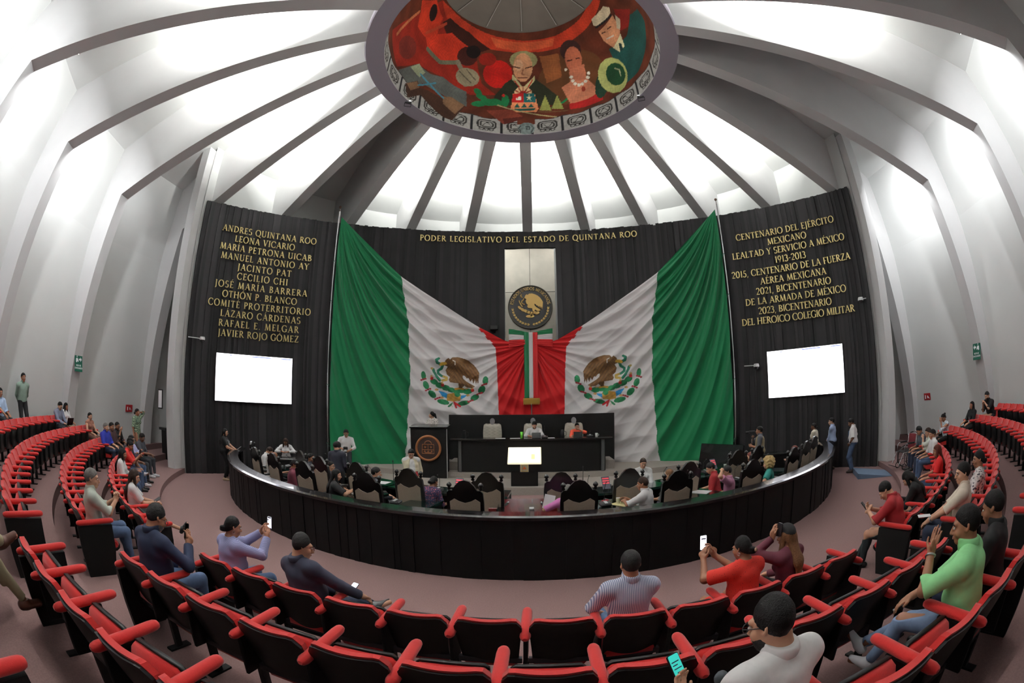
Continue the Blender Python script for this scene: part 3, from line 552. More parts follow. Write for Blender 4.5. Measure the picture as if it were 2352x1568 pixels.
# ---- gold capitals: a small serif alphabet drawn with strokes
TK, TN = .155, .07
def arc(cx, cy, rx, ry, a0, a1, n=12): return [(cx + rx * math.cos(R(a0 + (a1 - a0) * i / n)), cy + ry * math.sin(R(a0 + (a1 - a0) * i / n))) for i in range(n + 1)]
VS = lambda x: [('l', x, 0, x, 1, TK), ('s', x, 0), ('s', x, 1)]
GL = {
 'A': (.80, [('l', .09, 0, .40, 1, TN), ('l', .40, 1, .72, 0, TK), ('l', .2, .34, .6, .34, TN), ('s', .09, 0), ('s', .72, 0)]),
 'B': (.66, VS(.15) + [('a', arc(.2, .75, .30, .225, 90, -90)), ('a', arc(.2, .27, .38, .25, 90, -90))]),
 'C': (.80, [('a', arc(.46, .5, .40, .5, 45, 315, 18)), ('l', .74, .7, .74, .95, TN), ('l', .74, .08, .74, .25, TN)]),
 'D': (.84, VS(.15) + [('a', arc(.2, .5, .56, .48, 90, -90, 16))]),
 'E': (.60, VS(.15) + [('l', .15, .97, .54, .97, TN), ('l', .15, .52, .46, .52, TN), ('l', .15, .03, .56, .03, TN), ('l', .53, .85, .53, .99, TN), ('l', .55, .0, .55, .16, TN)]),
 'F': (.56, VS(.15) + [('l', .15, .97, .53, .97, TN), ('l', .15, .5, .45, .5, TN), ('l', .52, .84, .52, .99, TN)]),
 'G': (.84, [('a', arc(.46, .5, .40, .5, 50, 310, 18)), ('l', .74, .06, .74, .42, TK), ('s', .74, .42), ('l', .74, .72, .74, .95, TN)]),
 'H': (.88, VS(.15) + VS(.72) + [('l', .15, .52, .72, .52, TN)]),
 'I': (.32, VS(.16)),
 'J': (.36, [('l', .2, 0, .2, 1, TK), ('s', .2, 1), ('a', arc(.06, 0, .14, .2, 0, -90, 6))]),
 'L': (.58, VS(.15) + [('l', .15, .03, .54, .03, TN), ('l', .53, 0, .53, .18, TN)]),
 'M': (1.0, [('l', .12, 0, .2, 1, TN), ('l', .2, 1, .5, .04, TK), ('l', .5, .04, .8, 1, TN), ('l', .8, 1, .88, 0, TK), ('s', .12, 0), ('s', .88, 0)]),
 'N': (.86, [('l', .15, 0, .15, 1, TN), ('l', .15, 1, .72, 0, TK), ('l', .72, 0, .72, 1, TN), ('s', .15, 0), ('s', .72, 1), ('s', .12, 1)]),
 'O': (.92, [('a', arc(.46, .5, .40, .5, 0, 360, 24))]),
 'P': (.60, VS(.15) + [('a', arc(.2, .72, .34, .26, 90, -90))]),
 'Q': (.92, [('a', arc(.46, .5, .40, .5, 0, 360, 24)), ('l', .5, .06, .95, -.22, .1)]),
 'R': (.72, VS(.15) + [('a', arc(.2, .74, .32, .24, 90, -90)), ('l', .34, .48, .7, 0, TK)]),
 'S': (.58, [('a', arc(.29, .745, .21, .245, 30, 250, 12)), ('a', arc(.29, .255, .23, .255, 70, -150, 12))]),
 'T': (.70, VS(.35) + [('l', .04, .96, .66, .96, TN), ('l', .05, .82, .05, .98, TN), ('l', .65, .82, .65, .98, TN)]),
 'U': (.82, [('l', .15, .3, .15, 1, TK), ('s', .15, 1), ('l', .68, .3, .68, 1, TN), ('s', .68, 1), ('a', arc(.415, .3, .265, .29, 180, 360, 12))]),
 'V': (.80, [('l', .1, 1, .40, 0, TK), ('l', .40, 0, .70, 1, TN), ('s', .1, 1), ('s', .7, 1)]),
 'X': (.78, [('l', .1, 1, .68, 0, TK), ('l', .1, 0, .68, 1, TN), ('s', .1, 1), ('s', .68, 0), ('s', .1, 0), ('s', .68, 1)]),
 'Y': (.74, [('l', .08, 1, .37, .48, TK), ('l', .66, 1, .37, .48, TN), ('l', .37, 0, .37, .5, TK), ('s', .08, 1), ('s', .66, 1), ('s', .37, 0)]),
 'Z': (.70, [('l', .1, .97, .62, .97, TN), ('l', .6, .97, .1, .03, TK), ('l', .1, .03, .64, .03, TN), ('l', .11, .82, .11, .98, TN), ('l', .63, .02, .63, .18, TN)]),
 '0': (.66, [('a', arc(.33, .5, .26, .5, 0, 360, 20))]),
 '1': (.40, [('l', .22, 0, .22, 1, TK), ('s', .22, 0), ('l', .08, .86, .22, .98, TN)]),
 '2': (.60, [('a', arc(.28, .72, .22, .27, 160, -30, 12)), ('l', .48, .6, .07, .03, TN), ('l', .06, .05, .54, .05, .1)]),
 '3': (.58, [('a', arc(.26, .76, .2, .23, 150, -80, 12)), ('a', arc(.26, .27, .25, .27, 85, -150, 12))]),
 '5': (.58, [('a', arc(.25, .3, .25, .3, 110, -150, 12)), ('l', .15, .55, .19, .97, TN), ('l', .19, .95, .5, .95, .1)]),
 '9': (.62, [('a', arc(.3, .68, .22, .31, 0, 360, 18)), ('l', .52, .7, .3, .0, TN)]),
 ',': (.26, [('l', .15, .08, .08, -.18, .1)]), '.': (.26, [('l', .09, .06, .2, .06, .12)]), '-': (.40, [('l', .06, .42, .34, .42, .09)]), ' ': (.34, []),
}
for a_, b_ in (('Á', 'A'), ('É', 'E'), ('Í', 'I'), ('Ó', 'O')):
    w_, st = GL[b_]; GL[a_] = (w_, st + [('l', w_ * .5 - .05, 1.12, w_ * .5 + .1, 1.3, .09)])
GOLD = mat('pale_gold_letter', (226, 206, 140), 0.38, 0.55)
_gm = {}
def glyph(ch, depth=.035, m=None, key='g'):
    if (ch, key) in _gm: return _gm[ch, key]
    mb = MB(); w_, st = GL[ch]
    def quad(x0, y0, x1, y1, t):
        dx, dy = x1 - x0, y1 - y0; L = math.hypot(dx, dy) or 1; nx, ny = -dy / L * t / 2, dx / L * t / 2
        if abs(dx) > .02 and abs(dy) > .02: nx, ny = (t / 2 * (1 if dy > 0 else -1) * -1 * 1.1, 0) if abs(dy) > abs(dx) * .8 else (nx, ny)
        mb.prism([(x0 + nx, y0 + ny), (x0 - nx, y0 - ny), (x1 - nx, y1 - ny), (x1 + nx, y1 + ny)], 0, depth)
    for q in st:
        if q[0] == 'l': quad(*q[1:])
        elif q[0] == 's': mb.prism([(q[1] - .13, q[2] - (.05 if q[2] > .5 else 0)), (q[1] + .13, q[2] - (.05 if q[2] > .5 else 0)), (q[1] + .13, q[2] + (0 if q[2] > .5 else .05)), (q[1] - .13, q[2] + (0 if q[2] > .5 else .05))], 0, depth)
        else:
            pts = q[1]; n = len(pts); cx = sum(p[0] for p in pts) / n; o_ = []; i_ = []
            for i in range(n):
                a, b = pts[max(i - 1, 0)], pts[min(i + 1, n - 1)]
                if pts[0] == pts[-1] or math.hypot(pts[0][0] - pts[-1][0], pts[0][1] - pts[-1][1]) < 1e-6: a, b = pts[(i - 1) % (n - 1)], pts[(i + 1) % (n - 1)]
                dx, dy = b[0] - a[0], b[1] - a[1]; L = math.hypot(dx, dy); t = TN + (TK - TN) * abs(dy / L); nx, ny = -dy / L * t / 2, dx / L * t / 2
                o_.append((pts[i][0] + nx, pts[i][1] + ny)); i_.append((pts[i][0] - nx, pts[i][1] - ny))
            for i in range(n - 1): mb.prism([o_[i], i_[i], i_[i + 1], o_[i + 1]], 0, depth)
    _gm[ch, key] = mb.mesh('letter', m or GOLD); return _gm[ch, key]
def wall_text(txt, s0, s1, z, label, h=.25):
    ws = [GL[c][0] for c in txt]; tot = sum(ws); gap = (s1 - s0 - tot * h * 1.02) / max(len(txt) - 1, 1)
    t = thing('gold_lettering', label, 'lettering', wpt((s0 + s1) / 2, z, .06)); inv = Vector(t.location)
    s = s0
    for c, w_ in zip(txt, ws):
        if c != ' ':
            o = obj('letter', glyph(c), t); m3 = wrot(s + w_ * h / 2)
            P = Vector(wpt(s + w_ * h / 2, z, .06)) - inv - m3 @ Vector((w_ * h / 2, 0, 0))
            o.matrix_local = Matrix.Translation(P) @ m3.to_4x4() @ Matrix.Diagonal((h, h, 1, 1))
        s += w_ * h * 1.02 + gap
LEFT = [('ANDRES QUINTANA ROO', -12.92, -8.92), ('LEONA VICARIO', -12.33, -9.79), ('MARÍA PETRONA UICAB', -12.9, -9.04), ('MANUEL ANTONIO AY', -12.8, -9.12), ('JACINTO PAT', -12.05, -9.81), ('CECILIO CHI', -12.02, -9.92),
        ('JOSÉ MARÍA BARRERA', -12.89, -9.09), ('OTHÓN P. BLANCO', -12.54, -9.48), ('COMITÉ PROTERRITORIO', -13.08, -8.89), ('LÁZARO CÁRDENAS', -12.54, -9.28), ('RAFAEL E. MELGAR', -12.58, -9.33), ('JAVIER ROJO GÓMEZ', -12.57, -9.31)]
for i, (tx, a, b) in enumerate(LEFT):
    wall_text(tx, a, b, 8.86 - .3566 * i, 'gold capital letters, %s line of the list above the left screen' % ORD[i], .245)
RIGHT = [('CENTENARIO DEL EJÉRCITO', 8.68, 12.9), ('MEXICANO', 9.96, 11.63), ('LEALTAD Y SERVICIO A MÉXICO', 8.42, 13.19), ('1913-2013', 10.16, 11.46), ('2015, CENTENARIO DE LA FUERZA', 8.3, 13.28), ('AÉREA MEXICANA', 9.44, 12.19),
         ('2021, BICENTENARIO', 9.22, 12.33), ('DE LA ARMADA DE MÉXICO', 8.74, 12.9), ('2023, BICENTENARIO', 9.23, 12.24), ('DEL HEROICO COLEGIO MILITAR', 8.52, 13.14)]
for i, (tx, a, b) in enumerate(RIGHT):
    wall_text(tx, a, b, 8.71 - .3715 * i, 'gold capital letters, %s line of the text above the right screen' % ORD[i], .25)
wall_text('PODER LEGISLATIVO DEL ESTADO DE QUINTANA ROO', -4.59, 4.55, 9.42, 'long line of gold capitals along the top of the wall above the dais', .25)

# ---- eagle emblem drawn in its own units (x right, y down), shared by seal and flags
EAGLE = [(1245,150),(1262,110),(1285,90),(1300,105),(1320,82),(1370,78),(1420,95),(1460,115),(1500,150),(1530,195),(1545,225),(1540,280),(1535,345),(1525,300),(1518,340),(1508,290),(1495,330),(1485,285),(1470,310),(1455,275),(1440,280),(1425,255),(1405,250),(1410,280),(1440,310),(1480,335),(1510,355),(1480,370),(1440,365),(1420,345),(1400,372),(1375,368),(1370,325),(1330,320),(1300,315),(1290,290),(1300,265),(1275,240),(1265,200),(1280,170)]
SNAKE = [[(1240,158),(1230,185),(1202,205),(1202,232),(1225,252),(1252,262)], [(1215,298),(1190,265),(1168,220),(1160,192)], [(1218,146),(1192,132),(1186,108),(1204,95)]]
NOPAL = [(1168,312,34,24,.5),(1215,346,36,26,.4),(1266,368,36,26,.3),(1312,388,36,24,.2),(1360,402,34,24,0),(1402,394,32,22,-.2),(1450,402,38,24,-.2),(1362,432,24,22,0)]
LEAVES = [(1080,255,20,42,-.1),(1100,345,24,40,-.3),(1152,428,26,42,-.7),(1245,500,52,24,.25),(1596,300,24,42,.1),(1565,385,28,40,.4),(1507,458,40,26,-.6),(1415,510,52,22,-.25)]
BERRY = [(1078,290),(1116,386),(1196,466),(1584,336),(1546,420),(1470,490)]
def paint_emblem(X, Y, C, Z):
    """X, Y in emblem units, C colour array, Z tone noise"""
    def f(m, col): C[m] = np.array(col) * (1 + .1 * Z[m])[:, None]
    for a, b, c_, d, e in LEAVES: f(inell(X, Y, a, b, c_, d, e), (24, 112, 68))
    for a, b in BERRY:
        for dx, dy in ((0, 0), (18, -6), (-16, 8)): f(inell(X, Y, a + dx, b + dy, 10, 9), (150, 30, 44))
    f(inpoly(X, Y, [(1205,395),(1240,402),(1285,425),(1280,468),(1235,446)]), (40, 140, 200)); f(inpoly(X, Y, [(1385,440),(1445,432),(1425,455),(1385,478)]), (40, 140, 200))
    for a, b in ((1190, 385), (1235, 460), (1450, 436), (1440, 380)): f(inell(X, Y, a, b, 15, 11), (206, 160, 100))
    f(inpoly(X, Y, [(1278,425),(1340,412),(1392,430),(1386,488),(1330,496),(1275,486)]), (206, 158, 74))
    for q in NOPAL: f(inell(X, Y, *q), (28, 120, 72))
    for a, b in ((1150, 280), (1238, 343), (1488, 390)): f(inell(X, Y, a, b, 14, 16), (200, 40, 40)); f(inell(X, Y, a - 4, b - 20, 10, 10), (206, 160, 90))
    f(nearline(X, Y, [(1345, 378), (1385, 372), (1412, 378)], 9), (200, 150, 60))
    f(inpoly(X, Y, EAGLE), (116, 82, 46))
    e = inpoly(X, Y, EAGLE) & (np.sin((X - .6 * Y) * .22) > .55) & (Y > 150) & (X > 1330); C[e] = (88, 60, 34)
    e = inpoly(X, Y, EAGLE) & (np.sin((X + .8 * Y) * .3) > .7) & (X < 1345); C[e] = (92, 64, 36)
    f(nearline(X, Y, [(1322, 112), (1340, 122), (1342, 152)], 4), (226, 222, 214))
    for q in SNAKE: f(nearline(X, Y, q, 12), (26, 112, 86))
    f(nearline(X, Y, [(1250, 262), (1272, 272), (1270, 292), (1238, 300)], 12), (190, 160, 80)); f(inell(X, Y, 1150, 186, 13, 11), (190, 160, 90))
    f(inpoly(X, Y, [(1208,150),(1225,130),(1262,126),(1277,146),(1250,156),(1222,162)]), (214, 170, 66))
    f(nearline(X, Y, [(1335, 505), (1290, 540)], 9), (24, 112, 68)); f(nearline(X, Y, [(1335, 505), (1385, 540)], 9), (196, 40, 44))
    f(nearline(X, Y, [(1335, 505), (1312, 552)], 7), (236, 232, 226)); f(nearline(X, Y, [(1337, 505), (1352, 552)], 8), (170, 36, 44))

# ---- round seal
t = thing('round_seal', 'black round seal with gold eagle relief on the steel panel', 'emblem', wpt(0, 6.64, -.02))
SEALB = mat('seal_black', (34, 33, 32), .45); SG = mat('seal_gold', (206, 172, 104), .42, .5)
fx = lambda x, y, z: (x, -z, y)
m = MB(); m.prism([(.9 * math.cos(2 * PI * i / 64), .9 * math.sin(2 * PI * i / 64)) for i in range(64)], 0, .08, fx); m.build('disc', SEALB, t)
m = MB(); m.tube([(.885 * math.cos(2 * PI * i / 64), -.085, .885 * math.sin(2 * PI * i / 64)) for i in range(65)], .022, 6, False); m.build('rim', mat('seal_rim', (70, 64, 52), .4, .5), t)
k_ = 1 / 400.0
def em(x, y): return ((1340 - x) * -k_ * 1.0, (300 - y) * k_)
m = MB(); m.prism([em(x, y) for x, y in EAGLE], .08, .13, fx); m.build('eagle', SG, t)
m = MB()
for q in SNAKE: m.tube([(em(x, y)[0], -.1, em(x, y)[1]) for x, y in q], .028, 6)
m.build('snake', SG, t)
m = MB()
for a, b, c_, d, e in NOPAL + [(1335, 455, 70, 24, 0)]:
    m.prism([(em(a, b)[0] + c_ * k_ * math.cos(2 * PI * i / 14) * math.cos(e) , em(a, b)[1] + d * k_ * math.sin(2 * PI * i / 14) - c_ * k_ * math.cos(2 * PI * i / 14) * math.sin(e)) for i in range(14)], .08, .12, fx)
m.build('cactus', SG, t)
m = MB()
for i in range(9):
    for sg in (-1, 1):
        a = R(-88 + sg * (4 + i * 9.4)); c_, s_ = math.cos(a), math.sin(a)
        for d_ in (-1, 1):
            r0 = .72; px, pz = r0 * c_, r0 * s_; tx, tz = -s_ * sg, c_ * sg
            P = [(px, pz), (px + tx * .05 + c_ * .045 * d_, pz + tz * .05 + s_ * .045 * d_), (px + tx * .13 + c_ * .03 * d_, pz + tz * .13 + s_ * .03 * d_), (px + tx * .06, pz + tz * .06)]
            m.prism(P, .08, .105, fx)
m.build('laurel_wreath', SG, t)
txt = 'ESTADOS UNIDOS MEXICANOS'; tot = sum(GL[c][0] for c in txt); a = R(172)
for c in txt:
    w_ = GL[c][0]; am = a - R(164) * (w_ / 2) / tot
    if c != ' ':
        o = obj('letter', glyph(c, .03, SG, 's'), t); h = .115
        u = Vector((math.sin(am), 0, -math.cos(am))); v = Vector((math.cos(am), 0, math.sin(am))); n_ = Vector((0, -1, 0))
        P = v * .70 - u * w_ * h / 2 + Vector((0, -.08, 0))
        o.matrix_local = Matrix.Translation(P) @ Matrix((u, v, n_)).transposed().to_4x4() @ Matrix.Diagonal((h, h * 1.1, 1, 1))
    a -= R(164) * w_ / tot

# ---- huge draped flags
FLAGM = mat_vcol('flag_cloth', .62, 0.2, .25)
GREEN, WHITE, RED = (12, 112, 68), (240, 237, 238), (196, 24, 28)
def flag(sg, label):
    nu, nv = 460, 430
    xb = np.array([-8.02, -5.4, -2.16, -1.0, -.0]); 
    u = np.linspace(0, 1, nu); v = np.linspace(0, 1, nv)
    sx = -8.02 + 8.0 * u
    top = np.interp(sx, [-8.02, -6.6, -5.27, -3.7, -2.17, -1.1, -.5, 0], [10.05, 8.85, 7.72, 6.76, 5.82, 5.26, 5.08, 5.05])
    bot = np.interp(sx, [-8.02, -7, -5, -3.2, 0], [.42, .36, .32, .40, .45])
    Z = top[None] + (bot - top)[None] * v[:, None]; X = np.broadcast_to(sx[None], Z.shape)
    dx, dz = X + 8.02, 10.2 - Z
    d = np.hypot(dx, dz) + 1e-6; ang = np.arctan2(dx, dz)
    ph = ang - .035 * d
    fold = lambda q: 1.25 - 2.2 * np.sqrt(np.abs(np.sin(q * .5)) ** 2 + .015)
    wG = .55 * fold(ph * 58 + .6 * np.sin(d * .9)) + .35 * fold(ph * 97 + 1.3 + .5 * np.sin(d * .7)) + .3 * np.sin(ph * 31 + .7)
    d2x, d2z = -X, 5.1 - Z; dq = np.hypot(d2x, d2z) + 1e-6; an2 = np.arctan2(d2z, d2x)
    wR = .55 * fold(an2 * 26 + .3 * dq) + .4 * fold(an2 * 47 + 1.1) + .25 * np.sin(an2 * 13)
    wr = 1 / (1 + np.exp((dq - 2.6) * 1.8)); 
    amp = .15 * np.clip(d / 3, .15, 1)
    D = amp * wG * (1 - wr) + .10 * np.clip(dq / 1.2, .1, 1) * wR * wr
    # long shallow swags in the white field
    sw = fold((Z + .32 * X + .05 * X * X) * 6.2) * .06 + fold((Z + .5 * X + .04 * X * X) * 10.1) * .045
    D = D + sw * np.exp(-((X + 3.4) / 1.5) ** 2) * (1 - .6 * wr)
    hem = np.clip((1 - v[:, None]) * 25, 0, 1); edge = np.clip(v[:, None] * 14, 0, 1)
    D = .30 + D * (.35 + .65 * edge) + .08 * np.exp(-((v[:, None]) / .04) ** 2)
    a = X * sg * -1 / WR if sg > 0 else X / WR
    rad = WR - D
    V = np.stack([WC[0] + rad * np.sin(a), WC[1] + rad * np.cos(a), Z], -1)
    gw = np.interp(Z, [.1, 1.2, 3.9, 6.0, 7.7], [-5.12, -4.98, -4.82, -4.95, -5.3]) + .02 * np.sin(Z * 11)
    zr = np.interp(Z, [2.2, 4.1, 5.0, 5.35, 5.9], [-1.30, -1.36, -1.42, -1.75, -2.25]) + .035 * np.sign(np.sin(Z * 22)) * (Z > 5.0)
    C = np.zeros(Z.shape + (3,)); C[:] = WHITE; C[X < gw] = GREEN; C[X > zr] = RED
    Zn = np.sin(X * 31 + Z * 17) * np.sin(Z * 29)
    EX = (X + 3.06) / 1.17 * 245 + 1338; EY = 318 - (Z - 3.60) / 1.02 * 245
    paint_emblem(EX, EY, C, Zn)
    F = gridfaces(nv, nu)
    if sg < 0: F = F[:, ::-1]
    o = obj('draped_flag', npmesh('draped_flag', V.reshape(-1, 3), F, FLAGM, True, np.clip(C, 0, 255).reshape(-1, 3)))
    return tag(o, label, 'flag')
flag(-1, 'huge green, white and red flag with eagle draped on the left of the bow')
flag(1, 'huge green, white and red flag with eagle draped on the right of the bow')
CH = mat('chrome_pole', (190, 190, 192), .25, 1.0); BRZ = mat('dull_gold', (196, 158, 74), .5, .4)
for sg, nm in ((-1, 'left'), (1, 'right')):
    t = thing('flag_pole', 'tall thin silver pole at the outer edge of the %s flag' % nm, 'pole', wpt(sg * 8.1, 0, .2))
    m = MB(); m.tube([(0, 0, 0.0), (0, 0, 10.35)], .035, 8); m.build('shaft', CH, t)
    m = MB(); m.tube([(0, 0, 10.35), (0, 0, 10.5)], .014, 6); m.ball((0, 0, 10.55), .06); m.build('finial', mat('dark_finial', (90, 70, 60), .4, .5), t)
    for z in (8.2, 6.6, 3.4, 1.2):
        m = MB(); m.tube([(-.05, 0, z), (0, -.05, z + .02), (.05, 0, z), (0, .05, z - .02), (-.05, 0, z), (sg * .02 - .1 * sg, -.03, z - .12)], .012, 5); m.build('tie_cord', mat('green_cord', (30, 90, 66), .7), t)
    m = MB(); m.lathe([(.18, 0), (.18, .03), (.05, .06), (.04, .1)], n=16); m.build('base', mat('dark_iron', (50, 52, 54), .5, .5), t)

# ---- bow where both flags are gathered
t = thing('ribbon_bow', 'green, white and red ribbon bow with long fringed tail between the flags', 'bow', wpt(0, 0, .32))
gm, wm, rm = mat('ribbon_green', GREEN, .6), mat('ribbon_white', WHITE, .6), mat('ribbon_red', RED, .6)
def band(name, x0, x1, z0, z1, mt, vert, sg=0, flare=0.0):
    g = []; nn, mm = 28, 16
    for j in range(nn + 1):
        row = []
        for i in range(mm + 1):
            a, b = i / mm, j / nn; x = x0 + (x1 - x0) * a; z = z0 + (z1 - z0) * b
            if vert: y = -.1 - .012 * math.sin(x * 60) - .02 * math.sin(z * 2.3)
            else:
                k = abs(x) / .95; zc = 5.32; z = zc + (z - zc) * (.55 + .45 * min(1, k)) + flare * k; y = -.10 * math.sin(min(1, k) * PI * .8) - .02 + .012 * math.sin((z - zc) * 95 + k * 3)
            row.append((x, y, z))
        g.append(row)
    m = MB(); m.grid(g); o = m.build(name, mt, t)
    s_ = o.modifiers.new('thick', 'SOLIDIFY'); s_.thickness = .015
for sg in (-1, 1):
    a, b = sorted((sg * .05, sg * .86))
    band('bow_loop_stripe', a, b, 5.50, 5.72, gm, False); band('bow_loop_stripe', a, b, 5.25, 5.50, wm, False); band('bow_loop_stripe', a, b, 4.93, 5.25, rm, False)
band('tail_stripe', -.27, -.08, 2.95, 5.55, gm, True); band('tail_stripe', -.08, .07, 2.95, 5.55, wm, True); band('tail_stripe', .07, .27, 2.95, 5.55, rm, True)
m = MB()
for i in range(30):
    x = -.31 + .62 * i / 29; m.tube([(x, -.13, 2.97), (x + .006, -.135, 2.85), (x, -.13, 2.72 + .012 * (i % 3))], [.012, .013, .007], 5)
m.box((0, -.13, 2.95), (.64, .03, .06)); m.build('fringe', BRZ, t)

# ---- screens, cameras, loudspeaker on the wall
SCR = mat('lit_screen', (255, 255, 255), .3, emit=(250, 249, 255), es=1.9); SBL = mat('lit_screen_bar', (120, 130, 200), .3, emit=(120, 130, 210), es=1.0); SPK = mat('lit_screen_pale', (250, 225, 225), .3, emit=(255, 226, 228), es=1.2)
def wall_screen(sg, label):
    c = -11.05 if sg < 0 else 10.96
    t = thing('wall_screen', label, 'screen', wpt(c, 3.47, .16)); t.rotation_euler = (0, 0, -c / WR)
    m = MB(); m.box((0, .045, 0), (3.08, .08, 1.74), bev=.01); m.build('casing', FIX, t)
    m = MB(); m.box((0, -.002, 0), (3.02, .014, 1.69)); m.build('display', SCR, t)
    for x0, x1 in ((-.98, -.9), (-.1, .65), (1.05, 1.45)): m = MB(); m.box(((x0 + x1) / 2, -.011, .80), (x1 - x0, .004, .045)); m.build('toolbar', SBL, t)
    m = MB(); m.tube([(-1.32 + .06 * math.cos(2 * PI * i / 16), -.011, .12 + .06 * math.sin(2 * PI * i / 16)) for i in range(17)], .012, 4, False); m.build('faint_mark', SPK, t)
wall_screen(-1, 'large lit white screen on the left of the slatted wall'); wall_screen(1, 'large lit white screen on the right of the slatted wall')
WHT = mat('white_plastic', (215, 215, 215), .45)
def wall_camera(label, s, z, arm):
    t = thing('security_camera', label, 'camera', wpt(s, z, .06)); t.rotation_euler = (0, 0, -s / WR)
    m = MB(); m.tube([(arm, 0, .05), (0, -.1, .03)], .018, 6); m.build('arm', WHT, t)
    m = MB(); m.lathe([(.0, .1), (.09, .09), (.11, .03), (.11, -.02)], (0, -.14, 0), 18); m.build('housing', WHT, t)
    m = MB(); m.ball((0, -.15, -.03), .085); m.build('lens_dome', FIX, t)
wall_camera('white dome camera on an arm left of the left gold list', -13.2, 4.72, -.55); wall_camera('white dome camera at the right edge of the right gold text', 13.45, 5.7, .2)
wall_camera('small dome camera between the right flag pole and right screen', 9.0, 3.82, -.5)
t = thing('wall_speaker', 'small black loudspeaker left of the steel panel', 'speaker', wpt(-1.47, 5.72, .12))
m = MB(); m.box((0, -.04, .06), (.32, .2, .16), bev=.02); m.build('cabinet', FIX, t); m = MB(); m.tube([(0, 0, 0), (0, .1, -.12)], .03, 6); m.build('bracket', FIX, t)
# ------------------------------------------------------------------ stage platforms, rostrum, barrier, desks
BLK = mat('black_stained_wood', (14, 13, 13), .45, noise=(3, .12), spec=.3); BLK2 = mat('black_lacquer', (14, 13, 14), .25, coat=.3)
m = MB()
m.prism([(-7.4, 4.9), (-6.3, 3.7), (-4.8, 2.75), (-3.2, 2.45), (3.2, 2.45), (4.8, 2.75), (6.3, 3.7), (7.4, 4.9), (5.2, 6.1), (2.6, 6.9), (0, 7.0), (-2.6, 6.9), (-5.2, 6.1)], 0, .23)
m.prism([(-7.2, 5.1), (-5.8, 4.7), (-3.7, 4.2), (3.7, 4.2), (5.8, 4.7), (7.2, 5.1), (5.2, 6.15), (2.6, 6.95), (-2.6, 6.95), (-5.2, 6.15)], .23, .42)
m.prism([(-2.9, 4.75), (2.9, 4.75), (2.9, 6.4), (-2.9, 6.4)], .42, .72)
m.prism([(-4.1, 4.6), (-2.95, 4.6), (-2.95, 5.6), (-4.1, 5.6)], .42, .70)
struct(m.build('floor', STAGEC))
t = thing('presidium_backdrop', 'wide black panel standing behind the three presiding chairs', 'panel', (0, 5.95, .42))
m = MB(); m.box((0, 0, .97), (6.2, .08, 1.94), bev=.01); m.build('board', BLK, t)
m = MB(); m.box((-3.0, .2, .5), (.06, .4, 1.0)); m.box((3.0, .2, .5), (.06, .4, 1.0)); m.build('foot', BLK, t)
t = thing('presidium_desk', 'long black presiding desk on the stage in front of the backdrop', 'desk', (0, 4.55, .42))
m = MB(); m.box((0, .0, 1.13), (5.5, .75, .07), bev=.015); m.build('desktop', BLK2, t)
m = MB(); m.box((0, -.2, .55), (5.0, .06, 1.08), bev=.01); m.build('front_panel', BLK, t)
for sx in (-1, 1):
    m = MB(); m.box((sx * 2.48, .08, .55), (.08, .55, 1.1), bev=.01); m.build('side_panel', BLK, t)
    m = MB(); m.box((sx * 2.42, -.27, .55), (.12, .1, 1.1), bev=.02); m.build('corner_post', mat('dark_grey_trim', (62, 62, 62), .5), t)
# podium
BRONZE = mat('bronze_relief', (150, 96, 58), .45, .35); DBR = mat('dark_bronze', (52, 34, 28), .5, .2)
t = thing('podium', 'tall black speaking podium with a round bronze crest', 'podium', (-3.45, 4.0, .23))
m = MB(); m.box((0, .25, .86), (1.22, .5, 1.72), taper=1.04, bev=.015); m.build('body', BLK, t)
m = MB(); m.box((0, .25, 1.76), (1.32, .62, .07), Euler((R(6), 0, 0)), bev=.015); m.build('reading_top', BLK2, t)
m = MB(); m.prism([(.40 * math.cos(2 * PI * i / 40), 1.03 + .40 * math.sin(2 * PI * i / 40)) for i in range(40)], 0, .04, lambda x, y, z: (x, .0 - z - .02, y)); c_ = m.build('crest_disc', DBR, t)
m = MB(); m.tube([(.41 * math.cos(2 * PI * i / 40), -.045, 1.03 + .41 * math.sin(2 * PI * i / 40)) for i in range(41)], .045, 6, False); m.build('crest_ring', BRONZE, c_)
m = MB(); fz = lambda x, y, z: (x, -.062 - z, 1.03 + y)
for a, b in (((-.2, .13), (.2, .13)), ((-.2, .13), (-.21, -.18)), ((.2, .13), (.21, -.18)), ((-.21, -.18), (.21, -.18)), ((-.2, -.05), (.2, -.05)), ((0, .13), (0, -.05))):
    m.tube([fz(a[0], a[1], 0), fz(b[0], b[1], 0)], .011, 5)
for x in (-.12, 0, .12): m.prism([(x - .04, -.13), (x + .04, -.13), (x, -.07)], 0, .012, fz)
m.prism([(.1 + .04 * math.cos(i * PI / 5) * (1 if i % 2 else .45), .04 + .04 * math.sin(i * PI / 5) * (1 if i % 2 else .45)) for i in range(10)], 0, .012, fz)
m.prism([(-.13, .01), (-.07, .01), (-.07, .08), (-.10, .05), (-.13, .08)], 0, .012, fz); m.tube([fz(-.11, -.155, 0), fz(.11, -.155, 0)], .012, 5)
m.tube([fz(.12 * math.cos(R(180 * i / 10)), .15 + .1 * math.sin(R(180 * i / 10)), 0) for i in range(11)], .014, 5)
m.build('crest_relief', BRONZE, c_)
m = MB(); m.box((.635, -.0, .86), (.02, .03, 1.7)); m.build('edge_trim', mat('pale_trim', (190, 190, 190), .5), t)
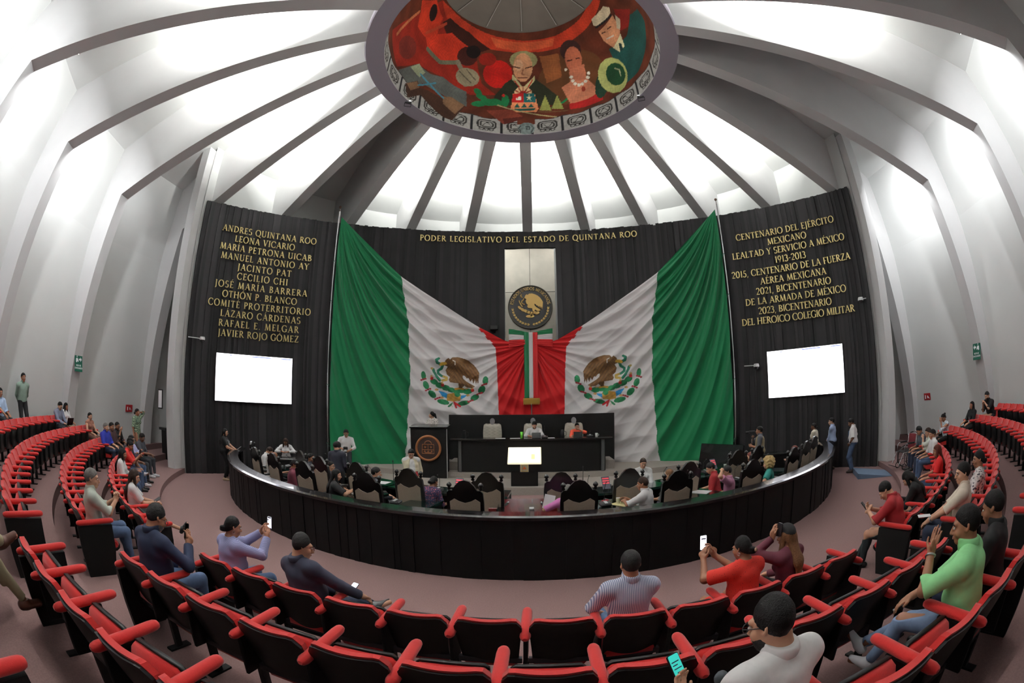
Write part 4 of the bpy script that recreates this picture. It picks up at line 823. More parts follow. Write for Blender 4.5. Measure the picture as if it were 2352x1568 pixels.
# lectern kiosk with lit sloping screen
t = thing('touchscreen_kiosk', 'black kiosk with a bright sloping screen in front of the presiding desk', 'kiosk', (-.2, 2.85, .23))
m = MB(); m.box((0, .1, .24), (.82, .5, .48), bev=.01); m.box((0, .1, .6), (.94, .6, .24), bev=.01); m.build('pedestal', BLK, t)
tl = Euler((R(38), 0, 0)); KZ = .93
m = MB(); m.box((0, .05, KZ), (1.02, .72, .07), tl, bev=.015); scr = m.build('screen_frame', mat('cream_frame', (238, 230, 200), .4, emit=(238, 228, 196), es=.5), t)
def kq(x, y, d=.0): v = tl.to_matrix() @ Vector((x, y, .036 + d)); return (v.x, v.y + .05, v.z + KZ)
m = MB(); m.add([kq(-.47, -.32), kq(.47, -.32), kq(.47, .32), kq(-.47, .32)], [(0, 1, 2, 3)]); m.build('display', SCR, scr)
m = MB()
for a, b, c_, d in ((-.455, -.305, .455, -.298), (-.455, .298, .455, .305), (-.455, -.305, -.448, .305), (.448, -.305, .455, .305)): m.add([kq(a, b, .002), kq(c_, b, .002), kq(c_, d, .002), kq(a, d, .002)], [(0, 1, 2, 3)])
m.build('display_border', mat('grey_line', (120, 118, 110), .5), scr)
m = MB(); m.add([kq(.10, -.2, .003), kq(.21, -.2, .003), kq(.21, .03, .003), kq(.10, .03, .003)], [(0, 1, 2, 3)]); m.build('page_picture', mat('page_peach', (244, 206, 178), .4, emit=(248, 214, 190), es=.8), scr)
m = MB(); m.add([kq(.21, -.2, .003), kq(.32, -.2, .003), kq(.32, .03, .003), kq(.21, .03, .003)], [(0, 1, 2, 3)]); m.build('page_picture', mat('page_orange', (240, 184, 130), .4, emit=(246, 186, 130), es=.8), scr)
m = MB(); m.box((0, -.21, .58), (.26, .02, .25), bev=.008); pl = m.build('plaque', mat('plaque_silver', (176, 170, 150), .4, .3), t)
m = MB(); m.tube([(-.09, -.223, .48), (.09, -.223, .48), (.09, -.223, .68), (-.09, -.223, .68), (-.09, -.223, .48)], .008, 4); m.build('plaque_line', mat('plaque_gold', (226, 196, 96), .4, .4), pl)
m = MB(); m.prism([(-.05, .54), (.05, .54), (.055, .58), (.025, .6), (0, .64), (-.025, .6), (-.055, .58)], .222, .23, lambda x, y, z: (x, -z, y)); m.build('plaque_emblem', mat('plaque_orange', (206, 110, 50), .5), pl)

# ---- barrier: curved slatted parapet with a polished rail
def barrier():
    t = thing('curved_barrier', 'long curved black slatted barrier around the floor of desks', 'barrier')
    R0, hb = 10.9, 1.05; rnd = random.Random(5); mb = MB(); a = -66.0
    while a < 66:
        w_ = rnd.uniform(.55, 1.1); d = rnd.choice((0, .008, .016)); e = min(a + w_, 66)
        P = [bpos(R0 + d, a), bpos(R0 + d, e), bpos(R0 - .10, e), bpos(R0 - .10, a)]
        mb.add([(x, y, .0) for x, y, _ in P] + [(x, y, hb - .05) for x, y, _ in P], [(0, 1, 5, 4), (1, 2, 6, 5), (2, 3, 7, 6), (3, 0, 4, 7), (4, 5, 6, 7)]); a = e
    mb.build('slat_panel', mat('barrier_slat', (13, 12, 13), .55, noise=(2.5, .12), spec=.2), t)
    mb = MB(); g = []
    secp = [(R0 + .05, hb - .05), (R0 + .05, hb), (R0 - .02, hb + .015), (R0 - .30, hb + .015), (R0 - .31, hb - .05)]
    for i in range(133): g.append([bpos(r, -66 + i, z) for r, z in secp])
    mb.grid(g, False); mb.build('top_rail', mat('rail_lacquer', (26, 22, 24), .22, coat=.5), t)
    mb = MB()
    for sg in (-1, 1):
        mb.box((bpos(R0 - .12, sg * 66)[0], bpos(R0 - .12, sg * 66)[1], .52), (.36, .1, 1.05), Matrix.Rotation(R(sg * 66), 3, 'Z'))
    mb.build('end_post', BLK, t)
barrier()

# ---- desks
DTOP = mat('dark_glass_flag_tint', (20, 40, 36), .12, coat=.6); DBODY = mat('desk_body', (14, 13, 13), .45, noise=(3, .1), spec=.3); MAHO = mat('mahogany', (112, 34, 32), .35, coat=.3)  # desk tops: green reflection of the flags is put into the base colour
def arcdesk(name, label, r0, r1, a0, a1, zt, top=DTOP, front=True):
    t = thing(name, label, 'desk', bpos((r0 + r1) / 2, (a0 + a1) / 2)); ox, oy, _ = t.location; n = max(2, int(abs(a1 - a0) / 2))
    def ring(m, r0, r1, z0, z1):
        A = [a0 + (a1 - a0) * i / n for i in range(n + 1)]; g = []
        for a in A:
            p, q = bpos(r0, a), bpos(r1, a); g.append([(p[0] - ox, p[1] - oy, z0), (q[0] - ox, q[1] - oy, z0), (q[0] - ox, q[1] - oy, z1), (p[0] - ox, p[1] - oy, z1), (p[0] - ox, p[1] - oy, z0)])
        m.grid(g, False); m.add(g[0][:4], [(0, 1, 2, 3)]); m.add(g[-1][:4], [(3, 2, 1, 0)])
    m = MB(); ring(m, r0, r1, zt - .05, zt); m.build('desktop', top, t)
    if front: m = MB(); ring(m, r0 + .03, r0 + .07, .0, zt - .05); m.build('front_panel', DBODY, t)
    for a in (a0 + .35, a1 - .35):
        p = bpos((r0 + r1) / 2, a); m = MB(); m.box((p[0] - ox, p[1] - oy, (zt - .05) / 2), (.05, (r1 - r0) * .86, zt - .05), Matrix.Rotation(R(a), 3, 'Z')); m.build('side_panel', DBODY, t)
    return t
ZD = .80
for i, (a0, a1) in enumerate(((-62, -48.5), (-48, -24.5), (-24, -3.2), (3.2, 24), (24.5, 48), (48.5, 62))):
    arcdesk('inner_desk', 'curved dark desk of the inner ring, %s segment from the left' % ORD[i], 7.35, 8.1, a0, a1, ZD)
OD = [(-50.2, 2.4, 'at the left end'), (-41.6, 1.7, 'behind the maroon shirted man'), (-13.2, 2.0, 'with a lone microphone left of centre'), (21.4, 3.0, 'with a white sheet right of centre'), (32.5, 3.0, 'beside the curly haired woman'), (42.2, 1.7, 'at the right end'), (10.5, 2.9, 'with a yellow folder'), (-23.0, 3.0, 'in front of the woman in black')]
for a, hw, w_ in OD: arcdesk('outer_desk', 'dark glass topped desk of the outer ring %s' % w_, 8.75, 9.75, a - hw, a + hw, ZD)
# central clerk's desk with mahogany wings
t = thing('centre_table', 'black table with mahogany wings in the centre of the desks', 'table', bpos(8.9, -.7))
m = MB(); m.box((0, 0, .74), (.92, 1.5, .06), bev=.01); m.build('tabletop', BLK2, t)
for sx in (-1, 1):
    m = MB(); m.box((sx * .56, .28, .70), (.2, .72, .10), bev=.01); m.build('side_wing', MAHO, t)
    m = MB(); m.box((sx * .46, -.1, .79), (.015, .8, .08)); m.build('steel_edge', CH, t)
    m = MB(); m.box((sx * .42, 0, .36), (.05, 1.35, .72)); m.build('leg_panel', DBODY, t)
m = MB(); m.box((.17, -.25, .785), (.09, .13, .03), bev=.006); tag(m.build('white_card', WHT, None, bpos(8.9, -.7)), 'small white card lying on the black centre table', 'card')
for sg, nm in ((-1, 'left'), (1, 'right')):
    p = (sg * 8.0, 2.45); t = thing('side_table', 'black clerks table by the slatted wall, %s end of the desks' % nm, 'table', (p[0], p[1], 0), R(-sg * 24))
    m = MB(); m.box((0, 0, .80), (2.6, .7, .05), bev=.01); m.build('tabletop', BLK2, t)
    m = MB(); m.box((0, -.3, .38), (2.5, .04, .76)); m.build('front_panel', DBODY, t)
    for sx in (-1, 1): m = MB(); m.box((sx * 1.22, 0, .38), (.05, .6, .76)); m.build('side_panel', DBODY, t)

# ---- deputies' carved high-backed chairs
TAUPE = mat('taupe_upholstery', (158, 142, 126), .85, noise=(40, .05)); DWOOD = mat('dark_carved_wood', (14, 10, 10), .35, coat=.2, noise=(5, .15)); LEATH = mat('grey_leather', (184, 178, 164), .5, noise=(8, .05))
def carved_chair():
    t = thing('carved_chair', 'dark carved chair', 'chair')
    def bk(x, z): return (x, -.26 - (z - .5) * .16, z)
    out = [(-.29, .42), (-.30, 1.0), (-.29, 1.15), (-.25, 1.19), (-.20, 1.19), (-.15, 1.27), (-.08, 1.34), (0, 1.36)]
    out = out + [(-x, z) for x, z in out[::-1][1:]]
    inn = [(-.235, .50), (-.245, 1.0), (-.17, 1.05), (-.1, 1.01), (0, .98)]; inn = inn + [(-x, z) for x, z in inn[::-1][1:]]
    m = MB(); fr = lambda x, z, d: (x, -.26 - (z - .5) * .16 + d, z)
    m.prism(out, -.035, .02, fr); m.build('back_frame', DWOOD, t)
    m = MB(); m.prism(inn, -.05, .045, fr); m.build('back_upholstery', TAUPE, t)
    for sx in (-1, 1):
        m = MB(); p = bk(sx * .255, 1.19); m.lathe([(.02, 0), (.035, .02), (.02, .045), (.045, .075), (.035, .105), (.012, .125), (0, .13)], p, 12); m.build('finial', DWOOD, t)
        m = MB(); m.tube([(sx * .28, -.26, .70), (sx * .30, -.05, .71), (sx * .30, .16, .68), (sx * .30, .2, .64)], [.025, .03, .035, .03], 8); m.build('armrest', DWOOD, t)
        m = MB(); m.tube([(sx * .28, .2, 0), (sx * .28, .2, .45), (sx * .30, .16, .67)], [.025, .032, .025], 8); m.build('leg', DWOOD, t)
        m = MB(); m.tube([(sx * .27, -.3, 0), (sx * .28, -.27, .45)], [.025, .032], 8); m.build('leg', DWOOD, t)
    m = MB(); m.box((0, -.02, .40), (.60, .58, .08), bev=.01); m.build('seat_frame', DWOOD, t)
    m = MB(); m.box((0, 0, .47), (.52, .52, .08), bev=.03); m.build('seat_cushion', TAUPE, t)
    return t
CK = carved_chair(); CH_SC = 1.08; CK.scale = (CH_SC,) * 3
CHAIRS = [(10.05, -55, -14, 'outer ring, at its far left end beside the woman standing in black'), (10.1, -45.5, 12, 'outer ring, under the bald man in white'), (9.95, -37.8, 8, 'outer ring, left of the man in the maroon shirt'), (9.9, -28.7, 6, 'outer ring, left of the woman in the black dress'), (9.95, -17.4, 6, 'outer ring, between the woman in black and the lone microphone'),
          (9.95, -6.1, 2, 'outer ring, first left of the centre table'), (9.95, 5.0, -3, 'outer ring, first right of the centre table hiding a person in pink'), (9.85, 16.1, -8, 'outer ring, right of the man in the white shirt'), (10.1, 26.7, -12, 'outer ring, left of the curly blonde deputy'), (10.1, 38.3, -10, 'outer ring, right of the curly blonde deputy'),
          (10.1, 46, -14, 'outer ring, beside the bearded man'), (10.2, 53, -20, 'outer ring, at its far right end'),
          (9.0, -40.5, 5, 'inner ring, behind the man with dark hair'), (9.05, -32.6, 5, 'inner ring, left of the man in the dark suit'), (8.95, -24.4, 4, 'inner ring, right beside the man in the dark suit'), (9.0, -15.3, 3, 'inner ring, behind the lone microphone'), (8.95, -5, 0, 'inner ring, first left of the kiosk'), (8.95, 3.9, 0, 'inner ring, first right of the kiosk'),
          (9.0, 12.5, -5, 'inner ring, in front of the woman with a ponytail'), (9.05, 21.4, -4, 'inner ring, behind the white sheet'), (8.8, 34.9, -20, 'inner ring, under the man in the red shirt'), (8.9, 41, -10, 'inner ring, at its right end')]
for i, (r, a, dz, nm) in enumerate(CHAIRS):
    p = bpos(r - .0, a); rz = R(a + dz); lab = 'carved taupe-backed chair, ' + nm
    # the table gives the back; the seat lies further in
    q = (p[0] - math.sin(rz) * .33 , p[1] + math.cos(rz) * .33, 0)
    if i == 0: CK.location = q; CK.rotation_euler = (0, 0, rz); CK['label'] = lab; CK['group'] = 'carved deputies chairs'
    else: copy_tree(CK, q, rz, lab)

# ---- three tufted presiding chairs
def tufted(x, lab):
    t = thing('tufted_armchair', lab, 'chair', (x, 5.45, .72), PI, 'presiding armchairs')
    m = MB(); g = []
    for j in range(25):
        v = j / 24; row = []
        hw = (.27 + .05 * math.sin(v * PI * .9)) * (1 if v < .93 else math.sqrt(max(0, 1 - ((v - .93) / .075) ** 2)) * .3 + .7)
        for i in range(21):
            u = i / 20 * 2 - 1; k = math.cos(u * PI * 3.5 + (PI if j // 3 % 2 else 0)) * math.cos(v * PI * 8)
            row.append((u * hw, -.26 + .08 * (1 - abs(u) ** 3) * math.sin(min(1, v * 1.05) * PI) ** .3 + .012 * k * (v > .25), .42 + .80 * v))
        g.append(row)
    m.grid(g); m.grid([[(x_, -.30, z) for x_, y, z in r] for r in g]); m.build('back_cushion', LEATH, t)
    m = MB(); m.box((0, .02, .46), (.6, .56, .14), bev=.04); m.build('seat_cushion', LEATH, t)
    m = MB(); m.prism([(.085 * math.cos(2 * PI * i / 20), 1.30 + .11 * math.sin(2 * PI * i / 20)) for i in range(20)], -.02, .03, lambda x, y, z: (x, -.27 + z, y)); m.build('crest_badge', mat('pewter', (170, 172, 176), .4, .6), t)
    for sx in (-1, 1):
        m = MB(); m.box((sx * .34, -.02, .62), (.09, .5, .08), bev=.03); m.build('armrest', LEATH, t)
        m = MB(); m.box((sx * .34, .15, .5), (.05, .05, .2)); m.build('arm_post', DWOOD, t)
    m = MB(); m.tube([(0, 0, .08), (0, 0, .4)], .035, 8)
    for k in range(5): m.tube([(0, 0, .1), (.3 * math.cos(2 * PI * k / 5), .3 * math.sin(2 * PI * k / 5), .04)], .022, 6)
    m.build('swivel_base', FIX, t); t.scale = (1.08,) * 3
tufted(-1.44, 'empty grey tufted armchair, left of the three presiding chairs'); tufted(.05, 'grey tufted armchair behind the bearded man in white'); tufted(1.55, 'grey tufted armchair behind the woman in coral')

# ---- things on the desks
MICB = mat('mic_black', (16, 16, 18), .4); MICG = mat('mic_grey', (170, 172, 174), .4); PAPER = mat('paper', (244, 244, 246), .7); TABG = mat('tablet_grey', (74, 74, 86), .4); TABR = mat('tablet_red', (206, 70, 80), .4, emit=(206, 70, 80), es=.35)
CUPW = mat('foam_cup', (240, 240, 238), .6); PET = mat('clear_plastic', (235, 240, 242), .08, trans=.9); YEL = mat('yellow_folder', (236, 226, 168), .7)
def mic(x, y, z, rz, lab, tall=.30):
    t = thing('desk_microphone', lab, 'microphone', (x, y, z), rz, 'desk microphones')
    m = MB(); m.box((0, 0, .045), (.22, .17, .07), Euler((R(10), 0, 0)), bev=.02); m.build('base', MICB, t)
    m = MB(); m.box((.0, -.02, .088), (.06, .13, .006), Euler((R(10), 0, 0))); m.build('button_strip', MICG, t)
    m = MB(); m.tube([(0, .06, .07), (0, .07, .07 + tall * .7), (0, -.02, .07 + tall)], .006, 5); m.build('gooseneck', MICB, t)
    m = MB(); m.ball((0, -.03, .08 + tall), (.014, .022, .014), 8, 6); m.build('capsule', MICB, t)
    return t
def bmic(r, a, lab, tall=.3, dz=0): p = bpos(r, a); return mic(p[0], p[1], ZD, R(a + dz), lab, tall)
for q in [(9.55, -15.4, 'lone desk microphone on the near left outer desk', .42), (7.95, -14.6, 'desk microphone beside the red tablet left of centre'), (7.8, -31.0, 'desk microphone left of the white cup on the inner ring'), (9.2, 20.6, 'desk microphone left of the white sheet on the right outer desk', .42), (7.9, 9.3, 'desk microphone next to the red tablet right of centre'),
          (7.9, 5.2, 'desk microphone right of the centre table'), (9.35, 8.8, 'desk microphone beside the cup of the man in white', .40), (7.85, 24.0, 'desk microphone on the blue papers right of the ponytailed woman'), (7.8, 35.5, 'desk microphone in front of the man in red'), (7.8, -41, 'desk microphone in front of the dark haired deputies'), (9.1, -49.3, 'desk microphone by the bald man in white'), (9.1, -39.0, 'desk microphone by the maroon shirted man'), (9.2, 31.2, 'desk microphone by the blonde deputy'), (7.8, -22.5, 'desk microphone in front of the man in the dark suit'), (9.1, 44, 'desk microphone by the bearded man'), (7.8, 47, 'desk microphone on the right end of the inner ring'), (7.8, -52, 'desk microphone on the left end of the inner ring')]: bmic(*q)
mic(.45, 4.35, 1.58, 0, 'desk microphone before the bearded presiding man', .34); mic(2.0, 4.45, 1.58, 0, 'desk microphone right of the woman in coral', .12)
for r, a, lab, tall in [(7.2, -29, 'thin microphone stand rising left of the suited man', .8), (7.2, 9.8, 'thin microphone stand right of the kiosk', .8)]:
    p = bpos(r, a); t = thing('microphone_stand', lab, 'microphone', (p[0], p[1], 0), 0, 'microphone stands')
    m = MB(); m.lathe([(.13, 0), (.13, .02), (.02, .03)], n=14); m.build('base', MICB, t); m = MB(); m.tube([(0, 0, .02), (0, 0, 1.25)], .008, 5); m.build('stem', MICB, t); m = MB(); m.ball((0, 0, 1.27), (.016, .016, .03)); m.build('capsule', MICB, t)
def tablet(r, a, lab, dz=0):
    p = bpos(r, a); t = thing('voting_tablet', lab, 'tablet', (p[0], p[1], ZD), R(a + dz), 'voting tablets'); e = Euler((R(62), 0, 0))
    m = MB(); m.box((0, 0, .16), (.19, .30, .016), e, bev=.005); m.build('case', TABG, t)
    m = MB()
    for k in (0, 1, 2): v = e.to_matrix() @ Vector((0, .10 - .055 * k, .011)); m.box((v.x, v.y, v.z + .16), (.155, .03, .004), e)
    m.build('screen_bars', TABR, t); m = MB(); m.box((0, .07, .07), (.1, .02, .16), Euler((R(-30), 0, 0))); m.build('stand', FIX, t)
for q in [(7.75, -11.6, 'upright red and grey tablet left of centre behind the paper cup'), (7.75, 12.6, 'upright red and grey tablet by the ponytailed woman'), (8.9, 23.2, 'upright red and grey tablet left of the white sheet'), (7.7, 40, 'upright red and grey tablet at the right end of the desks', -20)]: tablet(*q)
def cup(r, a, lab, z=ZD): p = bpos(r, a); m = MB(); m.lathe([(0, 0), (.032, 0), (.043, .11), (.046, .115), (.04, .115), (.03, .02), (0, .02)], n=16); tag(m.build('paper_cup', CUPW, None, (p[0], p[1], z)), lab, 'cup', 'white cups on the desks')
for q in [(7.8, -9.9, 'white cup beside the red tablet left of centre'), (7.85, 4.0, 'white cup right of the centre table'), (7.65, 13.6, 'white cup behind the right centre tablet'), (9.2, 10.7, 'white cup in front of the man in the white shirt'), (7.75, -33.4, 'white cup on the inner ring beside the woman in black'), (7.9, 42.5, 'white lidded cup beyond the blonde deputy')]: cup(*q)
def sheet(x, y, z, rz, lab, w_=.216, h=.28, m_=PAPER):
    m = MB(); m.box((0, 0, .003), (w_, h, .004)); tag(m.build('paper_sheet', m_, None, (x, y, z + .001), rz), lab, 'paper', 'sheets of paper on the desks')
for r, a, dz, lab, *k in [(9.3, 22.6, 25, 'white sheet on the right outer desk', .34, .40), (7.8, -27.4, 20, 'white sheet on the inner desk left of the microphone', .34, .36), (9.15, -23.4, -30, 'white sheet under the hands of the woman in black', .3, .36), (9.3, 11.0, 30, 'yellow folder before the man in the white shirt', .3, .4), (7.8, 31, 12, 'white sheet on the desk in front of the man in red'), (9.0, -42, 40, 'cream box file by the maroon shirted man', .5, .2), (7.7, -36, 10, 'white sheet on the left inner desk')]:
    p = bpos(r, a); sheet(p[0], p[1], ZD, R(a + dz), lab, *(k or ()), m_=YEL if ('yellow' in lab or 'cream' in lab) else PAPER)
for x, lab in ((-1.05, 'white sheet in front of the empty presiding chair'), (-.55, 'white sheet left of the green tumbler'), (.62, 'white sheet right of the tablet on the presiding desk')): sheet(x, 4.42, 1.585, .1, lab, .34, .25)
m = MB(); m.lathe([(0, 0), (.035, 0), (.05, .22), (.04, .22), (.03, .02), (0, .02)], n=18); tag(m.build('tumbler', mat('lime_tumbler', (110, 214, 60), .35), None, (-.33, 4.45, 1.585)), 'lime green tumbler on the presiding desk', 'cup')
m = MB(); m.lathe([(0, 0), (.045, 0), (.045, .13), (.04, .13), (.04, .02), (0, .02)], n=18); m.tube([(.045, 0, .1), (.08, 0, .09), (.08, 0, .05), (.045, 0, .03)], .008, 6); tag(m.build('mug', CUPW, None, (2.22, 4.45, 1.585)), 'white mug at the right end of the presiding desk', 'cup')
def slate(x, y, z, rz, lab): m = MB(); m.box((0, 0, .1), (.3, .02, .2), Euler((R(-18), 0, 0)), bev=.006); m.box((0, .05, .01), (.28, .14, .02)); tag(m.build('tablet_computer', BLK2, None, (x, y, z), rz), lab, 'tablet')
slate(.17, 4.35, 1.585, 0, 'black tablet in front of the bearded presiding man'); slate(1.58, 4.35, 1.585, 0, 'black tablet in front of the woman in coral')
t = thing('thermos_jug', 'black jug on the presiding desk, left of the woman in coral', 'jug', (1.05, 4.5, 1.585)); m = MB(); m.lathe([(0, 0), (.07, 0), (.075, .15), (.05, .24), (.055, .27), (0, .28)], n=18); m.build('body', MICB, t); m = MB(); m.tube([(.06, 0, .22), (.13, 0, .2), (.13, 0, .08), (.07, 0, .05)], .012, 6); m.build('handle', MICB, t)
t = thing('thermos_jug', 'black jug at the left end of the presiding desk', 'jug', (-2.3, 4.5, 1.585)); m = MB(); m.lathe([(0, 0), (.07, 0), (.075, .15), (.05, .24), (.055, .27), (0, .28)], n=18); m.build('body', MICB, t); m = MB(); m.tube([(.06, 0, .22), (.13, 0, .2), (.13, 0, .08), (.07, 0, .05)], .012, 6); m.build('handle', MICB, t)
p = bpos(8.0, -4.6); t = thing('glass_jar', 'glass jar of green drink left of the centre table', 'jar', (p[0], p[1], ZD), 0); m = MB(); m.lathe([(0, 0), (.05, 0), (.055, .16), (.05, .17)], n=18); m.build('drink', mat('green_drink', (120, 140, 90), .3), t); m = MB(); m.lathe([(.056, .16), (.056, .2), (0, .21)], n=18); m.build('lid', WHT, t)
def bottle(x, y, z, lab, cap=(230, 230, 235)): t = thing('water_bottle', lab, 'bottle', (x, y, z), 0, 'clear water bottles'); m = MB(); m.lathe([(0, 0), (.032, 0), (.034, .02), (.034, .14), (.015, .18), (.013, .2)], n=14); m.build('body', PET, t); m = MB(); m.lathe([(.016, .19), (.016, .215), (0, .215)], n=12); m.build('cap', mat('cap_%d' % cap[0], cap, .5), t)
for x, y, z, lab in [(*bpos(8.9, 3.2)[:2], ZD, 'clear water bottle beside the person in pink'), (-9.1, 3.4, .83, 'small clear bottle on the left clerks table'), (-6.9, 1.1, ZD, 'clear bottle at the left end of the inner ring'), (-8.9, 3.0, .83, 'clear bottle at the near edge of the left clerks table')]: bottle(x, y, z, lab)
# large screen on a floor stand, seen obliquely at the right of the stage
t = thing('floor_monitor', 'big black flat monitor on a low stand at the right of the stage', 'monitor', (6.3, 3.2, 0), R(-62))
m = MB(); m.box((0, 0, .70), (1.9, .07, 1.0), Euler((R(-12), 0, 0)), bev=.015); m.build('casing', BLK2, t); m = MB(); m.box((0, .15, .2), (.7, .5, .4)); m.build('stand', FIX, t)

# ------------------------------------------------------------------ side walls: lit crests, signs, small fittings
def wallmount(name, label, cat, pos):
    """Empty on a side wall panel, +y pointing into the room"""
    k = math.atan2(pos[0], pos[1]); b = (math.floor((k - RIB0) / (2 * PI / NR)) + .5) * 2 * PI / NR + RIB0
    t = thing(name, label, cat, pos); n = Vector((-math.sin(b), -math.cos(b), 0)); n2 = (n + Vector((0, 0, -.11))).normalized(); x = Vector((0, 0, 1)).cross(n2).normalized() * -1; z = x.cross(n2)
    t.matrix_world = Matrix.Translation(Vector(pos)) @ Matrix((x, n2, z)).transposed().to_4x4(); return t
HALO = mat('lit_halo', (255, 250, 245), .4, emit=(255, 246, 238), es=7)
def rr_poly(w_, h, r, n=6):
    P = []
    for cx, cy, a in ((w_ - r, h - r, 0), (-w_ + r, h - r, 90), (-w_ + r, -h + r, 180), (w_ - r, -h + r, 270)):
        for i in range(n + 1): P.append((cx + r * math.cos(R(a + 90 * i / n)), cy + r * math.sin(R(a + 90 * i / n))))
    return P
fy = lambda x, y, z: (x, z, y)
def crest(label, pos, base, shapes, w_=.66, h=.86):
    t = wallmount('lit_crest', label, 'wall emblem', pos)
    m = MB(); m.prism(rr_poly(w_, h, .16), .05, .16, fy); m.build('backlight', HALO, t)
    m = MB(); m.prism(rr_poly(w_ - .03, h - .03, .14), .17, .21, fy); m.build('plate', mat(base[0], base[1], .35), t)
    for i, (nm, col, pts) in enumerate(shapes):
        m = MB(); m.prism(pts, .2, .222 + .003 * i, fy); m.build(nm, mat('crest_%d_%d_%d' % col, col, .4), t)
    return t
sh = [(-.45, .3), (.45, .3), (.45, -.4), (.3, -.62), (0, -.68), (-.3, -.62), (-.45, -.4)]
crest('lit shield with pyramid and rising sun on the left wall', (-15.15, -4.4, 4.5), ('crest_black', (26, 20, 22)), [
    ('sun_disc', (240, 200, 60), arc(0, .32, .32, .38, 0, 180, 14)), ('sun_core', (214, 44, 32), arc(0, .32, .22, .27, 0, 180, 12)),
    ('shield_border', (216, 220, 216), sh), ('shield_field', (26, 104, 88), [(x * .92, y * .95 - .01) for x, y in sh]), ('shield_sky', (40, 60, 104), [(-.41, .27), (.41, .27), (.41, 0), (-.41, -.05)]),
    ('river', (60, 140, 170), [(-.41, -.05), (.1, -.18), (.41, -.05), (.41, -.2), (.1, -.3), (-.41, -.18)]), ('white_wave', (226, 230, 230), [(-.41, -.17), (-.1, -.24), (.2, -.1), (.41, -.1), (.41, -.06), (.2, -.05), (-.1, -.18), (-.41, -.12)]),
    ('pyramid', (120, 118, 106), [(-.22, .0), (.22, 0), (.1, .36), (-.1, .36)]), ('temple', (170, 166, 150), [(-.1, .36), (.1, .36), (.1, .46), (-.1, .46)]), ('laurel', (196, 206, 70), [(-.18, -.70), (0, -.62), (.18, -.70), (.08, -.78), (-.08, -.78)])])
crest('lit shield with a white road and red sail on the right wall', (15.75, .3, 4.15), ('crest_teal', (62, 84, 88)), [
    ('sky_field', (52, 150, 160), [(-.45, .6), (.35, .6), (.35, -.1), (-.45, -.1)]), ('red_sail', (222, 50, 38), [(-.1, .3), (-.4, .4), (-.45, -.1), (-.35, -.35)]), ('sand', (226, 196, 150), [(-.45, -.35), (.4, -.3), (.45, -.5), (.3, -.7), (-.2, -.72), (-.45, -.6)]), ('sea', (60, 150, 150), [(.0, .0), (.42, .05), (.42, -.3), (.0, -.3)]),
    ('white_road', (232, 234, 232), [(.2, .5), (.38, .5), (-.1, -.42), (-.32, -.38)]), ('road_line', (40, 66, 66), [(.27, .46), (.31, .46), (-.18, -.36), (-.22, -.36)]), ('yellow_corner', (244, 200, 70), [(.2, .58), (.48, .58), (.48, .36), (.3, .42)])])
crest('lit red and orange shield at the right edge of the photo', (15.05, -4.1, 4.65), ('crest_black2', (30, 18, 18)), [
    ('red_field', (196, 48, 30), [(-.45, .1), (.45, .1), (.45, -.5), (.2, -.7), (-.2, -.7), (-.45, -.5)]), ('orange_field', (238, 130, 50), [(-.4, .55), (.45, .55), (.45, .1), (-.4, .1)]), ('yellow_figure', (248, 196, 90), [(-.1, .1), (.2, .1), (.25, .45), (.1, .6), (-.1, .5)]), ('white_curve', (240, 214, 190), [(.05, -.05), (.4, .0), (.4, -.1), (.05, -.16)])], .72, .95)
for sx, pos, lab in ((-1, (-15.55, 1.15, 2.05), 'red fire extinguisher sign on the left wall by the woman in green'), (1, (15.55, 1.5, 2.12), 'red fire extinguisher sign on the right wall above the waste bin')):
    t = wallmount('extinguisher_sign', lab, 'sign', pos)
    m = MB(); m.box((0, .05, 0), (.40, .02, .28), bev=.005); m.build('plate', mat('sign_red', (168, 30, 36), .5), t)
    m = MB(); m.tube([(.1, .064, -.08), (.1, .064, .06)], .025, 6); m.tube([(-.03, .064, -.06), (-.03, .064, .04)], .02, 5); m.tube([(-.12, .064, -.07), (-.06, .064, .0)], .012, 5); m.build('pictogram', PAPER, t)
EXG = mat('sign_green', (14, 84, 66), .5)
for k, z, flip, lab in ((-6, 3.5, 1, 'green evacuation route sign on the left wall column'), (6, 3.5, -1, 'green evacuation route sign on the right wall column')):
    a = rib_az(k); t = thing('exit_sign', lab, 'sign', dome(a, 14.88, z)); n = Vector((-math.sin(a), -math.cos(a), 0)); t.rotation_euler = (R(6), 0, math.atan2(-n.x, n.y))
    m = MB(); m.box((0, .03, 0), (.42, .02, .60), bev=.004); m.build('plate', EXG, t)
    m = MB(); f_s = lambda x, y, z: (x * -flip, .042 + z, y)
    m.prism([(.02, .14), (.1, .14), (.1, .19), (.17, .11), (.1, .03), (.1, .08), (.02, .08)], 0, .003, f_s); m.ball((-.09 * -flip, .043, .2), (.025, .006, .025), 8, 6)
    m.prism([(-.15, .02), (-.1, .0), (-.06, .06), (-.03, .02), (.0, .04), (-.04, .12), (-.08, .16), (-.14, .14)], 0, .003, f_s); m.build('pictogram', PAPER, t)
    txt = ('RUTA DE', 'EVACUACIÓN')
    for r_, tx in enumerate(txt):
        ws = sum(GL[c][0] for c in tx); hh = .055; x = -ws * hh / 2
        for c in tx:
            if c != ' ':
                o = obj('letter', glyph(c, .006, PAPER, 'p'), t); o.matrix_local = Matrix.Translation((-x, .041, -.12 - r_ * .09)) @ Matrix(((-1, 0, 0), (0, 0, 1), (0, 1, 0))).to_4x4() @ Matrix.Diagonal((hh, hh, 1, 1))
            x += GL[c][0] * hh
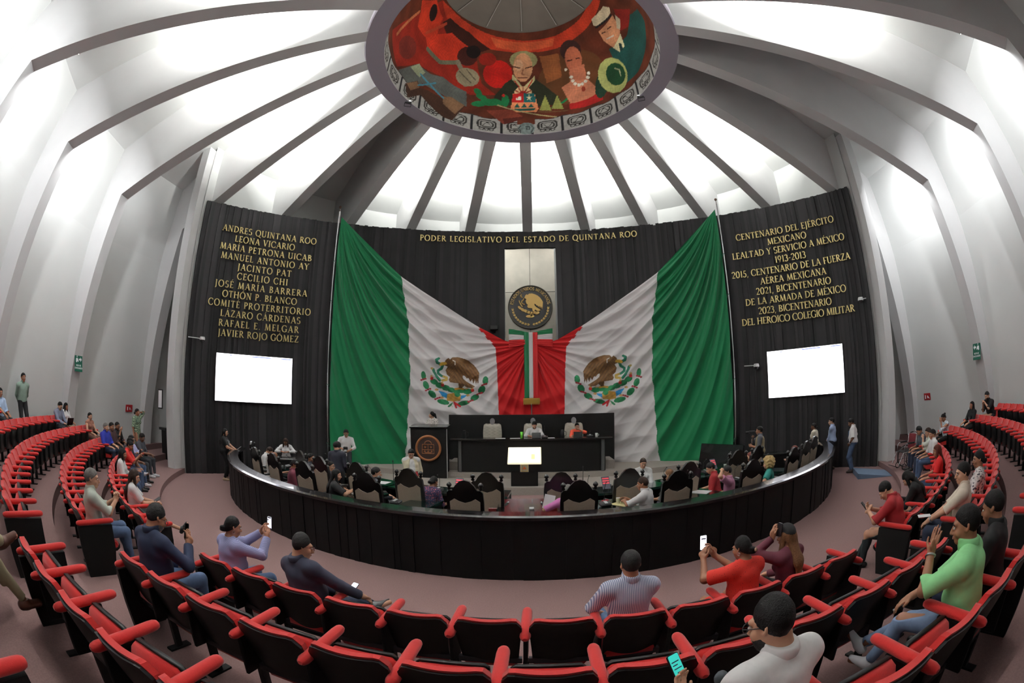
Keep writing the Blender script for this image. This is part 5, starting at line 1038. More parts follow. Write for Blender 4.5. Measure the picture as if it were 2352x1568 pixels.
t = wallmount('wall_box', 'small grey loudspeaker box high on the left wall with a cable', 'speaker', (-14.6, -5.0, 5.75)); m = MB(); m.box((0, .1, 0), (.2, .2, .3), bev=.015); m.build('housing', mat('box_grey', (150, 150, 150), .6), t); m = MB(); m.tube([(-.05, .1, .15), (-.1, .06, .3), (-.5, .05, .42)], .012, 5); m.build('cable', WHT, t)
a = R(-86.2); t = thing('framed_notice', 'tall narrow framed notice on the white fin at left', 'picture frame', (-12.28, .2, 2.55), R(-4)); m = MB(); m.box((0, -.03, 0), (.26, .03, .66), bev=.005); m.build('frame', FIX, t); m = MB(); m.box((0, -.048, 0), (.2, .006, .58)); m.build('sheet', PAPER, t)
t = thing('black_cabinet', 'black cabinet in the passage behind the left white fin', 'cabinet', (-13.9, 2.3, .17), R(75)); m = MB(); m.box((0, 0, .58), (.7, .5, 1.15)); m.build('body', BLK, t); m = MB(); m.box((0, 0, 1.2), (.9, .6, .1)); m.build('top', BLK2, t); m = MB(); m.box((-.02, -.26, .58), (.5, .02, .9)); m.build('door', BLK2, t)
t = thing('waste_bin', 'grey cylindrical waste bin at the foot of the right wall', 'bin', (14.75, .95, .17)); m = MB(); m.lathe([(0, 0), (.15, 0), (.17, .55), (.165, .55), (.14, .03), (0, .03)], n=24); m.build('body', mat('bin_grey', (96, 92, 94), .5), t); m = MB(); m.lathe([(.17, .52), (.185, .53), (.185, .57), (.165, .575)], n=24); m.build('rim', FIX, t)
# ramp
t = thing('ramp', 'blue-grey carpeted access ramp in front of the right white fin', 'ramp', bpos(12.5, 59, 0), R(59)); m = MB(); m.prism([(-.7, 0), (.55, 0), (-.7, .17)], -.62, .62, lambda x, y, z: (z, x * -1 - .0, y)); 
t.rotation_euler = (0, 0, R(59)); m.build('slope', mat('ramp_carpet', (98, 116, 140), .9, noise=(60, .08)), t)
# wheelchair
def wheelchair(x, y, z, rz):
    t = thing('wheelchair', 'empty folding wheelchair parked by the right white fin', 'wheelchair', (x, y, z), rz)
    RX = mat('wheelchair_maroon', (110, 28, 36), .5)
    m = MB(); m.box((0, -.02, .5), (.44, .42, .03), bev=.01); m.build('seat', MICB, t)
    m = MB(); m.box((0, -.25, .76), (.42, .03, .42), Euler((R(8), 0, 0)), bev=.01); m.build('backrest', RX, t)
    for sx in (-1, 1):
        m = MB(); m.tube([(sx * .24, -.36, .98), (sx * .24, -.28, .96), (sx * .24, -.24, .5), (sx * .24, -.2, .1)], .014, 6); m.tube([(sx * .24, -.25, .72), (sx * .24, .14, .72), (sx * .24, .18, .66), (sx * .24, .18, .5)], .014, 6); m.tube([(sx * .24, -.22, .5), (sx * .24, .22, .48), (sx * .22, .38, .16)], .014, 6); m.tube([(sx * .24, .18, .5), (sx * .24, .16, .16)], .014, 6); m.tube([(sx * .24, -.22, .26), (sx * .24, .18, .24)], .012, 6); m.build('side_frame', CH, t)
        m = MB(); m.box((sx * .24, -.06, .745), (.05, .28, .035), bev=.01); m.build('arm_pad', MICB, t)
        m = MB(); m.tube([(sx * .24, -.34, .98), (sx * .24, -.46, .99)], .018, 6); m.build('handle', MICB, t)
        for nm, r, w_, mt in (('wheel_tyre', .31, .018, MICB), ('push_rim', .26, .008, CH)):
            m = MB(); m.tube([(sx * (.29 if nm[0] == 'w' else .32), -.18 + r * math.cos(2 * PI * i / 28), .31 + r * math.sin(2 * PI * i / 28)) for i in range(29)], w_, 6, False); wv = m.build(nm, mt, t)
            if nm[0] == 'w':
                m = MB()
                for k in range(10): m.tube([(sx * .29, -.18, .31), (sx * .29, -.18 + r * math.cos(k * PI / 5), .31 + r * math.sin(k * PI / 5))], .004, 4)
                m.build('spokes', CH, wv)
        m = MB(); m.tube([(sx * .22, .16 + .08 * math.cos(2 * PI * i / 16), .085 + .08 * math.sin(2 * PI * i / 16)) for i in range(17)], .014, 6, False); m.build('caster', MICB, t)
        m = MB(); m.box((sx * .12, .46, .12), (.15, .16, .015), Euler((R(20), 0, 0))); m.build('footplate', MICB, t)
    t.scale = (1.06,) * 3
wheelchair(11.35, -.95, .17, R(75))
# ------------------------------------------------------------------ red folding auditorium seats
REDF = mat('red_seat_fabric', (190, 26, 22), .85, noise=(70, .06), bump=(260, .25), sheen=.25); SHELL = mat('black_seat_shell', (9, 9, 9), .42, noise=(4, .1), spec=.3); SIDE = mat('black_side_panel', (8, 8, 8), .6, spec=.3); STEELR = mat('seat_bracket', (70, 70, 74), .4, .7)
PITCH = .60
def back_grid(z0, z1, w0, w1, off, thick, cr, sag):
    """curved back between heights z0..z1 with rounded top corners; returns closed mesh builder"""
    nu, nv = 14, 12; f = []; b = []
    for j in range(nv + 1):
        v = j / nv; rf = []; rb = []
        for i in range(nu + 1):
            u = i / nu * 2 - 1; w_ = w0 + (w1 - w0) * min(1, v * 1.15)
            z = z0 + (z1 - z0 - sag * (1 - u * u)) * v
            d = abs(u) * w_ - (w_ - cr); 
            if d > 0 and v > .5: z -= (cr - math.sqrt(max(cr * cr - d * d, 0))) * ((v - .5) / .5) ** 1.5
            y = .20 - .20 * (z - .40) / .53 + .035 * u * u + off
            rf.append((u * w_, y + thick, z)); rb.append((u * w_, y, z))
        f.append(rf); b.append(rb)
    m = MB(); m.grid(f); m.grid(b)
    ring = lambda g: g[0] + [r[-1] for r in g[1:]] + g[-1][::-1][1:] + [r[0] for r in g[::-1][1:-1]]
    a, c = ring(f), ring(b); m.grid([a, c], False, True); return m
ME = {}
ME['backrest_shell'] = (back_grid(.32, .855, .235, .272, 0, .022, .085, .022).mesh('backrest_shell', SHELL), SHELL)
ME['backrest_cushion'] = (back_grid(.38, .872, .225, .268, .026, .05, .085, .022).mesh('backrest_cushion', REDF), REDF)
def pan(folded):
    """seat cushion with its black underside; folded up against the back or lowered"""
    c = MB(); s = MB()
    def tr(p, d):
        y, z = p
        if folded: return (.30 + z + .10 * 0, .34 + y)
        return (.20 + y, .42 + z)
    prof_c = [(0, .0), (0, -.06), (.02, -.09), (.38, -.07), (.44, -.04), (.455, .0), (.44, .035), (.36, .05), (.04, .04)]
    prof_s = [(0, .0), (.0, .02), (.44, .025), (.46, .0), (.45, -.02)]
    def ext(mb, prof, w_, sgn):
        rows = []
        for x, k in ((-w_, .86), (-w_ + .03, 1), (w_ - .03, 1), (w_, .86)):
            cy = sum(p[0] for p in prof) / len(prof); cz = sum(p[1] for p in prof) / len(prof); row = []
            for y, z in prof:
                y2, z2 = cy + (y - cy) * k, cz + (z - cz) * k
                Y, Z = (.335 + z2 * .85, .26 + y2) if folded else (.21 + y2, .365 - z2)
                row.append((x, Y, Z))
            rows.append(row)
        mb.grid(rows, True, True); mb.add(rows[0], [tuple(range(len(prof)))]); mb.add(rows[-1], [tuple(range(len(prof)))[::-1]])
    ext(c, prof_c, .235, 1)
    ext(s, [(.0, .052), (.02, .075), (.42, .082), (.465, .05), (.472, .0), (.462, .0), (.44, .04), (.36, .055), (.04, .05)], .232, 1)
    return c, s
for nm, fo in (('up', True), ('down', False)):
    c, s = pan(fo); ME['seat_cushion_' + nm] = (c.mesh('seat_cushion', REDF), REDF); ME['seat_shell_' + nm] = (s.mesh('seat_shell', SHELL), SHELL)
def arm_mesh():
    m = MB(); n = 12; rows = []
    for y, k in ((.02, .4), (.035, .75), (.07, 1), (.3, 1), (.53, 1), (.57, .92), (.595, .7), (.605, .35)):
        rows.append([(.045 * k * math.cos(2 * PI * i / n), y, .705 + .036 * k * math.sin(2 * PI * i / n) + .03 * (y - .1)) for i in range(n)])
    m.grid(rows, True, True); m.add(rows[0], [tuple(range(n))]); m.add(rows[-1], [tuple(range(n))[::-1]]); return m.mesh('armrest', REDF)
ME['armrest'] = (arm_mesh(), REDF)
m = MB(); m.box((0, .27, .50), (.032, .36, .34), bev=.008); m.box((0, .27, .17), (.05, .07, .34)); m.box((0, .27, .01), (.08, .26, .02)); ME['arm_support'] = (m.mesh('arm_support', SIDE), SIDE)
m = MB(); m.prism([(.08, .0), (.5, .0), (.57, .35), (.57, .67), (.03, .66), (.05, .3)], -.03, .03, lambda x, y, z: (z, x, y)); ME['end_panel'] = (m.mesh('end_panel', SIDE), SIDE)
m = MB(); m.box((0, .24, .36), (.54, .05, .05)); ME['crossbar'] = (m.mesh('crossbar', STEELR), STEELR)
def seat_proto(down, left, right):
    t = thing('auditorium_seat', 'red seat', 'seat'); k = 'down' if down else 'up'
    obj('backrest_shell', ME['backrest_shell'][0], t); obj('backrest_cushion', ME['backrest_cushion'][0], t); obj('seat_cushion', ME['seat_cushion_' + k][0], t); obj('seat_shell', ME['seat_shell_' + k][0], t); obj('crossbar', ME['crossbar'][0], t)
    obj('armrest', ME['armrest'][0], t, (PITCH / 2, 0, 0)); obj('end_panel' if right else 'arm_support', ME['end_panel' if right else 'arm_support'][0], t, (PITCH / 2, 0, 0))
    if left: obj('armrest', ME['armrest'][0], t, (-PITCH / 2, 0, 0)); obj('end_panel', ME['end_panel'][0], t, (-PITCH / 2, 0, 0))
    return t
PROTO = {}
SEATPOS = {}
ROWN = ['front', 'second', 'third', 'fourth', 'back']
FZ = [z for r, z in TIER]
def seat_block(row, a0, n, blk, sgn=1, down=(), key_=None):
    """n seats from angle a0 (degrees), stepping sgn * pitch; x of a seat points right seen from behind"""
    r = ROWR[row]; st = math.degrees(PITCH / (r - .12)) * sgn
    for i in range(n):
        a = a0 + st * i; p = bpos(r, a, FZ[row])
        if math.hypot(p[0], p[1]) > 15.5: break
        first = (i == 0); last = (i == n - 1)
        left = (first if sgn > 0 else last); right = (last if sgn > 0 else first)
        occ = i in down; key = (occ, left, right); txt = '%s of the %s row, %s' % (ORD[i], ROWN[row], blk)
        lab = ('red seat in use, ' if occ else 'empty red folding seat, ') + txt
        if key not in PROTO: t = PROTO[key] = seat_proto(*key); t.location = p; t.rotation_euler = (0, 0, R(a)); t['label'] = lab
        else: t = copy_tree(PROTO[key], p, R(a), lab)
        t['group'] = '%s row of red seats' % ROWN[row]; SEATPOS[row, key_ or blk[:4], i] = (p, a)
CB, LB, RB_ = 'centre block counted from its left', 'left block counted from the aisle', 'right block counted from the aisle'
seat_block(0, -13.0, 12, CB, 1, (0, 2, 7, 9, 10))
seat_block(1, -12.55, 13, CB, 1, (0,))
seat_block(2, -12.6, 13, CB, 1, (8, 11, 12))
seat_block(3, 6.9, 5, 'right side block counted from the camera', 1, (), 'rs')
seat_block(3, -7.2, 5, 'left side block counted from the camera', -1, (3,), 'ls')
seat_block(0, -22.2, 15, LB, -1, (2, 7, 10, 11, 12, 14)); seat_block(1, -20.5, 18, LB, -1, (0, 15, 16, 17)); seat_block(2, -18.9, 20, LB, -1, (19,)); seat_block(3, -19.5, 21, LB, -1, (19, 20)); seat_block(4, -20, 16, LB, -1, (15,))
seat_block(0, 21.4, 15, RB_, 1, (0, 2, 6, 11, 12, 14)); seat_block(1, 20.2, 18, RB_, 1, (0, 2, 17)); seat_block(2, 18.9, 20, RB_, 1, (19,)); seat_block(3, 19.5, 21, RB_, 1, (20,)); seat_block(4, 20, 16, RB_, 1)
# ------------------------------------------------------------------ people: every body is one closed surface blended from limbs
class Field:
    """distance field sampled on a grid; limbs are blended in, then the zero surface is meshed"""
    def __init__(s, lo, hi, h):
        s.h = h; s.lo = np.array(lo, float) - 2 * h; n = np.ceil((np.array(hi) + 2 * h - s.lo) / h).astype(int) + 1
        s.n = n; s.d = np.full(n, .2, np.float32)
        s.ax = [s.lo[i] + h * np.arange(n[i]) for i in range(3)]
    def sub(s, lo, hi):
        a = np.maximum(np.floor((np.array(lo) - s.lo) / s.h).astype(int), 0); b = np.minimum(np.ceil((np.array(hi) - s.lo) / s.h).astype(int) + 1, s.n)
        if np.any(b <= a): return None, None
        sl = tuple(slice(a[i], b[i]) for i in range(3))
        return sl, (s.ax[0][sl[0]][:, None, None], s.ax[1][sl[1]][None, :, None], s.ax[2][sl[2]][None, None, :])
    def blend(s, sl, e, k, cut=False):
        a = s.d[sl]
        if cut:
            hh = np.maximum(k - np.abs(a + e), 0) / max(k, 1e-6); s.d[sl] = np.maximum(a, -e) + hh * hh * k / 4
        else:
            hh = np.maximum(k - np.abs(a - e), 0) / max(k, 1e-6); s.d[sl] = np.minimum(a, e) - hh * hh * k / 4
    def cone(s, a, b, ra, rb, k=.02, flat=None, cut=False):
        """round cone a->b; flat=(axis, factor<1) squashes the section along an axis"""
        a = np.array(a, float); b = np.array(b, float); m = max(ra, rb) + k + 2 * s.h
        sl, G = s.sub(np.minimum(a, b) - m, np.maximum(a, b) + m)
        if sl is None: return
        P = [G[i] - a[i] for i in range(3)]; ba = b - a; L2 = ba @ ba + 1e-9; f = 1.0
        if flat is not None:
            n, f = np.array(flat[0], float), flat[1]; n = n - ba * (n @ ba) / L2; n /= np.linalg.norm(n) + 1e-9
            q = (P[0] * n[0] + P[1] * n[1] + P[2] * n[2]) * (1 / f - 1); P = [P[i] + q * n[i] for i in range(3)]
        t = np.clip((P[0] * ba[0] + P[1] * ba[1] + P[2] * ba[2]) / L2, 0, 1)
        d = np.sqrt((P[0] - t * ba[0]) ** 2 + (P[1] - t * ba[1]) ** 2 + (P[2] - t * ba[2]) ** 2) - (ra + (rb - ra) * t)
        s.blend(sl, d * (f if f < 1 and flat[1] < .6 else 1), k, cut)
    def ell(s, c, r, M=None, k=.02, cut=False, bump=None):
        c = np.array(c, float); r = np.array(r, float); m = r.max() * 1.05 + k + 2 * s.h
        sl, G = s.sub(c - m, c + m)
        if sl is None: return
        P = [G[i] - c[i] for i in range(3)]
        if M is not None: P = [P[0] * M[0][i] + P[1] * M[1][i] + P[2] * M[2][i] for i in range(3)]
        q = np.sqrt((P[0] / r[0]) ** 2 + (P[1] / r[1]) ** 2 + (P[2] / r[2]) ** 2); g = np.sqrt((P[0] / r[0] ** 2) ** 2 + (P[1] / r[1] ** 2) ** 2 + (P[2] / r[2] ** 2) ** 2) + 1e-6
        d = q * (q - 1) / g
        if bump:
            w_ = bump[1]; d = d + bump[0] * (np.sin(P[0] * w_ + 2.1 * np.sin(P[2] * w_ * .37)) * np.sin(P[1] * w_ * .83 + 1 + 1.7 * np.sin(P[0] * w_ * .41)) + .7 * np.sin(P[2] * w_ * 1.21 + 2 + 2 * np.sin(P[1] * w_ * .53)))
        s.blend(sl, d.astype(np.float32), k, cut)
    def plane(s, p, n):
        """keep only the side against n"""
        p = np.array(p, float); n = np.array(n, float); n = n / np.linalg.norm(n)
        d = (s.ax[0][:, None, None] - p[0]) * n[0] + (s.ax[1][None, :, None] - p[1]) * n[1] + (s.ax[2][None, None, :] - p[2]) * n[2]
        s.d = np.maximum(s.d, d.astype(np.float32))
    def join(s, o, k=.01):
        hh = np.maximum(k - np.abs(s.d - o.d), 0) / k; s.d = np.minimum(s.d, o.d) - hh * hh * k / 4
    def ripple(s, amp, fr, ph=0.0):
        x, y, z = s.ax[0][:, None, None], s.ax[1][None, :, None], s.ax[2][None, None, :]
        s.d = s.d + (amp * np.sin(fr * (z + .5 * x) + 3 * np.sin(4 * y + ph)) * np.sin(fr * .6 * (x - y) + ph)).astype(np.float32)
    def mesh(s):
        d = s.d; d[0] = d[-1] = .1; d[:, 0] = d[:, -1] = .1; d[:, :, 0] = d[:, :, -1] = .1
        neg = d < 0; c = np.zeros(np.array(d.shape) - 1, np.int8)
        off = [(i, j, k) for i in (0, 1) for j in (0, 1) for k in (0, 1)]; nx, ny, nz = c.shape
        for i, j, k in off: c += neg[i:nx + i, j:ny + j, k:nz + k]
        act = (c > 0) & (c < 8); I = np.argwhere(act)
        if len(I) == 0: return np.zeros((0, 3)), np.zeros((0, 4), int)
        idx = np.full(act.shape, -1, np.int32); idx[act] = np.arange(len(I))
        cv = {o: d[I[:, 0] + o[0], I[:, 1] + o[1], I[:, 2] + o[2]] for o in off}; acc = np.zeros((len(I), 3)); cnt = np.zeros(len(I))
        for o in off:
            for ax in range(3):
                if o[ax]: continue
                q = list(o); q[ax] = 1; a, b = cv[o], cv[tuple(q)]; m = (a < 0) != (b < 0); t = np.where(m, a / np.where(m, a - b, 1), 0)
                for x in range(3): acc[:, x] += np.where(m, o[x] + (t if x == ax else 0), 0)
                cnt += m
        V = s.lo + (I + acc / cnt[:, None]) * s.h; F = []
        for ax in range(3):
            a = neg; sl0 = [slice(1, -1)] * 3; sl0[ax] = slice(0, -1); sl1 = [slice(1, -1)] * 3; sl1[ax] = slice(1, None)
            e0, e1 = a[tuple(sl0)], a[tuple(sl1)]; E_ = np.argwhere(e0 != e1)
            if len(E_) == 0: continue
            u, v = [(1, 2), (2, 0), (0, 1)][ax]; base = E_.copy(); base[:, u] += 1; base[:, v] += 1
            def cell(du, dv): q = base.copy(); q[:, u] += du; q[:, v] += dv; return idx[q[:, 0], q[:, 1], q[:, 2]]
            Q = np.stack([cell(-1, -1), cell(0, -1), cell(0, 0), cell(-1, 0)], 1); s0 = e0[tuple(E_.T)]; Q[~s0] = Q[~s0][:, ::-1]; F.append(Q)
        return V, np.concatenate(F)

SKIN = {'a': (176, 124, 96), 'b': (148, 100, 74), 'c': (196, 148, 120), 'd': (122, 80, 58)}
for k_, c_ in SKIN.items(): mat('skin_' + k_, c_, .55, noise=(12, .05))
HAIRC = {'black': (15, 12, 12), 'brown': (46, 30, 23), 'grey': (104, 100, 97), 'salt': (33, 31, 31), 'auburn': (92, 44, 34), 'blonde': (186, 160, 110), 'tan': (110, 78, 52)}
for k_, c_ in HAIRC.items(): mat('hair_' + k_, c_, .6, noise=(60, .25), bump=(140, .6), spec=.2)
def cloth(name, col, **kw): return mat('cloth_' + name, col, .85, noise=(30, .04), **kw)
_fm = {}
def facemesh(kind, m_):
    if (kind, m_.name) in _fm: return _fm[kind, m_.name]
    b = MB()
    if kind == 'eye': b.ball((0, 0, 0), (.0135, .010, .0075), 12, 8); b.m = 1; b.ball((0, .0065, 0), (.0062, .0045, .0062), 10, 6); me = b.mesh('eye', [mat('eye_white', (226, 222, 216), .3), mat('iris_dark', (38, 24, 18), .2)])
    elif kind == 'eyebrow': b.tube([(-.02, -.004, -.003), (-.005, .003, .004), (.012, .001, .002), (.02, -.005, -.004)], [.003, .0045, .004, .002], 6); me = b.mesh('eyebrow', m_)
    else: b.ball((0, 0, .003), (.024, .006, .0048), 12, 6); b.ball((0, .001, -.005), (.02, .0065, .0055), 12, 6); me = b.mesh('mouth', m_)
    _fm[kind, m_.name] = me; return me
def nv(v): v = np.array(v, float); return v / (np.linalg.norm(v) + 1e-9)
def rotax(v, ax, ang):
    ax = nv(ax); v = np.array(v, float); c, s_ = math.cos(ang), math.sin(ang); return v * c + np.cross(ax, v) * s_ + ax * (ax @ v) * (1 - c)
def two_bone(a, t, l1, l2, pole):
    a = np.array(a, float); t = np.array(t, float); d = t - a; L = np.linalg.norm(d); Lm = min(L, (l1 + l2) * .995); u = d / (L + 1e-9); L = Lm
    x = (l1 * l1 - l2 * l2 + L * L) / (2 * L + 1e-9); y = math.sqrt(max(l1 * l1 - x * x, 0)); p = np.array(pole, float); p = p - u * (p @ u); p = nv(p)
    return a + u * x + p * y, a + u * L
NP = 0
def person(label, pos, rz, pose='sit', h=1.72, sex='m', fat=1.0, lean=4, side=0, twist=0, head=(0, 0), rh=None, lh=None, rp=None, lp=None, rf=None, lf=None, rk=None, lk=None, seat=.47,
           hair='short', hc='black', top=None, sleeve=.5, legs=None, skirt=None, shoes=(30, 28, 28), skin='a', glasses=None, curl=(.5, .5), res=.0105, beard=None, extra=(), rhd=None, lhd=None, rn=None, ln=None, bare=False, hem=-.02, cap=None, scale=1.0, collar=True):
    """local frame: +y is where the person faces, +x their right hand, origin on the floor below the hips"""
    global NP; NP += 1
    s = h / 1.72 * 1.04 * scale; f = 1 if sex == 'f' else 0
    root = thing('person', label, 'person', pos, rz)
    X, Y, U = np.array([1., 0, 0]), np.array([0., 1, 0]), np.array([0., 0, 1])
    # spine frame
    su = rotax(rotax(U, X, -R(lean)), Y, R(side)); sx = rotax(X, Y, R(side)); sx = rotax(sx, su, R(twist)); sy = np.cross(su, sx); Sm = [sx, sy, su]
    Hz = seat * s / 1.0 * 1.0 + .06 * s if pose == 'sit' else .90 * s
    if pose == 'sit': Hz = seat + .085 * s
    P = np.array([0, 0, Hz + .04 * s])
    L = lambda x, y, z: P + s * (sx * x + sy * y + su * z)
    shw = .165 if f else .186
    SH = {1: L(shw, -.01, .395), -1: L(-shw, -.01, .395)}; NB = L(0, -.015, .455)
    hy, hp = head; hx = rotax(sx, su, R(hy)); hf = np.cross(nv(su * .6 + U * .4), hx); hf = nv(hf); hu = np.cross(hx, hf); hf = rotax(hf, hx, R(hp)); hu = np.cross(hx, hf); Hm = [hx, hf, hu]
    HC = NB + s * (nv(su + hu) * .062 + hu * .090 + hf * .022)
    hs = s * (.96 if f else 1.0)
    Hd = lambda x, y, z: HC + hs * (hx * x + hf * y + hu * z)
    # hands
    dr = {'sit': ((.17, .36, Hz + .12 * s), (-.17, .36, Hz + .12 * s)), 'stand': ((.25, .04, .80 * s), (-.25, .04, .80 * s))}[pose]
    T = {1: np.array(rh if rh is not None else dr[0], float), -1: np.array(lh if lh is not None else dr[1], float)}
    pl = {1: np.array(rp if rp is not None else (.5, -.5, -.8), float), -1: np.array(lp if lp is not None else (-.5, -.5, -.8), float)}
    EL, WR_ = {}, {}
    for q in (1, -1): EL[q], WR_[q] = two_bone(SH[q], T[q], .285 * s, .25 * s, pl[q])
    # legs
    HJ = {1: P + s * np.array([.09, .02, -.05]), -1: P + s * np.array([-.09, .02, -.05])}
    if pose == 'sit': df = ((.13, .47 * s, .08 * s), (-.13, .47 * s, .08 * s)); dk = (0, .6, 1)
    else: df = ((.11, .0, .08 * s), (-.11, .03, .08 * s)); dk = (0, 1, 0)
    FT = {1: np.array(rf if rf is not None else df[0], float), -1: np.array(lf if lf is not None else df[1], float)}
    KP = {1: np.array(rk if rk is not None else (dk[0] + .15, dk[1], dk[2]), float), -1: np.array(lk if lk is not None else (dk[0] - .15, dk[1], dk[2]), float)}
    KN, AN = {}, {}
    for q in (1, -1): KN[q], AN[q] = two_bone(HJ[q], FT[q], .43 * s, .42 * s, KP[q])
    pts = np.array([P, NB, Hd(0, 0, .16), Hd(0, .13, 0), Hd(0, -.13, -.05)] + [L(.24 * fat, .18 * fat, .1), L(-.24 * fat, -.18 * fat, .1)] + list(SH.values()) + list(EL.values()) + list(WR_.values()) + list(KN.values()) + list(AN.values()) + list(HJ.values()))
    lo, hi = pts.min(0) - .13, pts.max(0) + .13
    for q in (1, -1): lo = np.minimum(lo, WR_[q] - .2 * s); hi = np.maximum(hi, WR_[q] + .2 * s); lo = np.minimum(lo, AN[q] - .2); hi = np.maximum(hi, AN[q] + .2)
    lo[2] = max(lo[2], -.03)
    H_ = res
    def torso(F, e=0.0, k=.05):
        w_ = fat
        F.ell(L(0, -.005, .02), s * np.array([(.182 if f else .17) * w_ + e, .128 * w_ + e, .125 + e]), Sm, k)
        F.ell(L(0, .012 * w_, .15), s * np.array([(.145 if f else .16) * w_ + e, .115 * w_ * (1.0 + .5 * (w_ - 1)) + e, .15 + e]), Sm, k)
        F.ell(L(0, -.005, .30), s * np.array([(.158 if f else .178) * (.5 + .5 * w_) + e, .120 * (.5 + .5 * w_) + e, .165 + e]), Sm, k)
        F.cone(L(-shw + .06, -.012, .385), L(shw - .06, -.012, .385), .066 * s + e, .066 * s + e, k)
        if f:
            for q in (1, -1): F.ell(L(.075 * q, .088, .29), s * np.array([.062, .055, .062]) * (.8 + .2 * w_) + e, Sm, .03)
    def arm(F, q, e, upto, k=.02, flare=0):
        a, b, c = SH[q], EL[q], WR_[q]; fa = .6 + .4 * fat
        if upto <= .55:
            t = min(upto, .5) / .5; F.cone(a, a + (b - a) * t, .056 * s * fa + e, .048 * s * fa + e + flare, k)
        else:
            F.cone(a, b, .056 * s * fa + e, .044 * s * fa + e, k); t = (upto - .5) / .5; F.cone(b, b + (c - b) * t, .044 * s * fa + e, (.044 - .014 * t) * s * fa + e + flare, k)
    def leg(F, q, e, k=.03):
        fl = .75 + .25 * fat; a, b, c = HJ[q], KN[q], AN[q]
        F.cone(a, b, .086 * s * fl + e, .058 * s + e, k); F.cone(b, c, .056 * s + e, .038 * s + e, k)
        d = nv(c - b); back = -nv(np.cross(np.cross(d, KP[q]), d)); F.ell(b + (c - b) * .3 + back * .02 * s, np.array([.05, .05, .11]) * s + e, None, .03)
    # ---- body
    B = Field(lo, hi, H_)
    torso(B, -.012); B.cone(NB - su * .04 * s, Hd(0, -.022, -.06), .066 * s * (.5 + .5 * fat) * (.88 if f else 1), .059 * s * (.88 if f else 1), .03)
    for q in (1, -1): B.cone(L(.03 * q, -.02, .46), SH[q] - su * .012, .042 * s, .042 * s, .05)
    for q in (1, -1): arm(B, q, -.004, 1.0, .025); leg(B, q, -.008)
    # head
    B.ell(Hd(0, -.012, .026), hs * np.array([.076, .098, .092]), Hm, .02); B.ell(Hd(0, .022, -.032), hs * np.array([.060 * (.9 + .1 * fat), .072, .082]), Hm, .03)
    B.ell(Hd(0, .062, -.092), hs * np.array([.030, .026, .022]), Hm, .03); B.cone(Hd(-.034, .078, .024), Hd(.034, .078, .024), .014 * hs, .014 * hs, .02)
    for q in (1, -1): B.ell(Hd(.032 * q, .100, .002), hs * np.array([.018, .014, .012]), Hm, .012, cut=True); B.ell(Hd(.04 * q, .062, -.035), hs * np.array([.024, .022, .022]), Hm, .02)
    B.cone(Hd(0, .092, .006), Hd(0, .112, -.032), .010 * hs, .0145 * hs, .012); B.cone(Hd(-.013, .098, -.038), Hd(.013, .098, -.038), .009 * hs, .009 * hs, .01)
    B.cone(Hd(-.016, .090, -.064), Hd(.016, .090, -.064), .010 * hs, .010 * hs, .012)
    for q in (1, -1): B.ell(Hd(.078 * q, -.012, -.004), hs * np.array([.011, .021, .032]), [rotax(hx, hu, R(-20 * q)), rotax(hf, hu, R(-20 * q)), hu], .008); B.ell(Hd(.086 * q, -.004, -.002), hs * np.array([.006, .010, .016]), Hm, .004, cut=True)
    # hands: palm, four bent fingers of different length, thumb from the side of the palm
    HN = {}
    for q in (1, -1):
        d = nv(WR_[q] - EL[q]); hd_ = (rhd if q > 0 else lhd); nn_ = (rn if q > 0 else ln)
        if hd_ is not None: d = nv(hd_)
        n = np.array(nn_, float) if nn_ is not None else (np.array([-.35 * q, .0, -1.0]) if pose == 'sit' else np.array([-1. * q, 0, 0]))
        n = nv(n - d * (n @ d)); sd = np.cross(n, d); thumb = sd if (sd @ np.array([-q, .3, .4])) > 0 else -sd
        w0 = WR_[q]; cu = curl[0 if q > 0 else 1]
        pc = w0 + d * .052 * s; B.cone(w0, w0 + d * .03 * s, .027 * s, .03 * s, .015); B.ell(pc, np.array([.042, .056, .0165]) * s, [thumb, d, n], .015)
        for i_, (o_, ln_) in enumerate(((.030, .068), (.011, .078), (-.010, .074), (-.029, .058))):
            a = w0 + (d * (.098 - .006 * abs(i_ - 1.2)) + thumb * o_) * s; a0 = cu * (.5 + .08 * i_); v1 = nv(d * math.cos(a0) + n * math.sin(a0) + thumb * o_ * 1.2); v2 = nv(d * math.cos(a0 * 2.3) + n * math.sin(a0 * 2.3)); v3 = nv(d * math.cos(a0 * 3.3) + n * math.sin(a0 * 3.3))
            rr = max(.0086 * s, H_ * .82); b = a + v1 * ln_ * .48 * s; c = b + v2 * ln_ * .32 * s; e_ = c + v3 * ln_ * .22 * s
            B.cone(a - d * .02 * s, b, rr * 1.08, rr, .005); B.cone(b, c, rr, rr * .95, .003); B.cone(c, e_, rr * .95, rr * .82, .003)
        t0 = w0 + (d * .022 + thumb * .026) * s; v1 = nv(d * .72 + thumb * (.75 - .3 * cu) + n * .35 * cu); t1 = t0 + v1 * .044 * s; v2 = nv(d * .9 + thumb * (.3 - .5 * cu) + n * .5 * cu); t2 = t1 + v2 * .034 * s
        rr = max(.0105 * s, H_ * .85); B.cone(t0, t1, rr * 1.3, rr, .012); B.cone(t1, t2, rr, rr * .85, .004); HN[q] = (pc, d, n, thumb)
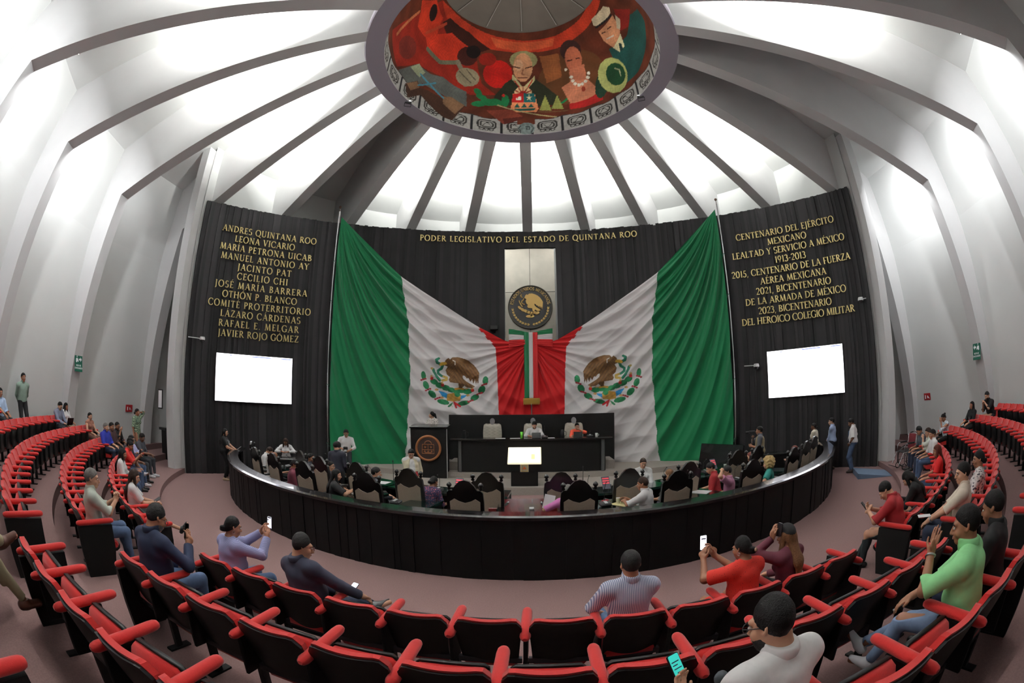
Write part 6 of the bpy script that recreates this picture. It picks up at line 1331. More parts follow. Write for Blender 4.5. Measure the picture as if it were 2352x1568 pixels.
    for q in (1, -1):
        toe = np.array([.25 * q, 1, 0.]) if pose == 'stand' else None
        sh = nv(AN[q] - KN[q]); fw = nv(np.cross(np.cross(sh, KP[q]), sh)) if toe is None else nv(toe)
        if abs(AN[q][2] - .08 * s) < .03: fw = nv([fw[0], fw[1], 0]) if abs(fw[2]) < .95 else nv([.15 * q, 1, 0]); dn = -U
        else: dn = nv(sh - fw * (sh @ fw)); fw = nv(fw + dn * .35)
        KP[q] = KP[q]; HN['f%d' % q] = (fw, dn)
        B.cone(AN[q] + dn * .035 * s - fw * .02 * s, AN[q] + dn * .052 * s + fw * .14 * s, .034 * s, .024 * s, .02)
    def emit(F, name, m_, parent=root):
        V, Q = F.mesh()
        if len(Q) == 0: return None
        return obj(name, npmesh(name, V, Q, m_), parent)
    emit(B, 'body', mat('skin_' + skin, SKIN[skin]))
    # ---- clothes
    TL = lambda: Field(lo, hi, H_)
    if top is not None:
        F = TL(); torso(F, .006 if not f else .004, .05)
        for q in (1, -1): F.cone(L(.03 * q, -.022, .462), SH[q] + su * .01, .052 * s, .056 * s * (.6 + .4 * fat), .06)
        F.plane(L(0, 0.0, .512), su - sy * .3); F.plane(L(0, 0, hem - .06), -su + (sy * .0))
        if skirt == 'dress':
            pass
        if sleeve > 0:
            A_ = TL()
            for q in (1, -1):
                b_ = Field(lo, hi, H_); arm(b_, q, .010 + .006 * (sleeve < .6), min(sleeve + .08, 1.0), .02, .008 if sleeve < .6 else .003)
                a0, b0, c0 = SH[q], EL[q], WR_[q]
                if sleeve <= .5: b_.plane(a0 + (b0 - a0) * sleeve / .5, b0 - a0)
                else: b_.plane(b0 + (c0 - b0) * min(.97, (sleeve - .5) / .5), c0 - b0) if sleeve < .9 else None
                if sleeve >= .9:
                    sl, G = b_.sub(WR_[q] - .12, WR_[q] + .16)
                    if sl is not None:
                        n_ = nv(c0 - b0); dd = (G[0] - c0[0]) * n_[0] + (G[1] - c0[1]) * n_[1] + (G[2] - c0[2]) * n_[2] + .012; b_.d[sl] = np.maximum(b_.d[sl], dd.astype(np.float32))
                A_.d = np.minimum(A_.d, b_.d)
            F.join(A_, .045)
        F.ripple(.0022, 42, NP); nm = 'dress' if skirt == 'dress' else 'shirt'; so = emit(F, nm, top)
        if collar and sleeve > 0 and not f:
            C_ = Field(NB - .14 * s, NB + .14 * s, min(H_, .009)); C_.cone(NB + su * .03, NB + su * .075 * s + sy * .016, .080 * s * (.5 + .5 * fat), .071 * s * (.5 + .5 * fat), .01); C_.plane(NB + su * .074 * s, su - sy * .25); C_.plane(NB - su * .0, -su); emit(C_, 'collar', top, so)
    if skirt is None or skirt == 'short':
        F = TL(); F.ell(L(0, -.005, .0), s * np.array([(.178 if f else .166) * fat + .004, .124 * fat + .004, .12]), Sm, .04)
        for q in (1, -1): leg(F, q, .008, .035)
        F.plane(L(0, 0, .07), su)
        for q in (1, -1):
            b_, c_ = KN[q], AN[q]; n_ = nv(c_ - b_); e_ = c_ - n_ * .02 * s; sl, G = F.sub(c_ - .13, c_ + .13)
            if sl is not None: dd = (G[0] - e_[0]) * n_[0] + (G[1] - e_[1]) * n_[1] + (G[2] - e_[2]) * n_[2]; F.d[sl] = np.maximum(F.d[sl], dd.astype(np.float32))
        F.ripple(.002, 36, NP + 1); emit(F, 'trousers', legs or cloth('black', (28, 28, 30)))
    else:
        F = TL(); m_ = legs or top; F.ell(L(0, -.005, .0), s * np.array([.186 * fat, .132 * fat, .12]), Sm, .05)
        if pose == 'sit':
            ln_ = .80 if skirt == 'knee' else 1.0
            for q in (1, -1): F.cone(HJ[q], HJ[q] + (KN[q] - HJ[q]) * ln_, .098 * s * fat, .076 * s, .06)
            F.cone((HJ[1] + HJ[-1]) / 2, ((HJ[1] + (KN[1] - HJ[1]) * ln_) + (HJ[-1] + (KN[-1] - HJ[-1]) * ln_)) / 2, .09 * s, .07 * s, .05)
            if skirt == 'dress':
                for q in (1, -1): F.cone(KN[q], KN[q] + (AN[q] - KN[q]) * .55, .078 * s, .085 * s, .05)
        else:
            z1 = .47 if skirt == 'knee' else (.22 if skirt != 'long' else .10)
            F.cone(P + U * 0, np.array([0, .02, z1 * s]), .165 * s * fat, .17 * s * fat, .05, (Y, .72)); F.plane((0, 0, z1 * s), (0, 0, -1))
        F.plane(L(0, 0, .07), su); F.ripple(.004, 22, NP); emit(F, 'skirt', m_)
    for q in (1, -1):
        fw, dn = HN['f%d' % q]; a = AN[q]; F = Field(a - .21 * s, a + .25 * s, min(H_, .010))
        F.cone(a + dn * .034 * s - fw * .045 * s, a + dn * .046 * s + fw * .145 * s, .044 * s, .036 * s, .02); F.cone(a, a + dn * .03 * s, .043 * s, .045 * s, .03)
        F.plane(a + dn * .079 * s, dn); F.plane(a - dn * .012 * s, -dn); emit(F, 'shoe', mat('shoe_%d_%d_%d' % tuple(shoes), shoes, .45))
    # ---- hair
    HMt = mat('hair_' + hc, HAIRC[hc])
    if hair != 'bald':
        big = .05 if hair in ('curly', 'afro') else 0
        hh = min(H_, .010); F = Field(HC - .40 * s * (1.0 if hair in ('long', 'pony') else .55) , HC + .26 * s, hh); bmp = (.011, 62) if big else (.0012, 120)
        r = hs * np.array([.084 + big, .106 + big, .100 + big]); F.ell(Hd(0, -.014 - big * .3, .028 + big * .2), r, Hm, .01, bump=bmp)
        if hair not in ('short',): F.ell(Hd(0, -.03, -.03), hs * np.array([.080 + big, .085 + big, .10]), Hm, .02, bump=bmp)
        # open the face
        F.plane(Hd(0, .066, .050), hf * .62 - hu * .78) if not big else F.ell(Hd(0, .16, -.06), hs * np.array([.10, .14, .13]), Hm, .01, cut=True)
        if hair == 'short': F.plane(Hd(0, 0, -.075), -hu - hf * .2)
        else: F.plane(Hd(0, 0, -.11 - big), -hu) if hair not in ('long',) else None
        if hair == 'long':
            F.cone(Hd(0, -.05, .0), L(0, -.135, .33), .085 * hs, .072 * hs, .04, (sy, .55), ); F.cone(L(.02, -.135, .33), L(.0, -.15, .20), .075 * hs, .05 * hs, .03, (sy, .5))
            for q in (1, -1): F.cone(Hd(.072 * q, .0, .02), L(.085 * q, .045, .40), .034 * hs, .030 * hs, .02)
        if hair == 'bun': F.ell(Hd(0, -.115, .075), hs * np.array([.045, .042, .045]), Hm, .012, bump=(.003, 110))
        if hair == 'lowbun': F.ell(Hd(0, -.125, -.045), hs * np.array([.045, .04, .042]), Hm, .012, bump=(.003, 110))
        if hair == 'pony': F.ell(Hd(0, -.11, .03), hs * np.array([.035, .03, .035]), Hm, .01); F.cone(Hd(0, -.12, .02), Hd(0, -.15, -.10), .034 * hs, .030 * hs, .01); F.cone(Hd(0, -.15, -.10), Hd(.01, -.13, -.22), .030 * hs, .014 * hs, .01)
        emit(F, 'hair', HMt)
    else:
        F = Field(HC - .16 * s, HC + .16 * s, min(H_, .010)); F.ell(Hd(0, -.016, .02), hs * np.array([.080, .102, .086]), Hm, .01); F.plane(Hd(0, 0, .035), hu); F.plane(Hd(0, -.01, 0), hf); F.plane(Hd(0, 0, -.06), -hu); emit(F, 'hair', mat('hair_grey', HAIRC['grey']))
    if beard:
        F = Field(HC - .17 * s, HC + .15 * s, min(H_, .009)); F.ell(Hd(0, .030, -.055), hs * np.array([.064, .076, .070]), Hm, .01, bump=(.002, 140)); F.plane(Hd(0, .06, -.048), hu * .9 + hf * .15); F.plane(Hd(0, -.01, 0), -hf); F.ell(Hd(0, .11, -.064), hs * np.array([.026, .03, .010]), Hm, .004, cut=True); emit(F, 'beard', mat('hair_' + beard, HAIRC[beard]))
    if cap: F = Field(HC - .2 * s, HC + .24 * s, min(H_, .009)); F.ell(Hd(0, -.014, .04), hs * np.array([.092, .114, .098]), Hm, .01); F.plane(Hd(0, 0, .035), -hu + hf * .25); F.ell(Hd(0, .13, .045), hs * np.array([.07, .075, .008]), Hm, .008); emit(F, 'cap', cloth('cap%d' % cap[0], cap))
    # ---- face details
    def place(o, p, yaw=0): o.matrix_local = Matrix.Translation(Vector(p)) @ Matrix((Vector(rotax(hx, hu, yaw)), Vector(rotax(hf, hu, yaw)), Vector(hu))).transposed().to_4x4() @ Matrix.Scale(hs, 4)
    LIP = mat('lip_f' if f else 'lip_m', (168, 74, 76) if f else (146, 88, 76), .5)
    for q in (1, -1):
        o = obj('eye', facemesh('eye', LIP), root); place(o, Hd(.031 * q, .0875, .001)); o = obj('eyebrow', facemesh('eyebrow', HMt), root); place(o, Hd(.032 * q, .0925, .022), -.25 * q)
    o = obj('mouth', facemesh('mouth', LIP), root); place(o, Hd(0, .0985, -.064))
    if glasses:
        m = MB()
        for q in (1, -1):
            m.tube([Hd(q * .033 + .024 * math.cos(2 * PI * i / 14), .108, .0 + .019 * math.sin(2 * PI * i / 14)) for i in range(15)], .0028, 5, False); m.tube([Hd(q * .057, .106, .004), Hd(q * .076, .07, .008), Hd(q * .080, -.02, .008)], .0028, 5)
        m.tube([Hd(-.01, .110, .004), Hd(.01, .110, .004)], .0028, 5); m.build('glasses', mat('glasses_%d' % glasses[0], glasses, .35), root)
    # ---- small worn things
    for e in extra:
        if e[0] == 'lanyard':
            m = MB(); m.tube([NB + sx * .06 * s - sy * .07 * s, NB + sx * .085 * s + su * .01, L(.07, .125 * fat, .33), L(0, .148 * fat, .16), L(-.07, .125 * fat, .33), NB - sx * .085 * s + su * .01, NB - sx * .06 * s - sy * .07 * s], .005, 5); m.build('lanyard', mat('lanyard_%d_%d' % (e[1][0], e[1][2]), e[1], .6), root)
            m = MB(); m.box(tuple(L(0, .155 * fat, .10)), (.075, .006, .10)); m.build('badge', PAPER, root)
        elif e[0] in ('watch', 'bracelet'):
            q = e[1]; n_ = nv(WR_[q] - EL[q]); c_ = WR_[q] - n_ * .02; a = nv(np.cross(n_, U)); b = np.cross(n_, a); rr = .034 * s; m = MB(); m.tube([c_ + a * rr * math.cos(2 * PI * i / 16) + b * rr * math.sin(2 * PI * i / 16) for i in range(17)], .009 if e[0] == 'watch' else .004, 6, False); m.build('watch' if e[0] == 'watch' else 'bracelet', mat('metal_band' if e[0] == 'watch' else 'cord_band', (186, 186, 190) if e[0] == 'watch' else (60, 40, 34), .3, .9 if e[0] == 'watch' else 0), root)
        elif e[0] == 'earring':
            for q in (1, -1): m = MB(); c_ = Hd(.084 * q, -.01, -.05); m.tube([c_ + hu * .016 * math.cos(2 * PI * i / 12) + hf * .016 * math.sin(2 * PI * i / 12) for i in range(13)], .003, 5, False); m.build('earring', mat('earring_silver', (214, 212, 208), .25, .9), root)
        elif e[0] == 'hairclip': m = MB(); m.ball(tuple(Hd(0, -.165, -.045)), .02); m.build('hair_clip', mat('hair_clip', (150, 120, 96), .5), root)
        elif e[0] == 'jacket_open':
            F = TL(); torso(F, .016, .05); F.plane(L(0, 0, .47), su); F.plane(L(0, 0, -.16), -su); F.ell(L(0, .17, .16), np.array([.075, .13, .40]) * s, Sm, .02, cut=True)
            for q in (1, -1):
                b_ = Field(lo, hi, H_); arm(b_, q, .017, .95, .02, .004); F.join(b_, .03)
            for q in (1, -1):
                sl, G = F.sub(WR_[q] - .09, WR_[q] + .2)
                if sl is not None: n_ = nv(WR_[q] - EL[q]); dd = sum((G[i] - WR_[q][i]) * n_[i] for i in range(3)) + .02; F.d[sl] = np.maximum(F.d[sl], dd.astype(np.float32))
            F.ripple(.002, 40, NP); emit(F, 'jacket', e[1])
        elif e[0] == 'vest':
            F = TL(); torso(F, .018, .05); F.plane(L(0, 0, .465), su); F.plane(L(0, 0, -.12), -su); F.ripple(.003, 30, NP); emit(F, 'vest', e[1])
    root['hands'] = [float(v) for q in (1, -1) for v in (*HN[q][0], *HN[q][1], *HN[q][2], *HN[q][3])]
    return root
def hand_of(p, q=1):
    """world position and axes of a hand (1 = right, -1 = left): palm centre, finger direction, palm normal, thumb side"""
    a = list(p['hands']); a = a[0:12] if q > 0 else a[12:24]; M3 = Matrix.Rotation(p.rotation_euler[2], 3, 'Z'); v = [M3 @ Vector(a[i:i + 3]) for i in (0, 3, 6, 9)]; return v[0] + p.location, v[1], v[2], v[3]
PHB = mat('phone_black', (22, 22, 26), .3); PHS = mat('phone_screen', (238, 240, 250), .3, emit=(238, 240, 250), es=1.0); PHT = mat('phone_screen_teal', (40, 150, 140), .3, emit=(40, 150, 140), es=.8); PHD = mat('phone_screen_off', (18, 18, 22), .15)
def phone(label, c, right, upv, scr=PHS, size=(.075, .155), marks=None):
    """phone centred at c, screen facing right x up"""
    r = Vector(right).normalized(); u = Vector(upv); u = (u - r * u.dot(r)).normalized(); n = r.cross(u)
    t = thing('smartphone', label, 'phone', c); t.matrix_world = Matrix.Translation(Vector(c)) @ Matrix((r, u, n)).transposed().to_4x4()
    w_, h_ = size; m = MB(); m.prism(rr_poly(w_ / 2, h_ / 2, .012, 3), -.005, .004); m.build('case', PHB, t); m = MB(); m.prism(rr_poly(w_ / 2 - .004, h_ / 2 - .006, .009, 3), .0041, .0052); sc = m.build('screen', scr, t)
    if marks:
        m = MB()
        for y, x0, x1, hh in marks: m.add([(x0 * w_, y * h_ - hh * h_, .006), (x1 * w_, y * h_ - hh * h_, .006), (x1 * w_, y * h_ + hh * h_, .006), (x0 * w_, y * h_ + hh * h_, .006)], [(0, 1, 2, 3)])
        m.build('screen_marks', mat('screen_marks', (66, 62, 90), .4), sc)
    return t
# ------------------------------------------------------------------ the people
def at_seat(row, blk, i, y=.36, side=0.0, dz=0):
    p, a = SEATPOS[row, blk, i]; t = R(a); return (p[0] - math.sin(t) * y + math.cos(t) * side, p[1] + math.cos(t) * y + math.sin(t) * side, p[2] + dz), t
def sitter(label, row, blk, i, dyaw=0, y=.36, **kw):
    p, t = at_seat(row, blk, i, y); kw.setdefault('seat', .44); return person(label, p, t + R(dyaw), 'sit', **kw)
def dep(label, r, a, dyaw=0, **kw):
    kw.setdefault('seat', .47); kw.setdefault('res', .0115); return person(label, bpos(r, a), R(a + dyaw), 'sit', **kw)
JEANS = mat('cloth_denim', (70, 88, 118), .9, noise=(18, .12)); JEANSL = mat('cloth_light_denim', (112, 130, 160), .9, noise=(18, .12)); JEANSN = mat('cloth_navy_denim', (38, 46, 66), .9, noise=(18, .1))
BLKC = cloth('black', (15, 14, 16)); CHAR = cloth('charcoal', (48, 50, 56)); KHAKI = cloth('khaki', (164, 152, 122)); WHC = cloth('white', (232, 230, 230)); OLIVE = cloth('olive', (62, 58, 44))
LAVST = mat_wave('cloth_lavender_stripe', (176, 178, 214), (120, 122, 168), 42, 'Z', .85); BLUEST = mat_wave('cloth_blue_white_stripe', (222, 222, 234), (128, 136, 172), 20, 'X', .85)
REDDOT = mat_spots('cloth_red_dotted', (206, 46, 34), (40, 12, 14), 46, .16, rand=.6); FLORAL = mat_spots('cloth_white_floral', (226, 220, 218), (92, 86, 96), 24, .36, (66, 60, 70)); PURPLEF = mat_spots('cloth_purple_floral', (46, 34, 66), (170, 110, 150), 34, .26, (206, 90, 80))
GREENP = mat_wave('cloth_green_print', (150, 168, 140), (52, 74, 62), 9, 'DIAGONAL', .85, 5, .62); BLUEP = mat_spots('cloth_blue_white_print', (214, 222, 228), (96, 122, 158), 16, .3)
# --- front rows, seen from behind
n1 = sitter('man in navy sweater with lanyard checking a phone, second row beside the left aisle', 1, 'cent', 0, 4, h=1.78, fat=1.2, lean=6, head=(-8, -24), rh=(.20, .36, .94), rp=(.7, -.2, -.7), lh=(-.14, .42, .62), hair='short', hc='salt', top=cloth('navy', (24, 34, 62)), sleeve=1, legs=JEANS, glasses=(40, 30, 30), beard='grey', extra=[('lanyard', (216, 216, 220)), ('watch', 1)], curl=(.6, .4), rhd=(-.15, .35, 1), rn=(-.9, -.3, 0), res=.008)
c_, d_, n_, t_ = hand_of(n1, 1); phone('dark phone held up by the man in navy', c_ + d_ * .075 + n_ * .028, t_ * 1.0, d_, PHD)
n2 = sitter('woman in lavender striped shirt photographing with her phone, front row beside the left aisle', 0, 'cent', 0, -8, h=1.66, sex='f', fat=1.3, lean=6, head=(-14, -12), rh=(.20, .44, 1.03), lh=(.04, .47, 1.05), rp=(.6, -.1, -.8), lp=(-.5, 0, -.8), hair='lowbun', top=LAVST, sleeve=1, legs=JEANS, extra=[('earring',)], curl=(.7, .7), rhd=(-.3, .45, .9), lhd=(.3, .5, .9), rn=(-.8, .0, -.2), ln=(.8, .1, -.2), res=.008)
M3 = Matrix.Rotation(n2.rotation_euler[2], 3, 'Z')
phone('lit phone held up by the woman in lavender stripes', n2.location + M3 @ Vector((.125, .55, 1.17)), M3 @ Vector((1, .12, 0)), (M3 @ Vector((0, .12, 1))), PHS, (.075, .155), [(.40, -.4, .4, .05), (.22, -.42, -.15, .05), (-.42, -.45, .45, .06)])
n3 = sitter('man in dark shirt and glasses with one leg crossed, front row left of centre', 0, 'cent', 2, -14, h=1.76, fat=1.25, lean=-4, side=-8, head=(-30, -22), rh=(.40, .46, .60), lh=(.06, .40, .58), rp=(.8, -.3, -.4), lf=(.36, .52, .52), lk=(-1, .6, .3), rf=(.16, .60, .08), hair='short', hc='salt', top=cloth('ink_blue', (46, 48, 66)), sleeve=.95, legs=JEANSN, shoes=(74, 74, 76), glasses=(110, 36, 30), skin='c', res=.008)
M3 = Matrix.Rotation(n3.rotation_euler[2], 3, 'Z'); phone('bright phone on the lap of the man with a crossed leg', n3.location + M3 @ Vector((.12, .50, .67)), M3 @ Vector((1, 0, 0)), M3 @ Vector((0, .8, .5)), PHS, (.08, .12))
n4 = sitter('man in blue and white striped shirt seen from behind, front row right of centre', 0, 'cent', 7, 2, h=1.72, fat=1.08, lean=3, head=(4, -4), lh=(-.20, .34, .60), rh=(.14, .40, .58), lp=(-1, -.3, -.4), hair='short', hc='salt', top=BLUEST, sleeve=.5, legs=JEANS, res=.008)
n5 = sitter('woman in dotted red dress filming with a phone, front row right side', 0, 'cent', 9, 6, h=1.64, sex='f', fat=1.2, lean=7, head=(16, -14), lh=(-.24, .42, 1.00), rh=(-.08, .46, 1.0), lp=(-.7, -.1, -.7), hair='lowbun', hc='black', top=REDDOT, sleeve=.42, skirt='knee', legs=REDDOT, extra=[('hairclip',), ('earring',)], curl=(.7, .7), lhd=(.3, .45, .9), rhd=(-.2, .5, .9), ln=(.8, .1, -.2), rn=(-.8, .1, -.2), skin='b', res=.008)
M3 = Matrix.Rotation(n5.rotation_euler[2], 3, 'Z'); phone('lit phone held by the woman in the red dress', n5.location + M3 @ Vector((-.165, .55, 1.13)), M3 @ Vector((1, -.2, 0)), M3 @ Vector((0, .15, 1)), PHS, (.078, .16), [(.25, -.3, .35, .04), (.14, -.3, .35, .012)])
n6 = sitter('woman with long brown hair, black cap and maroon shirt talking on her phone, front row right', 0, 'cent', 10, 12, h=1.64, sex='f', lean=8, head=(14, -8), lh=(-.13, .20, 1.14), lp=(-.8, .2, -.6), rh=(.12, .40, .62), hair='long', hc='tan', cap=(26, 24, 26), top=cloth('maroon', (92, 38, 52)), sleeve=1, legs=BLKC, curl=(.4, .7), lhd=(.1, -.1, 1), ln=(1, -.2, 0), res=.008)
M3 = Matrix.Rotation(n6.rotation_euler[2], 3, 'Z'); phone('pale phone pressed to the ear of the woman in maroon', n6.location + M3 @ Vector((-.105, .13, 1.24)), M3 @ Vector((.2, 1, 0)), M3 @ Vector((.1, .1, 1)), PHD, (.07, .14))
n7 = sitter('man in white polo and glasses with grey-dark hair nearest the camera, third row', 2, 'cent', 8, 12, h=1.74, fat=1.12, lean=8, head=(18, -16), lh=(-.20, .42, .68), rh=(.14, .44, .60), hair='short', hc='black', top=WHC, sleeve=.5, legs=CHAR, glasses=(50, 50, 54), beard='salt', curl=(.7, .7), skin='c', lhd=(.2, .8, .5), ln=(.3, -.6, .8), res=.007)
M3 = Matrix.Rotation(n7.rotation_euler[2], 3, 'Z'); phone('phone with a teal chat screen held by the man nearest the camera', n7.location + M3 @ Vector((-.17, .56, .80)), M3 @ Vector((1, .3, 0)), M3 @ Vector((-.1, .6, .8)), PHT, (.078, .16), [(.2, -.35, .3, .02), (.08, -.35, .1, .02), (-.05, -.35, .35, .02), (-.2, -.2, .4, .02)])
t = thing('handheld_microphone', 'microphone with grey foam in the hand of the man nearest the camera', 'microphone', n7.location + M3 @ Vector((.10, .50, .60)))
m = MB(); m.tube([(0, -.05, -.14), (0, 0, 0)], [.014, .018], 8); m.build('handle', MICB, t); m = MB(); m.ball((0, .01, .04), (.04, .04, .05)); m.build('foam', mat('foam_grey', (74, 78, 82), .95), t)
n9 = sitter('man in light green polo with a hand raised to his face, third row by the right aisle', 2, 'cent', 11, 14, h=1.74, fat=1.2, lean=12, head=(10, -4), lh=(-.10, .37, 1.02), lp=(-.7, -.5, -.7), rh=(-.06, .46, .68), rp=(.7, 0, -.6), rf=(.05, .82, .16), lf=(-.1, .66, .12), hair='short', hc='black', top=cloth('mint', (146, 216, 150)), sleeve=.5, legs=JEANSL, shoes=(214, 212, 216), skin='b', extra=[('watch', -1)], curl=(.6, .25), lhd=(.2, -.1, 1), ln=(.9, -.2, 0), res=.007)
c_, d_, n_, t_ = hand_of(n9, 1); phone('phone lying under the hand of the man in green', c_ + n_ * .03 + d_ * .03, t_, d_, PHS, (.075, .15))
sitter('person in black partly hidden behind the man in green, third row', 2, 'cent', 12, 6, h=1.66, lean=10, head=(0, -10), hair='short', top=BLKC, sleeve=1, legs=JEANSN, skin='b')
p, a = at_seat(2, 'cent', 12, .62); t = thing('handbag', 'black handbag with gold clasp on the lap of the person in black', 'bag', (p[0], p[1], p[2] + .66), a); m = MB(); m.box((0, 0, .1), (.34, .16, .22), taper=.85, bev=.04); m.build('body', BLKC, t); m = MB(); m.tube([(-.12, 0, .2), (-.08, 0, .32), (.08, 0, .32), (.12, 0, .2)], .01, 6); m.build('strap', BLKC, t); m = MB(); m.box((0, -.085, .15), (.06, .02, .03)); m.build('clasp', BRZ, t)
p, a = SEATPOS[3, 'ls', 3]
person('man with khaki trousers and brown shoes crossing his legs at the left edge', bpos(17.45, -13.0, FZ[3]), R(-13 + 4), 'sit', h=1.8, lean=-4, rf=(.02, .62, .62), rk=(.7, .5, .9), lf=(-.02, .72, .08), seat=.46, top=cloth('beige', (188, 176, 150)), legs=KHAKI, shoes=(86, 50, 38), hair='short', sleeve=.5, res=.008)
# --- right audience
r8 = sitter('man in red polo bent over his phone, front row beside the right aisle', 0, 'righ', 0, 10, h=1.76, fat=1.15, lean=22, head=(6, -34), rh=(.05, .50, .84), lh=(-.09, .50, .82), rp=(.9, -.3, -.6), lp=(-.9, -.3, -.6), rf=(.1, .66, .08), hair='short', hc='black', top=cloth('red_polo', (150, 28, 34)), sleeve=.5, legs=cloth('dark_teal', (28, 36, 40)), skin='c', curl=(.7, .7), rhd=(-.4, .7, .5), lhd=(.4, .7, .5), rn=(-.5, 0, .8), ln=(.5, 0, .8), res=.008)
M3 = Matrix.Rotation(r8.rotation_euler[2], 3, 'Z'); phone('phone in both hands of the man in red', r8.location + M3 @ Vector((-.02, .62, .90)), M3 @ Vector((1, 0, 0)), M3 @ Vector((0, .7, .7)), PHD)
r1 = sitter('young man in cream short sleeved shirt, second row beside the right aisle', 1, 'righ', 0, 12, h=1.76, lean=4, head=(20, -4), rh=(.04, .46, .66), lh=(-.12, .48, .66), hair='short', hc='black', top=cloth('cream', (224, 210, 192)), sleeve=.5, legs=JEANSN, skin='c', curl=(.6, .6), extra=[('watch', -1)], res=.008)
M3 = Matrix.Rotation(r1.rotation_euler[2], 3, 'Z'); m = MB(); m.box((0, 0, 0), (.13, .19, .006)); tag(m.build('folded_paper', PAPER, None, r1.location + M3 @ Vector((-.05, .57, .70)), r1.rotation_euler[2] + .3), 'folded white paper in the hands of the young man in cream', 'paper')
sitter('woman in white blouse with grey flowers, second row right block', 1, 'righ', 2, 10, h=1.68, sex='f', lean=2, head=(10, -4), hair='lowbun', top=FLORAL, sleeve=.6, legs=KHAKI, shoes=(120, 90, 70), skin='b')
r3 = sitter('person in black with head bowed over a phone, front row right block', 0, 'righ', 2, 10, h=1.68, sex='f', lean=26, head=(4, -36), rh=(.04, .50, .74), lh=(-.10, .50, .74), hair='long', hc='black', top=BLKC, sleeve=1, legs=BLKC, curl=(.7, .7), skin='c')
M3 = Matrix.Rotation(r3.rotation_euler[2], 3, 'Z'); phone('phone in the hands of the person in black with bowed head', r3.location + M3 @ Vector((-.03, .62, .79)), M3 @ Vector((1, 0, 0)), M3 @ Vector((0, .8, .6)), PHD)
sitter('woman with auburn hair in a red blouse, front row right block', 0, 'righ', 6, 8, h=1.66, sex='f', lean=6, head=(10, -8), hair='long', hc='auburn', top=cloth('bright_red', (212, 34, 34)), sleeve=.4, legs=JEANS)
sitter('man in white shirt, fourth from the far end of the right front row', 0, 'righ', 11, 8, h=1.72, lean=6, head=(12, -6), hair='short', hc='black', top=WHC, sleeve=.5, legs=JEANS, res=.0115)
sitter('man in grey and white shirt with a hand to his face, far end of the right front row', 0, 'righ', 12, 4, h=1.72, lean=10, head=(16, -6), lh=(-.06, .30, 1.06), lp=(-.7, 0, -.7), hair='short', hc='brown', top=cloth('pale_sage', (206, 214, 202)), sleeve=.5, legs=JEANSN, skin='c', res=.0115)
sitter('person in black cap at the very end of the right front row', 0, 'righ', 14, 6, h=1.68, lean=14, head=(10, -20), hair='short', cap=(24, 24, 26), top=cloth('slate', (74, 80, 88)), sleeve=.5, legs=JEANSN, res=.0115)
sitter('woman with a high bun in blue and white print, far end of the second right row', 1, 'righ', 17, 14, h=1.66, sex='f', lean=12, head=(10, -16), lh=(-.06, .30, 1.04), hair='bun', hc='black', top=BLUEP, sleeve=.6, legs=BLKC, skin='b', res=.0115)
sitter('woman in black with long hair and lanyard, far end of the third right row', 2, 'righ', 19, 16, h=1.66, sex='f', lean=0, head=(8, 0), hair='long', hc='black', top=BLKC, sleeve=.5, legs=BLKC, extra=[('lanyard', (200, 200, 204))], res=.0115)
person('man in black shirt leaning forward with a hand on his mouth, fourth right row', (14.75, -2.6, FZ[3]), R(62 + 14), 'sit', h=1.78, fat=1.15, lean=26, head=(4, -2), lh=(-.05, .46, .96), lp=(-.7, 0, -.7), rh=(.05, .46, .9), seat=.44, hair='short', hc='salt', top=BLKC, sleeve=.5, legs=CHAR, beard='salt', skin='c', res=.0115)
# --- left audience
sitter('grey haired man in pale shirt with clasped hands, second row beside the left aisle', 1, 'left', 0, -6, h=1.74, lean=4, head=(-12, -4), rh=(.02, .40, .92), lh=(-.06, .40, .92), rp=(.6, .1, -1), lp=(-.6, .1, -1), rhd=(-.5, .2, .8), lhd=(.5, .2, .8), hair='short', hc='grey', top=cloth('pale_grey_green', (190, 198, 186)), sleeve=.5, legs=JEANS, skin='c', curl=(.9, .9), res=.008)
l3 = sitter('woman with brown hair, white T-shirt, black skirt and crossed bare legs, left front row', 0, 'left', 2, -10, h=1.68, sex='f', lean=2, head=(-12, -20), rh=(.10, .42, .74), lh=(-.04, .42, .72), rf=(.22, .86, .30), rk=(.1, .5, 1), lf=(-.02, .52, .08), hair='long', hc='brown', top=WHC, sleeve=.42, skirt='knee', legs=BLKC, shoes=(28, 26, 28), skin='c', curl=(.7, .6), extra=[('bracelet', 1)], res=.009)
c_, d_, n_, t_ = hand_of(l3, 1); phone('white phone in the hand of the woman in the black skirt', c_ + Vector((0, 0, .05)), t_, d_ + Vector((0, 0, .6)), PHS, (.07, .14))
sitter('woman with long black hair in a white top, left front row', 0, 'left', 7, -8, h=1.66, sex='f', lean=8, head=(-8, -8), hair='long', hc='black', top=WHC, sleeve=.5, legs=JEANS, skin='b')
l5 = sitter('man in red shirt raising his phone, left front row', 0, 'left', 10, -4, h=1.72, lean=14, head=(-6, -16), rh=(.10, .46, .92), lh=(.0, .46, .88), hair='short', top=cloth('red_tee', (196, 40, 36)), sleeve=.5, legs=JEANS, skin='b', curl=(.7, .7))
c_, d_, n_, t_ = hand_of(l5, 1); phone('phone held up by the man in the red shirt at left', c_ + Vector((0, 0, .08)), t_, Vector((0, 0, 1)), PHD)
l6 = sitter('man in dark T-shirt and jeans with a white sneaker crossed over, left front row', 0, 'left', 11, -12, h=1.74, lean=6, head=(-8, -18), rh=(.12, .46, .70), rf=(.30, .62, .44), rk=(.6, .6, .8), hair='short', top=cloth('dark_navy', (34, 36, 48)), sleeve=.5, legs=JEANS, shoes=(226, 226, 230), skin='d')
